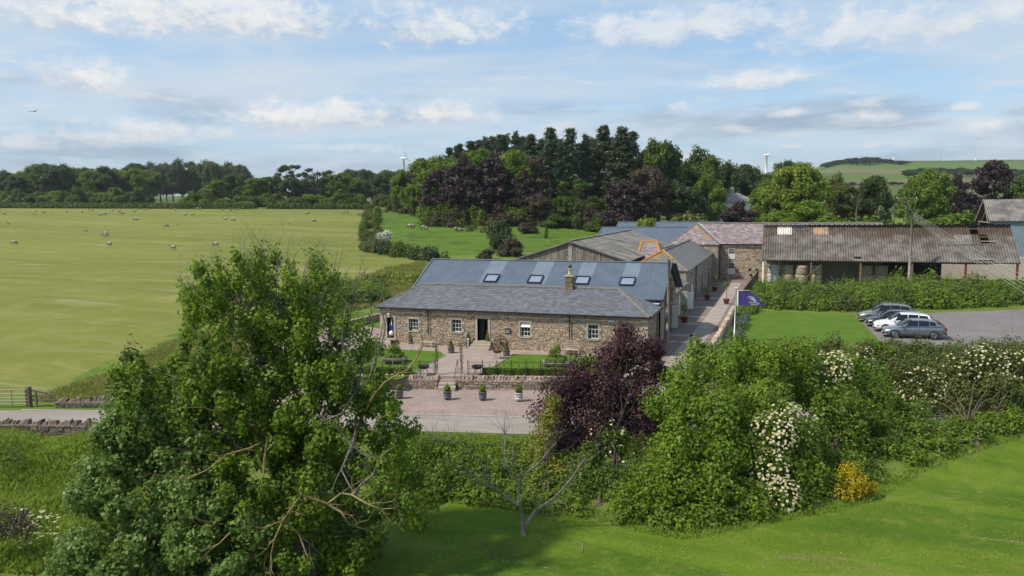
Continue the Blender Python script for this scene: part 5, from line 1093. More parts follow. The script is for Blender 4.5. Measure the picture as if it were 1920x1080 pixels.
# ------------------------------------------------------------------ cars (front at local x = 0, rear at x = length)
def car(label, px, py, length, width, height, paint, kind, rz=0.0, Yc=None):
    p = P(px, py, .03); loc = (39.45+(22.6-Yc)*.14, Yc+1.2, .03); length *= 1.1; width *= 1.05; height *= 1.05
    o = thing('parked_car', label, 'car', loc, rz, 'cars parked in a row on the gravel'); l, w = length, width/2
    bz, gc = .62*height/1.5, .22
    if kind == 'suv': belt = lambda x: np.interp(x/l, (0, .03, .10, .27, .6, .9, .97, 1), (.60, .72, .82, .96, 1.0, 1.06, 1.0, .86))*height/1.62; roof = ((.235, .0), (.30, .45), (.385, .88), (.46, .97), (.56, 1.0), (.74, .97), (.86, .86), (.93, .62), (.99, .0))
    else: belt = lambda x: np.interp(x/l, (0, .03, .10, .28, .6, .86, .96, 1), (.54, .64, .73, .87, .94, 1.0, .97, .84))*height/1.48; roof = ((.225, .0), (.30, .42), (.40, .86), (.48, .97), (.56, 1.0), (.68, .97), (.80, .86), (.90, .62), (.985, .0))
    xs = [0, .02, .06, .13, .2, .28, .4, .55, .7, .82, .91, .965, .99, 1.0]; wf = np.interp(xs, (0, .03, .12, .3, .8, .95, 1), (.74, .86, .96, 1.0, 1.0, .94, .84)); lo = np.interp(xs, (0, .05, .12, .88, .96, 1), (.34, .24, .20, .20, .28, .40))
    V = []
    for x, f, b in zip(xs, wf, lo):
        z = float(belt(x*l)); ww = w*f; h = z-b
        V.append([(x*l, 0, b)]+[(x*l, s*y*ww, b+h*t) for s, seq in ((1, ((.82, 0), (.97, .10), (1.0, .34), (1.0, .58), (.975, .82), (.90, .95), (.66, 1.02))),) for y, t in seq]+[(x*l, 0, z+.035)]+[(x*l, -y*ww, b+h*t) for y, t in reversed(((.82, 0), (.97, .10), (1.0, .34), (1.0, .58), (.975, .82), (.90, .95), (.66, 1.02)))])
    n, m = len(V), len(V[0]); k = MB(); k.add([q for r in V for q in r], [(i*m+j, i*m+(j+1) % m, (i+1)*m+(j+1) % m, (i+1)*m+j) for i in range(n-1) for j in range(m)]+[tuple(range(m-1, -1, -1)), tuple((n-1)*m+j for j in range(m))])
    bo = ob('body', k, paint, o, True, world=False); s_ = bo.modifiers.new('s', 'SUBSURF'); s_.levels = 1; s_.render_levels = 1
    def cab(x, v):                                                    # cabin surface: v 0 = belt line, 1 = roof centre
        f = float(np.interp(x/l, [r[0] for r in roof], [r[1] for r in roof])); zb = float(belt(x))-.02; zr = zb+(height-zb)*f
        wb = w*.93*float(np.interp(x/l, (.2, .3, .85, 1), (.92, 1, .98, .85))); wr = w*.70
        if v < .6: t = v/.6; y = wb+(wb-(wb-wr)*f-wb)*t; z = zb+(zr-.05*f-zb)*t
        else: t = (v-.6)/.4; y = (wb-(wb-wr)*f)*cos(t*pi/2)**.7 if t < 1 else 0; z = zr-.05*f+.05*f*sin(t*pi/2)
        return y, z
    xr = [roof[0][0]+(roof[-1][0]-roof[0][0])*i/26 for i in range(27)]; vs = [0, .2, .4, .6, .7, .8, .9, 1.0]; V = []
    for x in xr: r = [cab(x*l, v) for v in vs]; V.append([(x*l, y, z) for y, z in r]+[(x*l, -y, z) for y, z in reversed(r[:-1])])
    n, m = len(V), len(V[0]); k = MB(); k.add([q for r in V for q in r], [(i*m+j, (i+1)*m+j, (i+1)*m+j+1, i*m+j+1) for i in range(n-1) for j in range(m-1)]); ob('roof', k, paint, o, True, world=False)
    def pane(name, x0, x1, v0, v1, sides, nx=6, nv=5, skew=0.0, both=False):
        for s in sides:
            q = MB(); A = []
            for i in range(nx+1):
                for j in range(nv+1):
                    v = v0+(v1-v0)*j/nv; x = (x0+(x1-x0)*i/nx)*l+skew*(j/nv)*(1-i/nx if skew > 0 else i/nx); y, z = cab(x, min(v, 1)) if v <= 1 else (lambda a: (-a[0], a[1]))(cab(x, 2-v)); A.append((x+(-.012 if both and x0 < .4 else (.012 if both else 0)), s*(y+(.012 if not both else 0)), z+.010))
            f = [(i*(nv+1)+j, (i+1)*(nv+1)+j, (i+1)*(nv+1)+j+1, i*(nv+1)+j+1) for i in range(nx) for j in range(nv)]; q.add(A, f if s > 0 else [tuple(reversed(t)) for t in f]); ob(name, q, M_carglass, o, True, world=False)
    r1, r2 = roof[3][0]-.055, roof[-3][0]+.01
    pane('windscreen', roof[0][0]+.015, r1+.03, .42, 1.58, (1,), 8, 16, both=True); pane('rear_window', r2+.03, roof[-1][0]-.03, .4, 1.6, (1,), 6, 16, both=True)
    pane('side_window', r1-.075, .545, .06, .56, (1, -1), 7, 4, skew=.34); pane('side_window', .555, .715, .06, .56, (1, -1)); pane('side_window', .727, r2+.02, .10, .52, (1, -1), 5, 4, skew=-.12)
    wr_ = .33 if kind == 'suv' else .315
    for x in (.19*l, .80*l):
        for s in (1, -1):
            k = MB(); k.tube([(x, s*(w-.20), wr_), (x, s*(w+.004), wr_)], wr_*1.16, 20); ob('wheel_arch', k, M_tyre, bo, world=False)
            k = MB(); k.tube([(x, s*(w-.19), wr_), (x, s*(w-.02), wr_), (x, s*(w+.012), wr_)], [wr_, wr_, wr_*.92], 20); t = ob('tyre', k, M_tyre, o, world=False)
            k = MB(); k.tube([(x, s*(w+.006), wr_), (x, s*(w+.016), wr_)], wr_*.20, 10)
            for a in range(5): k.bar((x, s*(w+.014), wr_), (x+cos(a*2*pi/5)*wr_*.66, s*(w+.014), wr_+sin(a*2*pi/5)*wr_*.66), .07, .012, up=(0, 1, 0))
            k.tube([(x+wr_*.68*cos(2*pi*i/20), s*(w+.012), wr_+wr_*.68*sin(2*pi*i/20)) for i in range(21)], .022, 5, False); ob('rim', k, M_alloy, t, world=False)
    for s in (1, -1):
        z = float(belt(.05*l)); k = MB(); k.add([(.012*l, s*w*.52, z-.17), (.055*l, s*w*.90, z-.13), (.11*l, s*w*.93, z-.07), (.05*l, s*w*.60, z-.03), (-.006*l, s*w*.52, z-.20), (.035*l, s*w*.93, z-.20), (.10*l, s*w*.965, z-.15)], [(0, 1, 2, 3), (4, 5, 1, 0), (5, 6, 2, 1)]); ob('headlight', k, M_lens, o, world=False)
        z = float(belt(.97*l)); k = MB(); k.box(.955*l, .994*l, s*w*.74 if s > 0 else -w*.93, s*w*.93 if s > 0 else -w*.74, z-.20, z-.03); ob('tail_light', k, M_tail, o, world=False)
        k = MB(); xm = roof[0][0]*l+.40; zm = float(belt(xm)); k.box(xm-.06, xm+.10, s*(w+.02) if s > 0 else -(w+.20), s*(w+.20) if s > 0 else -(w+.02), zm+.0, zm+.13); mo = ob('mirror', k, paint, o, world=False); bv = mo.modifiers.new('b', 'BEVEL'); bv.width = .03; bv.segments = 2
        for x in (.40, .57, .745): k = MB(); k.bar((x*l, s*(w+.002), .34), (x*l, s*(w*.985), float(belt(x*l))-.05), .006, .012); ob('door_seam', k, M_tyre, bo, world=False)
        for x in (.50, .67): k = MB(); k.box(x*l, x*l+.16, s*w-.01, s*w+.02, float(belt(x*l))-.20, float(belt(x*l))-.175); ob('door_handle', k, paint, bo, world=False)
    k = MB(); k.box(-.012, .03, -w*.46, w*.46, .40, .56); ob('grille', k, M_tyre, o, world=False); k = MB(); k.box(-.02, .0, -.26, .26, .30, .39); ob('number_plate', k, M_white, o, world=False)
    k = MB(); k.box(-.004*l, .02*l, -w*.66, w*.66, .22, .32); k.box(.985*l, 1.0*l+.01, -w*.72, w*.72, .28, .44); ob('bumper_insert', k, M_tyre, o, world=False)
    if kind == 'suv':
        for s in (1, -1): k = MB(); k.tube([(.40*l, s*w*.66, height-.0), (.44*l, s*w*.67, height+.045), (.80*l, s*w*.66, height+.035), (.84*l, s*w*.65, height-.03)], .016, 6); ob('roof_rail', k, M_alloy, o, world=False)
    return o
def paint(name, c, metal=.0): return mat(name, c, .28, .04, 2, 0, spec=.5, metal=metal, coat=.7)
M_carglass = NT('car_glass').bsdf((.010, .013, .018), .10, 0, .35); M_tyre = mat('tyre_rubber', (.014, .014, .014), .8, .1); M_alloy = mat('alloy', (.38, .38, .38), .35, .05, 3, 0, metal=.8); M_lens = NT('lamp_lens').bsdf((.55, .57, .58), .1, 0, .6); M_tail = NT('tail_lens').bsdf((.30, .008, .012), .2, 0, .5)
car('grey-green SUV, farthest of the four parked cars and nearest the weedy bank', 1610, 600, 4.55, 1.86, 1.66, paint('grey_green_paint', (.19, .20, .18), .5), 'suv', 0, 22.6)
car('dark navy hatchback, second from the weedy bank in the row of cars', 1622, 608, 4.40, 1.80, 1.46, paint('navy_paint', (.014, .016, .035), .3), 'hatch', 0, 19.7)
w_ = car('white crossover with roof rails, third from the weedy bank in the row of cars', 1640, 620, 4.45, 1.82, 1.60, paint('white_car_paint', (.74, .74, .73)), 'suv', 0, 16.9)
k = MB(); k.slab([(1.95, -.42, 1.632), (3.0, -.42, 1.628), (3.0, .42, 1.628), (1.95, .42, 1.632)], .012); ob('sunroof', k, M_carglass, w_, world=False)
car('blue-grey hatchback nearest the camera in the row of parked cars', 1652, 636, 4.42, 1.80, 1.48, paint('blue_grey_paint', (.155, .18, .21), .5), 'hatch', 0, 14.0)

# ------------------------------------------------------------------ sheep
M_wool = mat('sheep_wool', (.36, .32, .25), .95, .12, 8, .5, 30); M_face = mat('sheep_face', (.10, .085, .07), .9, .1)
def sheep_mesh(name, graze, seed, lamb=False):
    r = np.random.default_rng(seed); me = bpy.data.meshes.new(name); vs, fs = [], []
    import bmesh
    bm = bmesh.new(); bmesh.ops.create_icosphere(bm, subdivisions=3, radius=1)
    for v in bm.verts:
        c = v.co; k = 1+.05*sin(c.x*9+seed)+.05*sin(c.y*11+c.z*8); c.x *= .56*k*(1.0 if c.x < 0 else .96); c.y *= .27*k; c.z = .62+c.z*.27*k*(1 if c.z > 0 else .88)
    for f in bm.faces: f.material_index = 0; f.smooth = True
    m = MB(); hx, hz_ = (.74, .28) if graze else (.74, .82); m.tube([(.42, 0, .70), (.58, 0, .5 if graze else .80), (hx-.05, 0, hz_+.04), (hx+.10, 0, hz_-.10)], [.17, .13, .10, .055], 8)
    for s in (1, -1): m.add([(hx-.07, s*.07, hz_+.06), (hx-.13, s*.19, hz_+.08), (hx-.03, s*.10, hz_+.02)], [(0, 1, 2)])
    for x in (-.36, .32):
        for s in (1, -1): m.tube([(x, s*.15, .50), (x+.02, s*.15, .25), (x, s*.15, 0)], [.075, .05, .04], 6)
    m.tube([(-.52, 0, .70), (-.60, 0, .55), (-.60, 0, .42)], [.07, .06, .03], 6)
    base = [bm.verts.new(v) for v in m.v]
    for f in m.f:
        try: q = bm.faces.new([base[i] for i in f]); q.material_index = 1
        except ValueError: pass
    bm.to_mesh(me); bm.free(); me.materials.append(M_wool); me.materials.append(M_face); return me
SH = [sheep_mesh('sheep', True, 1), sheep_mesh('sheep', False, 2), sheep_mesh('sheep', True, 5)]
def sheep(px, py, label, i, rz, s=.98, group='sheep in the mown field'):
    p = G(px, py); o = link('sheep', SH[i % 3]); o.location = tuple(p); o.rotation_euler = (0, 0, rz+YAW); o.scale = (s, s, s); tag(o, label, 'sheep', group)
near = [(26, 459, 'lone sheep near the left edge of the mown field'), (198, 445, 'upper sheep of a close pair in the left half of the mown field'), (197, 441, 'rear sheep of the close pair in the left half of the mown field'), (206, 461, 'lone sheep just below the close pair in the mown field'), (325, 468, 'sheep in the middle of the mown field, nearest the camera'), (405, 462, 'lone sheep right of the nearest sheep in the mown field'), (311, 426, 'lone sheep above the nearest sheep, mid field'), (423, 413, 'left sheep of the pair near the far hedge middle'), (437, 415, 'right sheep of the pair near the far hedge middle'), (588, 417, 'lone sheep in the right half of the mown field'), (187, 405, 'left sheep of a touching pair below the far hedge at left'), (195, 404, 'right sheep of a touching pair below the far hedge at left')]
for i, (x, y, lab) in enumerate(near): sheep(x, y, lab, i, float(RNG.choice([0.2, 3.0, .5, 2.7])))
far_s = [(8, 402), (63, 402), (67, 398), (81, 400), (126, 398), (154, 399), (168, 395), (174, 395), (211, 396), (229, 402), (256, 395), (252, 398), (271, 395), (329, 395), (347, 404), (361, 404), (370, 393), (376, 393), (418, 395), (433, 396), (441, 395), (448, 394), (224, 399), (254, 413), (258, 413), (573, 402), (578, 401), (643, 400), (652, 400), (673, 404), (160, 434), (16, 421), (249, 421), (332, 422), (542, 420)]
for i, (x, y) in enumerate(far_s): sheep(x, y, 'small distant sheep on the upper part of the mown field', i, float(RNG.uniform(0, 6.28)), .85 if i < 30 else .6)
for i, (x, y, lab) in enumerate(((769, 428, 'left sheep of the pair on the green pasture slope'), (774, 429, 'right sheep of the pair on the green pasture slope'), (794, 431, 'white sheep in the middle of the green pasture slope'), (800, 433, 'sheep just right of the middle one on the green pasture slope'), (794, 422, 'uppermost sheep on the green pasture slope'), (855, 434, 'left sheep of the pair below the copper trees'), (863, 436, 'right sheep of the pair below the copper trees'))): sheep(x, y, lab, i, float(RNG.uniform(0, 6.28)), 1.2, 'sheep in the green pasture')

# ------------------------------------------------------------------ wind turbines
M_turb = mat('turbine_white', (.85, .85, .85), .5, .03, 1, 0)
def turbine(px, pyb, pyh, D, label, a0, yawt=0.0, rb=None):
    b = GD(px, D); hub = top_z(px, pyh, b); hh = hub-b[2]; r = rb or hh*.62; o = thing('wind_turbine', label, 'wind turbine', tuple(b), YAW+yawt, 'wind turbines on the skyline')
    k = MB(); k.tube([(0, 0, -2), (0, 0, hh)], [hh*.05, hh*.032], 12); ob('tower', k, M_turb, o, True, world=False); k = MB(); k.tube([(0, -hh*.06, hh), (0, hh*.09, hh)], [hh*.025, hh*.028], 8); ob('nacelle', k, M_turb, o, world=False); k = MB(); k.tube([(0, -hh*.09, hh), (0, -hh*.06, hh)], [hh*.008, hh*.026], 8); ob('hub', k, M_turb, o, world=False)
    for j in range(3): a = a0+j*2*pi/3; d = Vector((sin(a), 0, cos(a))); e = Vector((cos(a), 0, -sin(a))); c = Vector((0, -hh*.075, hh)); k = MB(); k.add([c+d*r*.03-e*hh*.012, c+d*r*.03+e*hh*.012, c+d*r*.25+e*hh*.03, c+d*r+e*hh*.004, c+d*r-e*hh*.004, c+d*r*.25-e*hh*.012]+[c+Vector((0, hh*.012, 0))+d*r*.03, c+Vector((0, hh*.010, 0))+d*r*.25, c+Vector((0, hh*.003, 0))+d*r], [(0, 1, 2, 5), (5, 2, 3, 4), (1, 6, 7, 2), (2, 7, 8, 3), (6, 0, 5, 7), (7, 5, 4, 8)]); ob('blade', k, M_turb, o, world=False)
turbine(1671, 306, 286, 1450, 'tallest wind turbine, standing over the wooded hill at right', .05, .5, 24); turbine(1824, 304, 289, 1500, 'wind turbine on the bare hill left of the copper beeches', .5, -.3, 17); turbine(1435, 316, 291, 1300, 'wind turbine above the tree line left of the pale green tree', 2.2, 1.0, 11); turbine(1637, 300, 294.5, 1500, 'small turbine just above the wooded hilltop', .3, .2, 9); turbine(1791, 306, 299.5, 1700, 'small distant turbine on the hill between mast and bare-hill turbine', .8, .1, 8); turbine(759, 318, 297, 1400, 'thin wind turbine left of the pine wood', 1.9, 1.1, 15)
b = GD(1760, 1500); k = MB(); zt = top_z(1760, 290, b)-b[2]; k.tube([(0, 0, -1), (0, 0, zt)], [.6, .25], 6); o = thing('radio_mast', 'thin grey mast on the far hill between two turbines', 'mast', tuple(b)); ob('mast', k, mat('mast_grey', (.3, .31, .33), .7), o, world=False)
# a bird in the sky
c = PD(61, 209, 60); k = MB(); k.add([(0, 0, 0), (.12, .02, .0), (.30, .0, .07), (.52, .05, .02), (.25, .12, .05), (-.12, .02, .0), (-.30, 0, .07), (-.52, .05, .02), (-.25, .12, .05), (0, .25, -.01), (0, -.16, .01)], [(10, 1, 9, 5), (1, 2, 4), (2, 3, 4), (1, 4, 9), (5, 8, 6), (6, 8, 7), (5, 9, 8)]); o = ob('bird', k, mat('bird_dark', (.02, .02, .022), .9)); o.location = tuple(c); tag(o, 'dark bird flying in the sky at the far left', 'bird')

# ------------------------------------------------------------------ foliage materials
def LM(n, d, l, t=.33, r=.5): return leafmat(n, d, l, t, r)
LG = dict(oak=LM('oak_leaf', (.052, .098, .013), (.118, .178, .026), .4), dark=LM('dark_leaf', (.034, .064, .018), (.078, .118, .030), .36), mid=LM('mid_leaf', (.086, .152, .012), (.182, .262, .028), .45), bright=LM('bright_leaf', (.098, .172, .010), (.200, .288, .026), .44), yellow=LM('lime_leaf', (.130, .185, .015), (.235, .300, .040), .42),
          olive=LM('olive_leaf', (.072, .092, .018), (.135, .152, .036)), copper=LM('copper_leaf', (.030, .020, .021), (.070, .046, .046), .2), brown=LM('brown_leaf', (.062, .050, .030), (.120, .095, .055)), pine=LM('pine_needle', (.042, .066, .028), (.092, .118, .052), .25), spruce=LM('spruce_needle', (.028, .060, .024), (.066, .112, .042), .2), blue=LM('grey_leaf', (.09, .12, .10), (.17, .21, .17)))
M_bark = mat('bark', (.095, .075, .055), .95, .3, 4, .6, 14); M_pinebark = mat('pine_bark', (.125, .095, .075), .95, .3, 3, .6, 10); M_greybark = mat('grey_bark', (.175, .155, .13), .95, .3, 5, .5, 16); M_lichenbark = mat('lichen_bark', (.225, .165, .075), .95, .45, 3, .5, 16)
def limb(mb, a, b, r0, r1, rng, n=5, wob=.08, sides=6):
    a, b = np.array(a, float), np.array(b, float); ln_ = np.linalg.norm(b-a); pts = []
    for i in range(n+1): t = i/n; q = a+(b-a)*t+rng.normal(0, wob*ln_*.5, 3)*sin(pi*t)+np.array([0, 0, .10*ln_*sin(pi*t)]); pts.append(tuple(q))
    mb.tube(pts, [r0+(r1-r0)*(i/n)**.8 for i in range(n+1)], sides); return pts
def twigs(mb, a, d, ln_, r, depth_, rng, spread=.6, n=2, sides=4):
    d = np.array(d, float); d /= np.linalg.norm(d); p = np.array(a, float); pts = [tuple(p)]
    for i in range(3): d = d+rng.normal(0, .16, 3); d /= np.linalg.norm(d); p = p+d*ln_/3; pts.append(tuple(p))
    mb.tube(pts, [r, r*.85, r*.65, r*.4], sides, False)
    if depth_:
        for i in range(n): q = np.array(pts[1+i % 3 if i else 3]); e = d+rng.normal(0, spread, 3); twigs(mb, q, e, ln_*rng.uniform(.5, .8), r*.5, depth_-1, rng, spread, n, sides)
# ---- tree prototypes, base at the origin, ~10 m tall
def proto(name, kind, seed):
    rng = np.random.default_rng(seed); o = thing(name, 'tree', 'tree'); tr = MB(); cl = []
    if kind in ('round', 'tall', 'skirt'):
        rx, z0, z1 = dict(round=(3.9, 1.5, 10), tall=(2.7, 1.4, 10), skirt=(2.9, .05, 10))[kind]; zc = (z0+z1)/2; rz = (z1-z0)/2
        n = dict(round=48, tall=42, skirt=72)[kind]
        for i in range(n):
            d = rng.normal(size=3); d /= np.linalg.norm(d); rr = rng.uniform(.45, .86); e = 1+.12*sin(3*math.atan2(d[1], d[0])+seed)
            wide = 1.0 if kind != 'skirt' else 1.1-.3*max(0, d[2])+.25*max(0, -d[2])
            r = rng.uniform(.20, .34)*rx*(1 if kind != 'skirt' else .82); c = np.array([d[0]*rx*rr*e*wide, d[1]*rx*rr*e*wide, zc+d[2]*(rz-r*.5)*(.55+.45*rr)]); cl.append((c, (r*1.15, r*1.15, r*.85)))
        tr.tube([(0, 0, -.4), (.05, 0, z0+.8), (.1, .1, zc), (0, 0, z1-1.2)], [.30, .22, .15, .04], 7)
        for c, r in cl[:14]: limb(tr, (.05, .02, z0+.8+.35*max(0, c[2]-z0-.8)), c, .10, .03, rng)
        V, C = clumps_leaves(cl, 34 if kind != 'skirt' else 40, .30, rng, .3, up=.35)
    elif kind == 'pine':
        h0 = 3.4; tr.tube([(0, 0, -.4), (.06, .02, 4), (.0, .05, 8), (0, 0, 10)], [.17, .13, .08, .02], 7)
        for i in range(105):
            t = rng.uniform(0, 1)**.9; z = h0+(9.75-h0)*t; a = rng.uniform(0, 2*pi); ln_ = (.12+1.5*(1-t)**1.05*(1 if t > .12 else .5+4*t))*rng.uniform(.55, 1.15); e = np.array([cos(a)*ln_, sin(a)*ln_, z+.06*ln_])
            if i % 2: limb(tr, (0, 0, z), e, .03, .01, rng, 2, .05, 4)
            for s in (.45, .75, 1.0): cl.append((np.array([e[0]*s, e[1]*s, z+.06*ln_*s])+rng.normal(0, .09, 3), (.30, .30, .20)))
        for i in range(10): z = rng.uniform(1.5, h0); a = rng.uniform(0, 6.28); limb(tr, (0, 0, z), (cos(a)*.6, sin(a)*.6, z+.05), .022, .008, rng, 2, .1, 4)
        V, C = clumps_leaves(cl, 30, .21, rng, .15, up=.15, asp=.24)
    elif kind == 'spruce':
        tr.tube([(0, 0, -.4), (0, 0, 5), (0, 0, 10.1)], [.18, .12, .02], 7)
        for i in range(90):
            t = rng.uniform(0, 1); z = 1.3+8.6*t; a = rng.uniform(0, 2*pi); ln_ = (.22+1.55*(1-t)**.85)*rng.uniform(.7, 1.1); e = np.array([cos(a)*ln_, sin(a)*ln_, z-.22*ln_])
            for s in (.35, .7, 1.0): cl.append((np.array([e[0]*s, e[1]*s, z-.22*ln_*s]), (.38, .38, .26)))
        V, C = clumps_leaves(cl, 26, .20, rng, .15, up=.1, asp=.22)
    elif kind == 'gap':                                               # half-bare broadleaf with sky showing through
        tr.tube([(0, 0, -.4), (.1, 0, 3), (-.1, .1, 6), (0, 0, 9)], [.26, .2, .13, .04], 7)
        for i in range(22):
            d = rng.normal(size=3); d /= np.linalg.norm(d); c = np.array([d[0]*3.0, d[1]*3.0, 6.4+d[2]*3.1]); r = rng.uniform(.5, .9); cl.append((c, (r, r, r*.7))); limb(tr, (0, 0, max(2, c[2]-2.2)), c, .08, .02, rng)
        V, C = clumps_leaves(cl, 30, .32, rng, .3)
    elif kind == 'bush':
        for i in range(13): a = rng.uniform(0, 6.28); rr = rng.uniform(0, 3.2); r = rng.uniform(1.3, 2.1); cl.append((np.array([cos(a)*rr, sin(a)*rr, max(r*.7, rng.uniform(1, 6.5)*(1-rr/5))]), (r, r, r*.8)))
        for c, r in cl[:6]: limb(tr, (0, 0, -.2), c, .12, .04, rng)
        V, C = clumps_leaves(cl, 24, .42, rng, .35)
    link('crown', quads_mesh('crown', V, C, LG['mid']), o, False); ob('trunk', tr, M_pinebark if kind in ('pine',) else M_bark, o, world=False)
    return o
PROTO = {}
for kd, seeds in (('round', (1, 2, 3, 4)), ('tall', (5, 6)), ('skirt', (7, 8)), ('pine', (9, 10, 11, 14)), ('spruce', (12, 13)), ('gap', (15, 16)), ('bush', (17, 18, 19))):
    PROTO[kd] = [proto(dict(round='broadleaf_tree', tall='broadleaf_tree', skirt='copper_beech', pine='pine_tree', spruce='spruce_tree', gap='open_crowned_tree', bush='bush')[kd], kd, s) for s in seeds]
USED = set()
def tree(kind, i, base, h, wd, leaf, label, group, cat='tree', rz=None, name=None):
    src = PROTO[kind][i % len(PROTO[kind])]; rz = float(RNG.uniform(0, 6.28)) if rz is None else rz
    w0 = dict(round=8.6, tall=6.2, skirt=6.6, pine=3.8, spruce=3.6, gap=7.4, bush=8.5)[kind]; h0 = 10.0 if kind != 'bush' else 7.6
    s = (wd/w0, wd/w0, h/h0); o = dup(src, tuple(base), rz, s, label, group, {'crown': LG[leaf]}); o['category'] = cat
    if name: o.name = name
    return o
def tree_px(kind, i, px, D, pyt, wpx, leaf, label, group, cat='tree', name=None, sink=0.0):
    b = GD(px, D); b[2] -= sink; h = top_z(px, pyt, b)-b[2]; return tree(kind, i, b, h, wpx*D/F_PX, leaf, label, group, cat, name=name)

# ---- the pine wood behind the pasture: (kind, px, D, top row, width px, leaf)
wood = [('round', 765, 252, 320, 60, 'mid'), ('skirt', 790, 240, 290, 52, 'copper'), ('round', 812, 236, 288, 80, 'mid'), ('round', 780, 232, 345, 60, 'mid'), ('round', 845, 228, 296, 76, 'mid'), ('skirt', 818, 206, 312, 66, 'copper'), ('skirt', 868, 204, 290, 84, 'copper'), ('pine', 862, 240, 268, 60, 'pine'), ('pine', 885, 236, 264, 66, 'pine'), ('round', 900, 224, 278, 74, 'mid'), ('pine', 912, 232, 258, 60, 'pine'), ('skirt', 920, 202, 288, 78, 'copper'), ('pine', 940, 226, 252, 70, 'pine'), ('skirt', 948, 218, 274, 70, 'copper'),
        ('pine', 968, 224, 248, 54, 'pine'), ('round', 968, 206, 280, 74, 'bright'), ('skirt', 985, 200, 318, 60, 'copper'), ('pine', 995, 214, 252, 62, 'pine'), ('gap', 1010, 204, 290, 70, 'brown'), ('spruce', 1032, 204, 242, 58, 'spruce'), ('spruce', 1018, 222, 262, 60, 'pine'), ('spruce', 1070, 206, 243, 58, 'spruce'), ('pine', 1052, 216, 262, 48, 'pine'), ('pine', 1098, 208, 250, 46, 'spruce'), ('pine', 1086, 222, 268, 54, 'pine'), ('pine', 1131, 210, 236, 70, 'pine'), ('pine', 1115, 226, 262, 50, 'pine'), ('pine', 1165, 206, 236, 82, 'pine'), ('pine', 1185, 214, 246, 60, 'pine'),
        ('pine', 1150, 222, 258, 60, 'pine'), ('round', 1235, 208, 256, 96, 'oak'), ('round', 1215, 196, 310, 84, 'brown'), ('round', 1310, 214, 277, 84, 'oak'), ('tall', 1272, 220, 300, 60, 'dark'), ('round', 1355, 226, 298, 70, 'dark'), ('round', 1395, 232, 306, 66, 'dark'), ('tall', 1420, 236, 310, 56, 'dark'), ('round', 1470, 236, 300, 70, 'dark'), ('round', 1280, 196, 340, 80, 'dark'), ('skirt', 1180, 172, 334, 100, 'copper'), ('round', 1330, 200, 325, 60, 'mid'), ('gap', 1080, 198, 330, 70, 'oak'), ('round', 1120, 200, 370, 66, 'mid'), ('round', 1058, 197, 366, 60, 'oak'), ('round', 1010, 196, 362, 60, 'brown'), ('bush', 960, 196, 392, 80, 'brown'), ('bush', 1040, 192, 395, 60, 'oak'), ('bush', 1140, 186, 388, 70, 'oak'), ('pine', 900, 246, 262, 56, 'pine'), ('pine', 926, 244, 256, 56, 'pine'), ('pine', 952, 240, 252, 56, 'pine'), ('pine', 980, 236, 254, 56, 'pine'), ('spruce', 1045, 232, 262, 56, 'pine'), ('pine', 1068, 234, 262, 50, 'pine'), ('pine', 1108, 236, 258, 56, 'pine'), ('pine', 1172, 232, 252, 60, 'pine'), ('pine', 845, 246, 276, 50, 'pine'), ('round', 1200, 226, 300, 70, 'oak'), ('spruce', 1004, 226, 270, 56, 'spruce'), ('round', 835, 216, 318, 60, 'mid'), ('round', 930, 214, 320, 60, 'oak')]+[('round', 790+i*33, 258, 318+(i*7)%22, 56, ('dark', 'oak')[i % 2]) for i in range(15)]
nm = {'pine': 'pine', 'spruce': 'spruce', 'skirt': 'copper beech', 'round': 'broadleaf tree', 'tall': 'narrow broadleaf tree', 'gap': 'thin-leaved tree', 'bush': 'low bush'}
cnt = {}
for i, (kd, px, D, pt, w, lf) in sorted(enumerate(wood), key=lambda t: t[1][1]):
    j = cnt[kd] = cnt.get(kd, -1)+1
    tree_px(kd, i, px, D, pt, w*(1.2 if kd not in ('pine', 'spruce') else 1.3), lf, ORD[j]+' '+nm[kd]+' from the left in the wood behind the pasture', 'trees of the wood behind the pasture', 'bush' if kd == 'bush' else 'tree')
# ---- nearer trees right of the wood and behind the shed
mids = [('bush', 1292, 150, 366, 140, 'olive', 'broad olive-green tree right behind the blue sheds'), ('bush', 1212, 140, 388, 90, 'yellow', 'bright yellow-green shrub left of the blue shed roofs'), ('skirt', 1388, 140, 374, 96, 'copper', 'low dark purple tree below the hidden house roof'),
        ('round', 1497, 168, 303, 120, 'yellow', 'large pale lime-green tree standing highest behind the shed'), ('round', 1445, 175, 336, 80, 'mid', 'mid-green tree left of the large lime tree'), ('round', 1505, 140, 374, 130, 'bright', 'bright green low tree just behind the mossy shed roof'), ('tall', 1592, 172, 330, 66, 'olive', 'dull olive tree right of the large lime tree'), ('round', 1638, 168, 327, 66, 'dark', 'dark green round tree above the shed ridge'), ('round', 1570, 190, 326, 60, 'olive', 'small olive tree behind the two trees above the shed'),
        ('round', 1738, 190, 316, 100, 'mid', 'fresh green broad tree left of the dark copper beeches'), ('skirt', 1795, 196, 322, 64, 'copper', 'left of the two dark copper beeches at right'), ('skirt', 1865, 196, 291, 90, 'copper', 'tallest dark copper beech near the right edge'), ('round', 1908, 192, 330, 60, 'oak', 'dark green tree at the right edge beyond the blue-clad shed'), ('round', 1700, 230, 345, 50, 'oak', 'small tree in the gap before the green hill field'),
        ('bush', 1640, 132, 380, 190, 'mid', 'hawthorn thicket behind the middle of the shed ridge'), ('bush', 1735, 130, 384, 190, 'olive', 'elder thicket behind the utility poles'), ('bush', 1800, 142, 378, 190, 'mid', 'sunlit bramble mound left of the blue-clad shed gable'), ('bush', 1580, 134, 384, 130, 'mid', 'small thicket behind the tan patched roof sheet'), ('bush', 1560, 120, 398, 100, 'bright', 'bright shrub peeping above the shed ridge')]
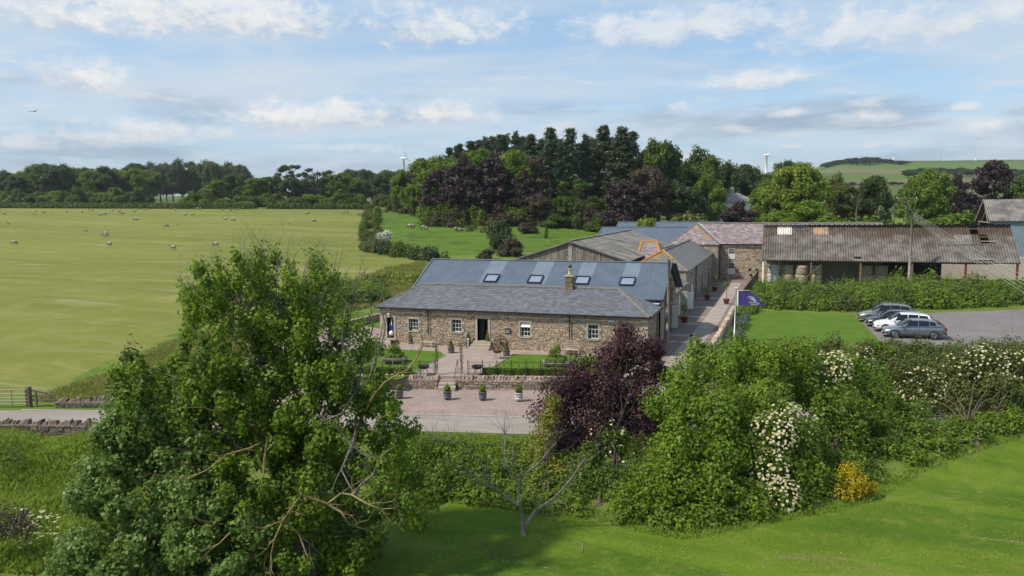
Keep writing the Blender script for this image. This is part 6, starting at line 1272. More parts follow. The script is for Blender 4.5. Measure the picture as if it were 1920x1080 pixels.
for i, (kd, px, D, pt, w, lf, lab) in enumerate(mids): tree_px(kd, i, px, D, pt, w*1.1, lf, lab, 'trees behind the farm buildings', 'tree')
# ---- pasture shrubs
for i, (px, py, wpx, hpx, lf, lab) in enumerate(((937, 466, 62, 44, 'dark', 'large dark round bush in the pasture left of the barns'), (958, 480, 60, 24, 'brown', 'dark low gorse bush left of the timber barn roof'), (915, 486, 40, 15, 'brown', 'low brown gorse at the end of the blue roof ridge'), (903, 418, 18, 24, 'bright', 'small bright sapling before the copper trees'), (1024, 447, 9, 17, 'mid', 'tiny lone sapling in the pasture'), (985, 437, 44, 16, 'brown', 'scrubby brown bush right of the large dark one'), (735, 396, 50, 20, 'olive', 'small rounded bush at the field corner'))):
    p = G(px, py); D = depth(p); tree('bush', i, p, hpx*D/F_PX*1.7, wpx*D/F_PX, lf, lab, 'shrubs in the pasture', 'bush')
# ---- woods beyond the mown field, left to right
lefts = []
r5 = np.random.default_rng(5)
for px in np.arange(-30, 300, 15): lefts.append(('round', px+r5.uniform(-6, 6), r5.uniform(380, 430), 322+r5.uniform(-8, 16)-(12 if 60 < px < 200 else 0), r5.uniform(42, 66), r5.choice(['oak', 'dark', 'oak', 'mid']), 'broadleaf tree in the dark wood skyline at far left beyond the field'))
for px in np.arange(-20, 290, 24): lefts.append(('bush', px+r5.uniform(-6, 6), r5.uniform(345, 372), 346+r5.uniform(-8, 10), r5.uniform(36, 58), r5.choice(['oak', 'mid', 'oak']), 'broadleaf tree in the front row of woods at far left, close behind the hedge'))
for px in np.arange(255, 480, 15): lefts.append(('round', px+r5.uniform(-5, 5), r5.uniform(520, 600), 300+abs(px-350)*.08+r5.uniform(-3, 6), r5.uniform(36, 54), r5.choice(['oak', 'dark']), 'broadleaf tree on the rounded wooded hill left of centre, beyond the field'))
for px in np.arange(390, 760, 22): lefts.append((r5.choice(['round', 'round', 'tall']), px+r5.uniform(-7, 7), r5.uniform(330, 420), 338+r5.uniform(-14, 12), r5.uniform(34, 56), r5.choice(['oak', 'mid', 'dark', 'oak']), 'broadleaf tree in the belt between the rounded hill and the pine wood'))
for px in np.arange(370, 760, 26): lefts.append(('bush', px+r5.uniform(-7, 7), r5.uniform(306, 326), 358+r5.uniform(-7, 8), r5.uniform(34, 52), r5.choice(['oak', 'mid', 'olive']), 'lower front tree of the belt behind the far hedge, left of the pine wood'))
for px in np.arange(650, 760, 16): lefts.append(('round', px+r5.uniform(-5, 5), r5.uniform(500, 560), 318+r5.uniform(-3, 5), r5.uniform(34, 48), r5.choice(['oak', 'dark']), 'broadleaf tree of the distant wood just left of the pine wood'))
lefts += [('gap', 550, 400, 307, 58, 'dark', 'left of two open-crowned dark trees standing above the far woods'), ('gap', 598, 395, 312, 64, 'dark', 'right of two open-crowned dark trees standing above the far woods'), ('tall', 637, 330, 316, 44, 'mid', 'tall fresh green tree standing out left of the pine wood'), ('round', 205, 460, 309, 50, 'dark', 'larger of two round trees on the skyline left of the wooded hill'), ('round', 240, 470, 313, 36, 'dark', 'small dark tree on the skyline right beside the wooded hill'), ('round', 238, 450, 325, 30, 'mid', 'small pale round tree in front of the wooded hill')]
lefts.sort(key=lambda t: t[1])
for i, (kd, px, D, pt, w, lf, lab) in enumerate(lefts): tree_px(str(kd), i, float(px), float(D), float(pt), float(w)*1.15, str(lf), lab, 'trees of the far woods beyond the mown field')
# ---- wooded hill on the right skyline
for i, px in enumerate(np.arange(1548, 1700, 8)): tree_px('round', i, float(px), float(r5.uniform(1250, 1380)), 307-12*sin(pi*(px-1548)/152)+float(r5.uniform(-2, 2)), float(r5.uniform(26, 40)), 'dark', 'one of the far dark trees of the wood on the right hilltop', 'trees of the far hilltop wood')
for i, px in enumerate(np.arange(1700, 1935, 12)): tree_px('round', i, float(px), float(r5.uniform(800, 1000)), 318+float(r5.uniform(-5, 4)), float(r5.uniform(22, 34)), 'oak', 'one of the small far trees in the hedgerow across the right hillside', 'trees along the far hillside hedgerow')
for i, px in enumerate(np.arange(1530, 1720, 11)): tree_px('round', i, float(px), float(r5.uniform(560, 620)), 344+float(r5.uniform(-4, 3)), float(r5.uniform(14, 22)), 'oak', 'one of the small far trees below the pale hill field', 'trees along the pale hill field')
for kd in PROTO:                                                      # the prototypes themselves are not part of the place
    for src in PROTO[kd]:
        for c in list(src.children): bpy.data.objects.remove(c)
        bpy.data.objects.remove(src)

# ------------------------------------------------------------------ hedges built along a line
def hedge(name, label, pts, h, w, n, size, leaf, rng=RNG, bumpy=.25, z_of=None, kind=None, cat='hedge'):
    pts = [np.array(p[:2], float) for p in pts]; seg = [np.linalg.norm(b-a) for a, b in zip(pts[:-1], pts[1:])]; cs = np.concatenate([[0], np.cumsum(seg)]); s = rng.uniform(0, cs[-1], n)
    X = np.interp(s, cs, [p[0] for p in pts]); Y = np.interp(s, cs, [p[1] for p in pts]); i = np.clip(np.searchsorted(cs, s)-1, 0, len(seg)-1); D = np.array([(b-a)/l for a, b, l in zip(pts[:-1], pts[1:], seg)])[i]; Nn = np.stack([D[:, 1], -D[:, 0]], -1)
    a = rng.uniform(-.25*pi, 1.25*pi, n); lump = 1+bumpy*(np.sin(s*1.3)+np.sin(s*.57+1)+np.sin(s*2.9+2))*.5; r = lump*rng.uniform(.75, 1.03, n)
    t = np.cos(a)*w/2*r; z = np.clip(.42+np.sin(a)*.58, 0.02, 1)*h*r; x, y = X+Nn[:, 0]*t, Y+Nn[:, 1]*t; zb = hz(X, Y)
    V, C = leaves(np.stack([x, y, zb+z], -1), np.stack([Nn[:, 0]*np.cos(a), Nn[:, 1]*np.cos(a), np.sin(a)], -1), size, rng, col=.5+.2*np.sin(s*2.1)+.1*np.sin(s*.7))
    p0 = pts[0]; o = thing(name, label, cat, (p0[0], p0[1], H(*p0))); link('foliage', quads_mesh('foliage', V, C, LG[leaf]), o); k = MB()
    for q in np.arange(.4, cs[-1], max(1.2, cs[-1]/90)): xx, yy = np.interp(q, cs, [p[0] for p in pts]), np.interp(q, cs, [p[1] for p in pts]); k.tube([(xx, yy, H(xx, yy)-.1), (xx+.1, yy, H(xx, yy)+h*.6)], .05, 5)
    ob('stems', k, M_bark, o, kind='stuff'); return o
def scrub(name, label, poly, ncl, rr, hf, size, dens, leafs, rng=RNG, cat='scrub', sink=.3):
    x0, x1 = min(p[0] for p in poly), max(p[0] for p in poly); y0, y1 = min(p[1] for p in poly), max(p[1] for p in poly); X = rng.uniform(x0, x1, ncl*6); Y = rng.uniform(y0, y1, ncl*6); m = inside(poly, X, Y); X, Y = X[m][:ncl], Y[m][:ncl]; Z = hz(X, Y)
    o = thing(name, label, cat, (float(X.mean()), float(Y.mean()), float(Z.mean()))); sets = [[] for _ in leafs]; k = MB()
    for x, y, z in zip(X, Y, Z):
        r = rng.uniform(*rr); h = r*rng.uniform(*hf); j = int((sin(x*.55)+cos(y*.6+x*.3)+rng.normal(0, .9)+2)/4*len(leafs)); sets[min(max(j, 0), len(leafs)-1)].append(((x, y, z+h*sink), (r, r, h)))
        if rng.uniform() < .3: k.tube([(x, y, z-.1), (x+.05, y, z+h*.7)], .03, 4)
    for q, lf in zip(sets, leafs):
        if q: V, C = clumps_leaves(q, dens, size, rng, .5, up=.5); link('foliage', quads_mesh('foliage', V, C, LG[lf]), o)
    ob('stems', k, M_bark, o, kind='stuff'); return o
def ribbon(pts, w):
    p = offs([q[:2] for q in pts], -w/2); q = offs([q[:2] for q in pts], w/2); return [tuple(a) for a in p]+[tuple(a) for a in q[::-1]]
hedge('field_hedge', 'long trimmed hedge along the far edge of the mown field', [GD(-60, 296), GD(200, 292), GD(480, 290)], 2.3, 2.2, 9000, .55, 'oak', bumpy=.08)
hedge('field_hedge', 'low ragged hedge along the far right edge of the mown field', [GD(500, 291), GD(600, 289), GD(700, 286)], 2.2, 2.2, 5000, .5, 'oak')
scrub('boundary_hedge', 'tall ragged hedge between the mown field and the green pasture', ribbon([G(697, 398), G(697, 430), G(699, 455), G(702, 472)], 4.5), 150, (.7, 1.5), (.8, 1.4), .36, 20, ('oak', 'olive', 'olive'), cat='hedge')
scrub('boundary_hedge', 'ragged hedge with white blossom bending towards the blue roof', ribbon([G(702, 471), G(750, 480), G(800, 487), G(838, 491)], 2.6), 60, (.7, 1.5), (1.0, 1.7), .34, 18, ('dark', 'olive', 'oak'), cat='hedge')
p = G(722, 468); o = thing('blossom_bush', 'white-blossomed hawthorn bush in the hedge bend', 'bush', tuple(p)); V, C = clumps_leaves([((0, 0, 2.6), (1.6, 1.0, 1.0)), ((.8, 0, 3.2), (.8, .8, .6))], 26, .30); link('foliage', quads_mesh('foliage', V, C, LM('may_blossom', (.45, .45, .36), (.66, .66, .56), .2)), o, False); k = MB(); k.tube([(0, 0, -.2), (0, 0, 2.4)], .08, 5); ob('stem', k, M_bark, o, world=False)
scrub('car_park_hedge', 'broad grassy-topped hedge along the near side of the car park', ribbon([P(1440, 684, 0), P(1560, 675, 0), P(1700, 673, 0), P(1830, 671, 0), P(2000, 668, 0)], 3.2), 320, (.5, .8), (1.7, 2.2), .17, 50, ('olive', 'mid', 'olive'), cat='hedge')
scrub('car_park_hedge', 'dark lower face of hedge between the flowering bushes', ribbon([P(1590, 735, -.6), P(1720, 735, -.6), P(1860, 725, -.6)], 4.0), 120, (.6, 1.1), (1.2, 1.8), .18, 46, ('oak', 'mid'), cat='hedge')
scrub('bank_scrub', 'overgrown nettle and bramble bank before the left half of the mossy shed', [(29.4, 31), (39, 31), (44.4, 33.5), (44.4, 53), (39.5, 50.5), (34, 48), (29.6, 46)], 300, (.5, 1.6), (.45, 1.35), .24, 20, ('mid', 'bright', 'oak', 'olive', 'mid'))
scrub('bank_scrub', 'overgrown nettle and bramble bank before the right half of the mossy shed', [(44.6, 33.5), (56, 39), (70, 45.5), (86, 54), (80, 66), (64, 57), (44.6, 56.5)], 440, (.5, 1.7), (.45, 1.4), .25, 19, ('mid', 'bright', 'oak', 'olive', 'bright'))
scrub('lane_shrubs', 'grey-green shrubs beneath the flag along the lane wall', ribbon([(28.5, 5), (28.7, 16), (28.6, 24)], 1.0), 50, (.35, .6), (.9, 1.4), .14, 60, ('blue', 'oak', 'blue'), cat='shrub'); scrub('lane_shrubs', 'leafy green shrubs along the fence by the lane end', ribbon([(28.9, 25), (29.6, 41)], 1.4), 60, (.4, .8), (.9, 1.5), .17, 50, ('mid', 'bright'), cat='shrub')
scrub('slope_scrub', 'yellow-green bramble slope left of the cottage roof', ribbon([G(600, 562), G(680, 540), G(775, 526)], 7), 120, (.7, 1.5), (.5, .9), .28, 15, ('yellow', 'olive', 'bright')); scrub('slope_scrub', 'dark green scrub behind the yard wall left of the cottage', ribbon([G(560, 592), G(640, 577), G(712, 562)], 3.2), 70, (.6, 1.2), (.8, 1.5), .24, 24, ('mid', 'oak'))

scrub('wood_undergrowth', 'low undergrowth along the foot of the pine wood', ribbon([GD(800, 200), GD(900, 198), GD(1000, 196), GD(1100, 193), GD(1190, 186)], 7), 120, (1.4, 2.8), (.9, 1.9), .42, 10, ('oak', 'brown', 'oak', 'mid'))
scrub('pasture_hedge', 'overgrown hedge sloping down the top of the green pasture', ribbon([GD(722, 262), G(775, 402), G(815, 412), G(850, 424), G(890, 434), G(940, 440)], 4), 80, (.9, 1.8), (.7, 1.2), .38, 13, ('olive', 'oak', 'brown', 'olive'), cat='hedge')
scrub('thicket_undergrowth', 'leafy undergrowth along the lawn edge of the right thicket', ribbon([G(1160, 945), G(1290, 975), G(1420, 945), G(1550, 915), G(1640, 880), G(1740, 832), G(1840, 806), G(1960, 784)], 1.8), 190, (.35, .65), (.8, 1.4), .15, 55, ('mid', 'oak', 'bright', 'mid'))
scrub('verge_weeds', 'lush weeds and brambles between road verge and front lawn', ribbon([G(700, 885), G(800, 888), G(900, 893), G(1000, 903), G(1110, 928)], 4.4), 190, (.35, .75), (.45, .95), .14, 55, ('bright', 'yellow', 'mid', 'mid'))

# ------------------------------------------------------------------ near bushes and trees, clump by clump: (px, py, radius px, depth)
def near_plant(name, label, cat, base, cl, leaf, size, dens, stems=True, bark=M_bark, rng=RNG, flowers=None, lo=.35, asp=.36, trunk_r=.10, squash=.85, extra=None):
    b = np.array(base, float); o = thing(name, label, cat, tuple(b)); cc = [(PD(x, y, D), (r*D/F_PX, r*D/F_PX, r*D/F_PX*squash)) for x, y, r, D in cl]
    V, C = clumps_leaves(cc, dens, size, rng, lo, asp=asp); link('crown' if cat == 'tree' else 'foliage', quads_mesh('foliage', V, C, LG[leaf] if isinstance(leaf, str) else leaf), o)
    if stems:
        k = MB(); ctr = np.mean([c for c, r in cc], 0); mid = np.array([b[0]*.6+ctr[0]*.4, b[1]*.6+ctr[1]*.4, b[2]*.55+ctr[2]*.45])+np.array([FH[0], FH[1], 0])*.8
        for i in range(3): limb(k, b+rng.normal(0, .12, 3)*np.array([1, 1, 0])-np.array([0, 0, .2]), mid+rng.normal(0, .3, 3), trunk_r, trunk_r*.7, rng)
        for c, r in cc[::max(1, len(cc)//24)]: limb(k, mid, c, trunk_r*.45, .012, rng)
        for c, r in cc[:60]:
            for j in range(2): twigs(k, c, rng.normal(size=3)+np.array([0, 0, .6]), float(r[0])*1.1, .012, 1, rng)
        ob('stems', k, bark, o, kind='stuff')
    if flowers:
        Vf, Cf = [], []
        for x, y, r, D, n in flowers:
            c = PD(x, y, D); p_, d = ball(n, rng, .75); m = d[:, 2] > -.5; p_ = (c+p_*(r*D/F_PX))[m]; d = d[m]; t = np.linspace(0, 2*pi, 7)[:-1]
            for q, e in zip(p_, d):
                e = e+np.array([-.3, -.5, .9]); e /= np.linalg.norm(e); u = np.cross(e, [0.3, .2, 1]); u /= np.linalg.norm(u); v = np.cross(e, u); s = rng.uniform(.035, .09); Vf.append(q+s*(np.cos(t)[:, None]*u+np.sin(t)[:, None]*v)*rng.uniform(.8, 1.1, (6, 1))+e*.05)
        Vf = np.array(Vf); Cf = np.repeat(rng.uniform(0, 1, len(Vf))[:, None], 3, 1); link('blossom', quads_mesh('blossom', Vf, Cf, M_elder), o)['kind'] = 'stuff'
    return o
M_elder = leafmat('elder_blossom', (.34, .30, .15), (.50, .455, .29), .15, .8)
r9 = np.random.default_rng(9)
near_plant('elder_bush', 'large bright green elder bush in front of the lane entrance', 'bush', G(1290, 985), [(1290, 715, 55, 39), (1365, 690, 55, 39.5), (1440, 685, 50, 40), (1260, 760, 50, 37.5), (1330, 775, 70, 37), (1420, 755, 65, 38.5), (1270, 840, 60, 35.5), (1365, 850, 70, 36), (1285, 905, 62, 34.5), (1360, 930, 55, 34.4), (1205, 945, 50, 34), (1320, 965, 45, 33.6), (1240, 975, 40, 33.4), (1420, 860, 50, 37), (1490, 670, 40, 41), (1400, 660, 35, 41), (1310, 660, 30, 41), (1180, 965, 34, 33.8), (1270, 985, 36, 33), (1350, 975, 36, 33.4), (1410, 955, 40, 34), (1330, 900, 60, 35), (1230, 900, 45, 35), (1400, 800, 55, 37.5), (1300, 990, 26, 32.8)], 'bright', .165, 120, rng=r9, trunk_r=.09)
near_plant('flowering_elder', 'elder covered in cream flower plates in the middle of the right thicket', 'bush', G(1500, 955), [(1470, 800, 50, 37), (1510, 840, 60, 37.5), (1460, 880, 55, 36), (1530, 900, 50, 36.5), (1450, 935, 45, 35.2), (1400, 920, 40, 35.2), (1490, 945, 45, 35.2), (1580, 820, 55, 39.5), (1590, 880, 50, 38.5), (1640, 850, 50, 40.2), (1560, 760, 50, 40), (1620, 780, 45, 41), (1670, 810, 45, 42), (1560, 930, 40, 36.5), (1660, 880, 38, 40), (1640, 905, 36, 38.6), (1690, 860, 36, 41), (1700, 830, 40, 42), (1600, 940, 26, 37), (1500, 965, 30, 34.8), (1450, 970, 30, 34.3), (1700, 780, 40, 43), (1660, 760, 40, 43), (1620, 750, 40, 42.5)], 'mid', .16, 115, rng=r9, flowers=[(1450, 815, 45, 36.4, 420), (1440, 880, 40, 35.5, 320), (1460, 930, 40, 35, 320), (1500, 800, 35, 36.8, 60), (1470, 780, 30, 36.8, 60)])
near_plant('flowering_elder', 'cream-flowered elder top in front of the car park hedge', 'bush', G(1575, 900), [(1530, 700, 50, 42.5), (1585, 690, 45, 43), (1540, 740, 45, 41.5), (1610, 730, 45, 43), (1500, 730, 40, 41)], 'mid', .16, 115, rng=r9, flowers=[(1560, 692, 38, 42.2, 330), (1530, 720, 40, 41.5, 180), (1560, 760, 35, 41, 60), (1615, 670, 25, 42.6, 40)])
near_plant('hawthorn_bush', 'twiggy cream-flowered hawthorn at the right edge above the lawn', 'bush', G(1830, 845), [(1720, 735, 45, 46), (1770, 700, 50, 47), (1830, 680, 50, 47.5), (1890, 680, 50, 47.5), (1935, 690, 45, 47.5), (1735, 780, 45, 45), (1790, 760, 60, 45.5), (1860, 740, 60, 46), (1920, 745, 50, 46), (1780, 810, 45, 44), (1840, 800, 50, 44.5), (1905, 790, 45, 45), (1710, 820, 35, 43.6), (1700, 690, 30, 46.5), (1740, 840, 36, 42.6), (1800, 838, 34, 43), (1860, 825, 36, 43.6), (1920, 815, 36, 44), (1950, 780, 40, 45)], 'olive', .15, 90, rng=r9, flowers=[(1725, 730, 45, 45.4, 160), (1720, 780, 35, 44.6, 60), (1845, 690, 46, 46.6, 220), (1905, 692, 38, 46.6, 200), (1780, 704, 40, 46.2, 60)])
near_plant('golden_shrub', 'small golden-yellow flowering shrub at the thicket edge on the lawn', 'shrub', G(1605, 935), [(1600, 905, 32, 35.8), (1622, 912, 24, 35.8), (1582, 925, 22, 35.6), (1590, 880, 18, 36)], LM('golden_leaf', (.28, .225, .008), (.50, .40, .014), .35), .10, 150, rng=r9, trunk_r=.03)
near_plant('copper_plum', 'dark purple-leaved plum tree before the right end of the cottage', 'tree', G(1160, 905), [(1185, 650, 40, 43), (1150, 672, 45, 43), (1210, 690, 40, 43), (1095, 705, 45, 42), (1060, 735, 50, 41.5), (1125, 735, 60, 42), (1195, 745, 50, 42.5), (1035, 775, 40, 40.5), (1095, 790, 55, 41), (1165, 795, 60, 42), (1225, 770, 40, 42.5), (1120, 835, 50, 40), (1055, 830, 40, 39.6), (1190, 840, 45, 41), (1230, 820, 30, 41.5), (1085, 870, 35, 39), (1225, 655, 28, 43.5), (1240, 700, 28, 43.5), (1170, 622, 22, 43.5)], LM('plum_leaf', (.032, .012, .015), (.110, .046, .048), .3), .14, 125, rng=r9, trunk_r=.07, bark=mat('plum_bark', (.05, .036, .032), .9, .3))
near_plant('shade_elder', 'dark green elder with scattered white flowers below the purple plum', 'bush', G(1150, 935), [(1145, 830, 38, 39.5), (1170, 875, 42, 39), (1120, 890, 38, 38), (1190, 915, 40, 37.5), (1140, 925, 36, 37), (1215, 890, 35, 38.5), (1100, 860, 38, 38.6), (1080, 910, 36, 37), (1230, 930, 38, 36.2), (1160, 905, 42, 36.8), (1205, 850, 38, 40), (1110, 930, 34, 36.2), (1060, 905, 30, 37.2), (1180, 945, 34, 35.8)], 'oak', .15, 110, rng=r9, flowers=[(1140, 825, 40, 38.6, 26), (1165, 870, 36, 38, 26)])
near_plant('golden_conifer', 'narrow yellow-green conifer left of the purple plum', 'tree', G(1030, 945), [(1037, 755, 20, 38.9), (1030, 785, 26, 38.6), (1022, 815, 29, 38.4), (1014, 845, 31, 38.2), (1010, 878, 32, 37.9), (1022, 905, 34, 37.4), (1040, 930, 34, 36.9), (1050, 885, 29, 37.4), (1006, 915, 29, 37.4)], LM('gold_conifer_leaf', (.115, .120, .012), (.27, .26, .028), .2), .14, 150, rng=r9, asp=.22, trunk_r=.05)
# weeds and brambles along the road verge
near_plant('verge_brambles', 'tangled brambles along the road verge left of the bare sapling', 'bush', G(830, 925), [(740, 850, 45, 39), (790, 860, 45, 38.5), (840, 850, 40, 39.5), (770, 905, 45, 36.5), (830, 900, 45, 37), (885, 880, 45, 38), (730, 900, 40, 36.6), (880, 915, 36, 36.6), (935, 890, 42, 38), (930, 922, 32, 36.6), (800, 935, 30, 35.6)], 'mid', .15, 100, rng=r9)
near_plant('verge_brambles', 'pale green brambles behind the bare sapling by the yellow conifer', 'bush', G(960, 925), [(970, 850, 34, 40), (985, 890, 38, 38.5), (950, 860, 34, 40), (990, 925, 30, 37), (1060, 945, 30, 36.5), (1090, 935, 36, 36.8), (910, 850, 34, 40)], 'bright', .14, 100, rng=r9)
near_plant('nettle_patch', 'tall nettles and grasses at the foot of the purple plum', 'bush', G(1130, 960), [(1110, 945, 34, 36), (1150, 950, 38, 35.6), (1190, 960, 38, 35), (1170, 925, 34, 36.5), (1130, 975, 24, 34.8)], 'bright', .16, 100, rng=r9, asp=.22)
near_plant('yard_shrub', 'broad-leaved shrub by the left door steps of the cottage', 'shrub', P(705, 660, 0), [(700, 645, 15, 60), (712, 652, 12, 59.5), (690, 655, 12, 60)], 'mid', .2, 60, rng=r9, trunk_r=.04)
near_plant('gorse_bush', 'dark brown-green gorse bush at the lower left edge', 'bush', G(20, 1000), [(10, 975, 40, 30), (45, 990, 30, 29.6), (-20, 990, 40, 30)], 'brown', .10, 80, rng=r9)
near_plant('wall_nettles', 'tall nettles hiding the left end of the roadside wall', 'bush', G(20, 880), [(10, 845, 34, 40), (25, 870, 36, 39), (-15, 860, 40, 40)], 'mid', .14, 66, rng=r9, asp=.2)

# ------------------------------------------------------------------ the big foreground sycamore with dead limbs
r11 = np.random.default_rng(11)
tb_ = G(585, 1076); D0 = depth(tb_)
big = thing('foreground_sycamore', 'tall half-dead sycamore with lichened bare limbs in the left foreground', 'tree', tuple(tb_))
OUT_A = [(335, 560), (375, 505), (430, 485), (500, 476), (560, 490), (620, 482), (642, 520), (655, 580), (690, 650), (715, 720), (765, 770), (780, 800), (735, 845), (790, 900), (832, 960), (770, 1000), (715, 1012), (690, 1085), (470, 1085), (430, 960), (400, 860), (330, 800), (250, 780), (200, 720), (215, 670), (275, 660), (330, 650), (355, 610)]
OUT_B = [(205, 770), (260, 740), (330, 770), (410, 830), (450, 930), (490, 1000), (500, 1090), (120, 1090), (125, 1020), (140, 940), (170, 880), (150, 860), (185, 820)]
def sprays(poly, n, rng, rpx, Dc, dd, thin=None):
    out = []; x0, x1 = min(p[0] for p in poly), max(p[0] for p in poly); y0, y1 = min(p[1] for p in poly), max(p[1] for p in poly)
    while len(out) < n:
        x, y = rng.uniform(x0, x1), rng.uniform(y0, y1)
        if not inside(poly, np.array([x]), np.array([y]))[0] or (thin and rng.uniform() > thin(x, y)): continue
        out.append((x, y, rng.uniform(*rpx), Dc(x, y)+dd(x, y)*rng.uniform(-1, .75)))
    return out
OUT_T = [(335, 560), (375, 505), (430, 485), (500, 476), (560, 490), (620, 482), (642, 520), (655, 590), (665, 660), (340, 660), (350, 610)]
spA = sprays(OUT_T, 95, r11, (9, 19), lambda x, y: D0+.6, lambda x, y: 1.5)+sprays(OUT_A, 330, r11, (13, 27), lambda x, y: D0+.6-.6*ss(y, 800, 1080), lambda x, y: 1.0+2.0*float(ss(y, 480, 800)), lambda x, y: .55+.45*float(ss(y, 560, 720)))
topc = [q for q in spA if q[1] < 640]; midc = [q for q in spA if q[1] >= 640]
def clouds(par, name, cl, leafm, size, dens, rng, lo=.2, st=1.25, **kw):
    cc = [(PD(x, y, D), (r*D/F_PX,)*2+(r*D/F_PX*st*rng.uniform(.75, 1.25),)) for x, y, r, D in cl]; V, C = clumps_leaves(cc, dens, size, rng, lo, **kw); link(name, quads_mesh(name, V, C, leafm), par)['kind'] = 'stuff'; return cc
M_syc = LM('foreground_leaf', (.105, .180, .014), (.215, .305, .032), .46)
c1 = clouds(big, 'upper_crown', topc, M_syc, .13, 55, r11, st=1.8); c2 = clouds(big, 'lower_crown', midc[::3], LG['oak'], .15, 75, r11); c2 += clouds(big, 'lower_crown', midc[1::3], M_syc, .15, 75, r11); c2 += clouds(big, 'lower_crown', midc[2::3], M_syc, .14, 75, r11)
fr_ = sprays(OUT_A, 70, r11, (12, 24), lambda x, y: D0-1.5, lambda x, y: .6)
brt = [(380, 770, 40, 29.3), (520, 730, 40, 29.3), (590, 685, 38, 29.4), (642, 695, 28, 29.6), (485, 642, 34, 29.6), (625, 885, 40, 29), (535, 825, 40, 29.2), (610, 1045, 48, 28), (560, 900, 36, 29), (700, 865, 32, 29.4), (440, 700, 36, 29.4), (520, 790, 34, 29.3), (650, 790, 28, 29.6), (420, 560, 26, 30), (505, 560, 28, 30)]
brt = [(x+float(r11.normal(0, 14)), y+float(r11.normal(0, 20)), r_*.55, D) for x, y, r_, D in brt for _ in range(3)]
c3 = clouds(big, 'brightened_shoots', brt+fr_, LG['bright'], .16, 95, r11)  # paler new leaves, plus front sprays coloured bright to offset the crown's self-shadow
k = MB(); trunk = [tuple(tb_-np.array([0, 0, .4])), tuple(PD(578, 1000, D0)), tuple(PD(556, 900, D0+.9)), tuple(PD(566, 800, D0+1.2)), tuple(PD(545, 690, D0+1.3)), tuple(PD(556, 600, D0+1.2)), tuple(PD(535, 520, D0+1.0))]
k.tube(trunk, [.30, .24, .18, .13, .08, .045, .02], 10)
k.tube([trunk[1], tuple(PD(640, 920, D0)), tuple(PD(668, 810, D0)), tuple(PD(668, 742, D0-.2)), tuple(PD(678, 690, D0-.3)), tuple(PD(700, 610, D0-.3)), tuple(PD(690, 540, D0-.3))], [.13, .10, .075, .055, .04, .025, .012], 8)
for c, r in (c1+c2)[::2]:
    t = np.array(trunk[int(np.clip(2+(c[2]-trunk[2][2])/2.4, 1, 5))]); limb(k, t-np.array([0, 0, .4]), c, .03, .008, r11, 5, .08, 5)
for c, r in c1: twigs(k, c, np.array([r11.normal(0, .25), r11.normal(0, .25), 1]), float(r11.uniform(.6, 1.2)), .011, 2, r11, .35)
ob('trunk', k, M_greybark, big, True)
dead = [[(668, 805), (680, 779), (701, 742), (721, 718), (745, 703), (764, 693), (780, 673), (792, 650)], [(668, 742), (650, 705), (655, 670), (640, 640), (645, 600)], [(676, 760), (690, 720), (702, 680), (715, 650), (722, 615), (718, 590)], [(560, 905), (502, 823), (470, 840), (426, 852), (390, 880), (351, 899)], [(502, 823), (496, 860), (494, 893)], [(566, 928), (613, 945), (640, 925), (660, 928), (689, 945), (715, 955), (732, 977)], [(537, 875), (550, 905), (566, 928), (545, 955), (531, 975), (515, 1010), (508, 1040), (506, 1075)], [(560, 930), (500, 950), (444, 986), (410, 1020), (380, 1033)], [(660, 928), (680, 905), (700, 890), (712, 860)], [(613, 945), (640, 960), (655, 985), (690, 975)], [(560, 880), (590, 830), (605, 790), (640, 775)], [(531, 975), (560, 1000), (575, 1040)], [(548, 800), (500, 780), (450, 790), (400, 770)], [(552, 720), (590, 700), (630, 690), (640, 665)], [(630, 800), (660, 835), (640, 880), (655, 910)]]
for i, pl in enumerate(dead):
    k = MB(); Dd = D0-2.7-(.6 if i in (3, 5, 6, 7) else 0); d_s = D0-.2 if i in (0, 1, 2) else (D0+.9 if i in (3, 6, 7, 10, 12, 13) else Dd); pts = [PD(x, y, d_s+(Dd-d_s)*min(1, j/2.5)+.3*sin(j*1.3+i)*(j > 0)) for j, (x, y) in enumerate(pl)]
    k.tube([tuple(q) for q in pts], [max(.012, (.05 if i else .065)*(1-.8*j/len(pts))) for j in range(len(pts))], 7)
    for j in range(1, len(pts)): twigs(k, pts[j], (pts[j]-pts[j-1])+r11.normal(0, .25, 3)+np.array([0, 0, .15]), float(r11.uniform(.5, 1.1)), .018, 2, r11, .7)
    ob('dead_branch', k, M_lichenbark if i in (0, 3, 4, 5, 6, 7, 9, 11, 12) else M_greybark, big, True)
for i, (x, y, xt, yt) in enumerate(((545, 600, 543, 484), (575, 620, 590, 500), (600, 620, 612, 515), (620, 640, 650, 506), (640, 650, 690, 500), (650, 660, 676, 498), (665, 680, 720, 545), (520, 590, 520, 480), (590, 600, 628, 500), (560, 590, 575, 490), (480, 590, 470, 485), (430, 620, 395, 500), (690, 690, 742, 560))):
    k = MB(); a, b = PD(x, y, D0), PD(xt, yt, D0+.3*sin(i)); limb(k, a, b, .028, .007, r11, 6, .05, 5); d = b-a
    for t in (.45, .6, .75, .88): twigs(k, a+d*t, d*.5+r11.normal(0, .45, 3), float(r11.uniform(.5, .9)), .011, 1, r11, .5)
    ob('bare_twig', k, M_greybark, big, True)
# broad young sycamore in the lower left corner
syc = sprays(OUT_B, 190, r11, (18, 36), lambda x, y: 29.5-.0085*(y-760), lambda x, y: 1.5)
near_plant('young_sycamore', 'dense large-leaved young sycamore filling the lower left foreground', 'tree', G(330, 1078)-np.array([0, 0, .3]), syc, LM('sycamore_leaf', (.095, .165, .028), (.205, .295, .070), .44, .42), .165, 90, rng=r11, trunk_r=.12)

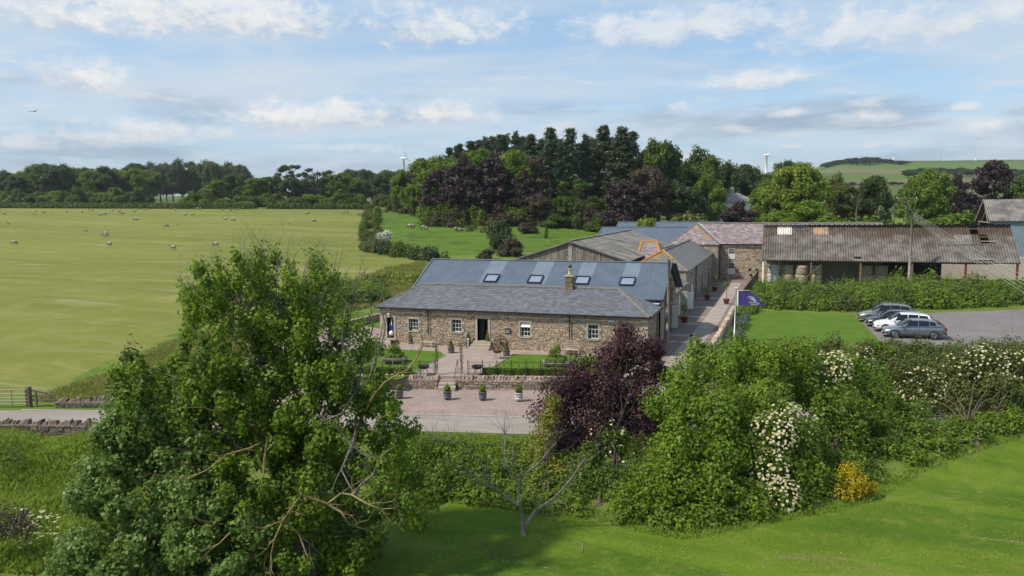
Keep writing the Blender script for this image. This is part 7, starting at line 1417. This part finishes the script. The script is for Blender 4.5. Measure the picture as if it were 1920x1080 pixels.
# bare sapling on the front lawn
o = thing('bare_sapling', 'small leafless forked tree standing alone on the front lawn', 'tree', tuple(G(983, 1004))); q0_ = G(983, 1004); Ds = depth(q0_)
for nm_, pl, r0 in (('trunk', [(983, 1006), (981, 999), (977, 969), (971, 948)], .105), ('limb', [(971, 948), (954, 935), (924, 914), (911, 893), (902, 870)], .06), ('limb', [(971, 948), (973, 918), (979, 893), (1009, 871), (1043, 829)], .06), ('limb', [(985, 984), (1005, 956), (1039, 935), (1069, 901), (1098, 858)], .075), ('limb', [(973, 918), (968, 890), (960, 862)], .04), ('limb', [(924, 914), (900, 905), (880, 885)], .035), ('limb', [(946, 880), (947, 815), (945, 802)], .03)):
    k = MB(); pts = [PD(x, y, Ds+.25*sin(j*1.7+len(pl))) for j, (x, y) in enumerate(pl)]; k.tube([tuple(p) for p in pts], [r0*(1-.62*j/len(pts)) for j in range(len(pts))], 8)
    if nm_ == 'limb':
        for j in range(1, len(pts)):
            for m in range(4): twigs(k, pts[j]+(pts[j-1]-pts[j])*r11.uniform(0, .8), (pts[j]-pts[j-1])+r11.normal(0, .35, 3)+np.array([0, 0, .1]), float(r11.uniform(.5, 1.1)), .012, 3, r11, .6)
    ob(nm_, k, M_greybark, o, True)
o = thing('fallen_stick', 'thin curved dead stick lying on the front lawn', 'branch', tuple(G(1090, 1030))); k = MB(); k.tube([tuple(G(x, y)+np.array([0, 0, .03])) for x, y in ((1075, 1018), (1088, 1022), (1093, 1032), (1092, 1040))], .02, 5); ob('stick', k, M_greybark, o)
o = thing('dead_shrub', 'bare twiggy shrub on the verge before the gravel forecourt', 'shrub', tuple(G(825, 850))); k = MB(); b = G(825, 850)
for i in range(14): twigs(k, b+r11.normal(0, .25, 3)*np.array([1, .6, 0]), np.array([r11.normal(0, .35), r11.normal(0, .3), 1]), float(r11.uniform(.8, 1.5)), .014, 2, r11, .35)
ob('twigs', k, M_greybark, o)

# ------------------------------------------------------------------ grasses (uncountable)
def grass(name, label, poly, n, h, leafm, rng, tilt=.35, w=.018, keep=None):
    x0, x1 = min(p[0] for p in poly), max(p[0] for p in poly); y0, y1 = min(p[1] for p in poly), max(p[1] for p in poly); X = rng.uniform(x0, x1, n*3); Y = rng.uniform(y0, y1, n*3); m = inside(poly, X, Y)
    if keep is not None: m &= keep(X, Y)
    X, Y = X[m][:n], Y[m][:n]; k = len(X); Z = hz(X, Y)-.02; a = rng.uniform(0, 6.28, k); t = rng.normal(0, tilt, (k, 2)); den = .55+.45*np.sin(X*.9+Y*.5)*np.sin(Y*1.1-X*.3); hh = h*rng.uniform(.45, 1.15, k)*(.6+.5*den); ww = w*rng.uniform(.7, 1.6, k)
    A = np.stack([X-np.cos(a)*ww, Y-np.sin(a)*ww, Z], -1); B = np.stack([X+np.cos(a)*ww, Y+np.sin(a)*ww, Z], -1); Cc = np.stack([X+t[:, 0]*hh*.4+np.cos(a)*ww*.7, Y+t[:, 1]*hh*.4+np.sin(a)*ww*.7, Z+hh*.65], -1); Dd = np.stack([X+t[:, 0]*hh, Y+t[:, 1]*hh, Z+hh], -1)
    V = np.stack([A, B, Cc, Dd], 1); o = link(name, quads_mesh(name, V, np.repeat(np.clip(.5*den+rng.uniform(0, .5, k), 0, 1)[:, None], 3, 1), leafm)); tag(o, label, 'grass', kind='stuff'); return o
M_gr1 = LM('tall_grass', (.165, .245, .026), (.295, .375, .060), .52); M_gr2 = LM('dry_grass', (.185, .210, .036), (.33, .335, .090), .5); M_gr3 = LM('lawn_blade', (.075, .14, .012), (.135, .205, .024), .4)
r13 = np.random.default_rng(13); gw2 = lambda pp: [tuple(G(x, y)[:2]) for x, y in pp]
POLY_L = gw2(((-60, 840), (60, 838), (200, 822), (300, 830), (420, 900), (700, 1000), (690, 1079), (-60, 1079))) + [(16, -42), (4, -42)]
grass('tall_grass', 'tall lush unmown grass in the lower left foreground', POLY_L, 70000, .55, M_gr1, r13, .4, .022)
POLY_V = [tuple(q) for q in offs(ROAD, 1.9)[3:7]]+[tuple(q) for q in offs(ROAD, 4.8)[3:7][::-1]]
grass('verge_grass', 'grassy near verge of the road', POLY_V, 26000, .28, M_gr1, r13)
POLY_F = gw2(((60, 752), (150, 718), (240, 690), (330, 640), (470, 600), (520, 640), (330, 760), (200, 758), (110, 757)))
grass('field_edge_grass', 'dry yellow rough grass at the lower corner of the mown field', POLY_F, 30000, .42, M_gr2, r13, .5, .02)
POLY_S = gw2(((600, 570), (660, 535), (725, 505), (800, 492), (790, 540), (720, 570), (640, 590)))
grass('slope_grass', 'rough yellow-green grass on the slope left of the cottage', POLY_S, 22000, .6, M_gr2, r13, .5, .03)
LP = gw2(((735, 1012), (765, 978), (830, 942), (900, 940), (980, 944), (1090, 962), (1190, 990), (1290, 1008), (1420, 983), (1560, 950), (1640, 930), (1740, 873), (1840, 843), (1919, 817), (1990, 860), (1990, 1079), (690, 1079)))
grass('lawn_blades', 'short mown blades of the front lawn', LP, 90000, .055, M_gr3, r13, .5, .012)
grass('lawn_edge_grass', 'longer grass fringe under the thicket at the lawn edge', gw2(((1090, 955), (1190, 975), (1290, 995), (1420, 970), (1560, 940), (1640, 918), (1740, 862), (1840, 833), (1919, 808), (1919, 822), (1840, 848), (1740, 882), (1640, 940), (1560, 962), (1420, 992), (1290, 1016), (1190, 1000), (1090, 968))), 16000, .28, M_gr1, r13)
grass('worn_lawn', 'dry brownish tufts on a worn patch of the front lawn', gw2(((905, 1022), (950, 1012), (985, 1030), (960, 1052), (915, 1050))), 1500, .05, LM('dead_grass', (.16, .115, .05), (.26, .20, .09), .3), r13, .6, .014)
# daisies and cow parsley
def specks(name, label, poly, n, s, z, rng, m):
    x0, x1 = min(p[0] for p in poly), max(p[0] for p in poly); y0, y1 = min(p[1] for p in poly), max(p[1] for p in poly); X = rng.uniform(x0, x1, n*3); Y = rng.uniform(y0, y1, n*3); q = inside(poly, X, Y)&((np.sin(X*.7+1)*np.sin(Y*.9)+rng.normal(0, .5, n*3)) > .1); X, Y = X[q][:n], Y[q][:n]; Z = hz(X, Y)+z*rng.uniform(.8, 1.2, len(X)); t = np.linspace(0, 2*pi, 6)[:-1]; r = s*rng.uniform(.6, 1.3, len(X))
    V = np.stack([X[:, None]+np.cos(t)*r[:, None], Y[:, None]+np.sin(t)*r[:, None], np.repeat(Z[:, None], 5, 1)], -1); o = link(name, quads_mesh(name, V, np.full((len(X), 3), .8), m)); tag(o, label, 'flowers', kind='stuff')
specks('daisies', 'tiny white daisies scattered over the front lawn', LP, 900, .022, .06, r13, M_elder)
specks('cow_parsley', 'white cow parsley heads in the long grass at lower left', gw2(((30, 990), (110, 985), (120, 1050), (40, 1060))), 90, .07, .75, r13, M_elder); specks('cow_parsley', 'white cow parsley heads scattered over the weedy bank before the shed', [(31, 36), (44, 37), (60, 44), (60, 52), (44, 49), (31, 48)], 240, .09, 2.2, r13, M_elder)

# ------------------------------------------------------------------ thin summer haze
hzt = NT('haze'); vol = hzt.n('ShaderNodeVolumePrincipled'); vol.inputs['Color'].default_value = (.86, .90, .95, 1); vol.inputs['Density'].default_value = .00009; vol.inputs['Anisotropy'].default_value = .2
hzt.t.links.new(vol.outputs[0], hzt.out.inputs['Volume'])
k = MB(); k.box(-5300, 5300, -5300, 5300, -60, 190); o = ob('haze', k, hzt.m); o['kind'] = 'stuff'; o['label'] = 'thin pale summer haze over the whole countryside'; o['category'] = 'haze'
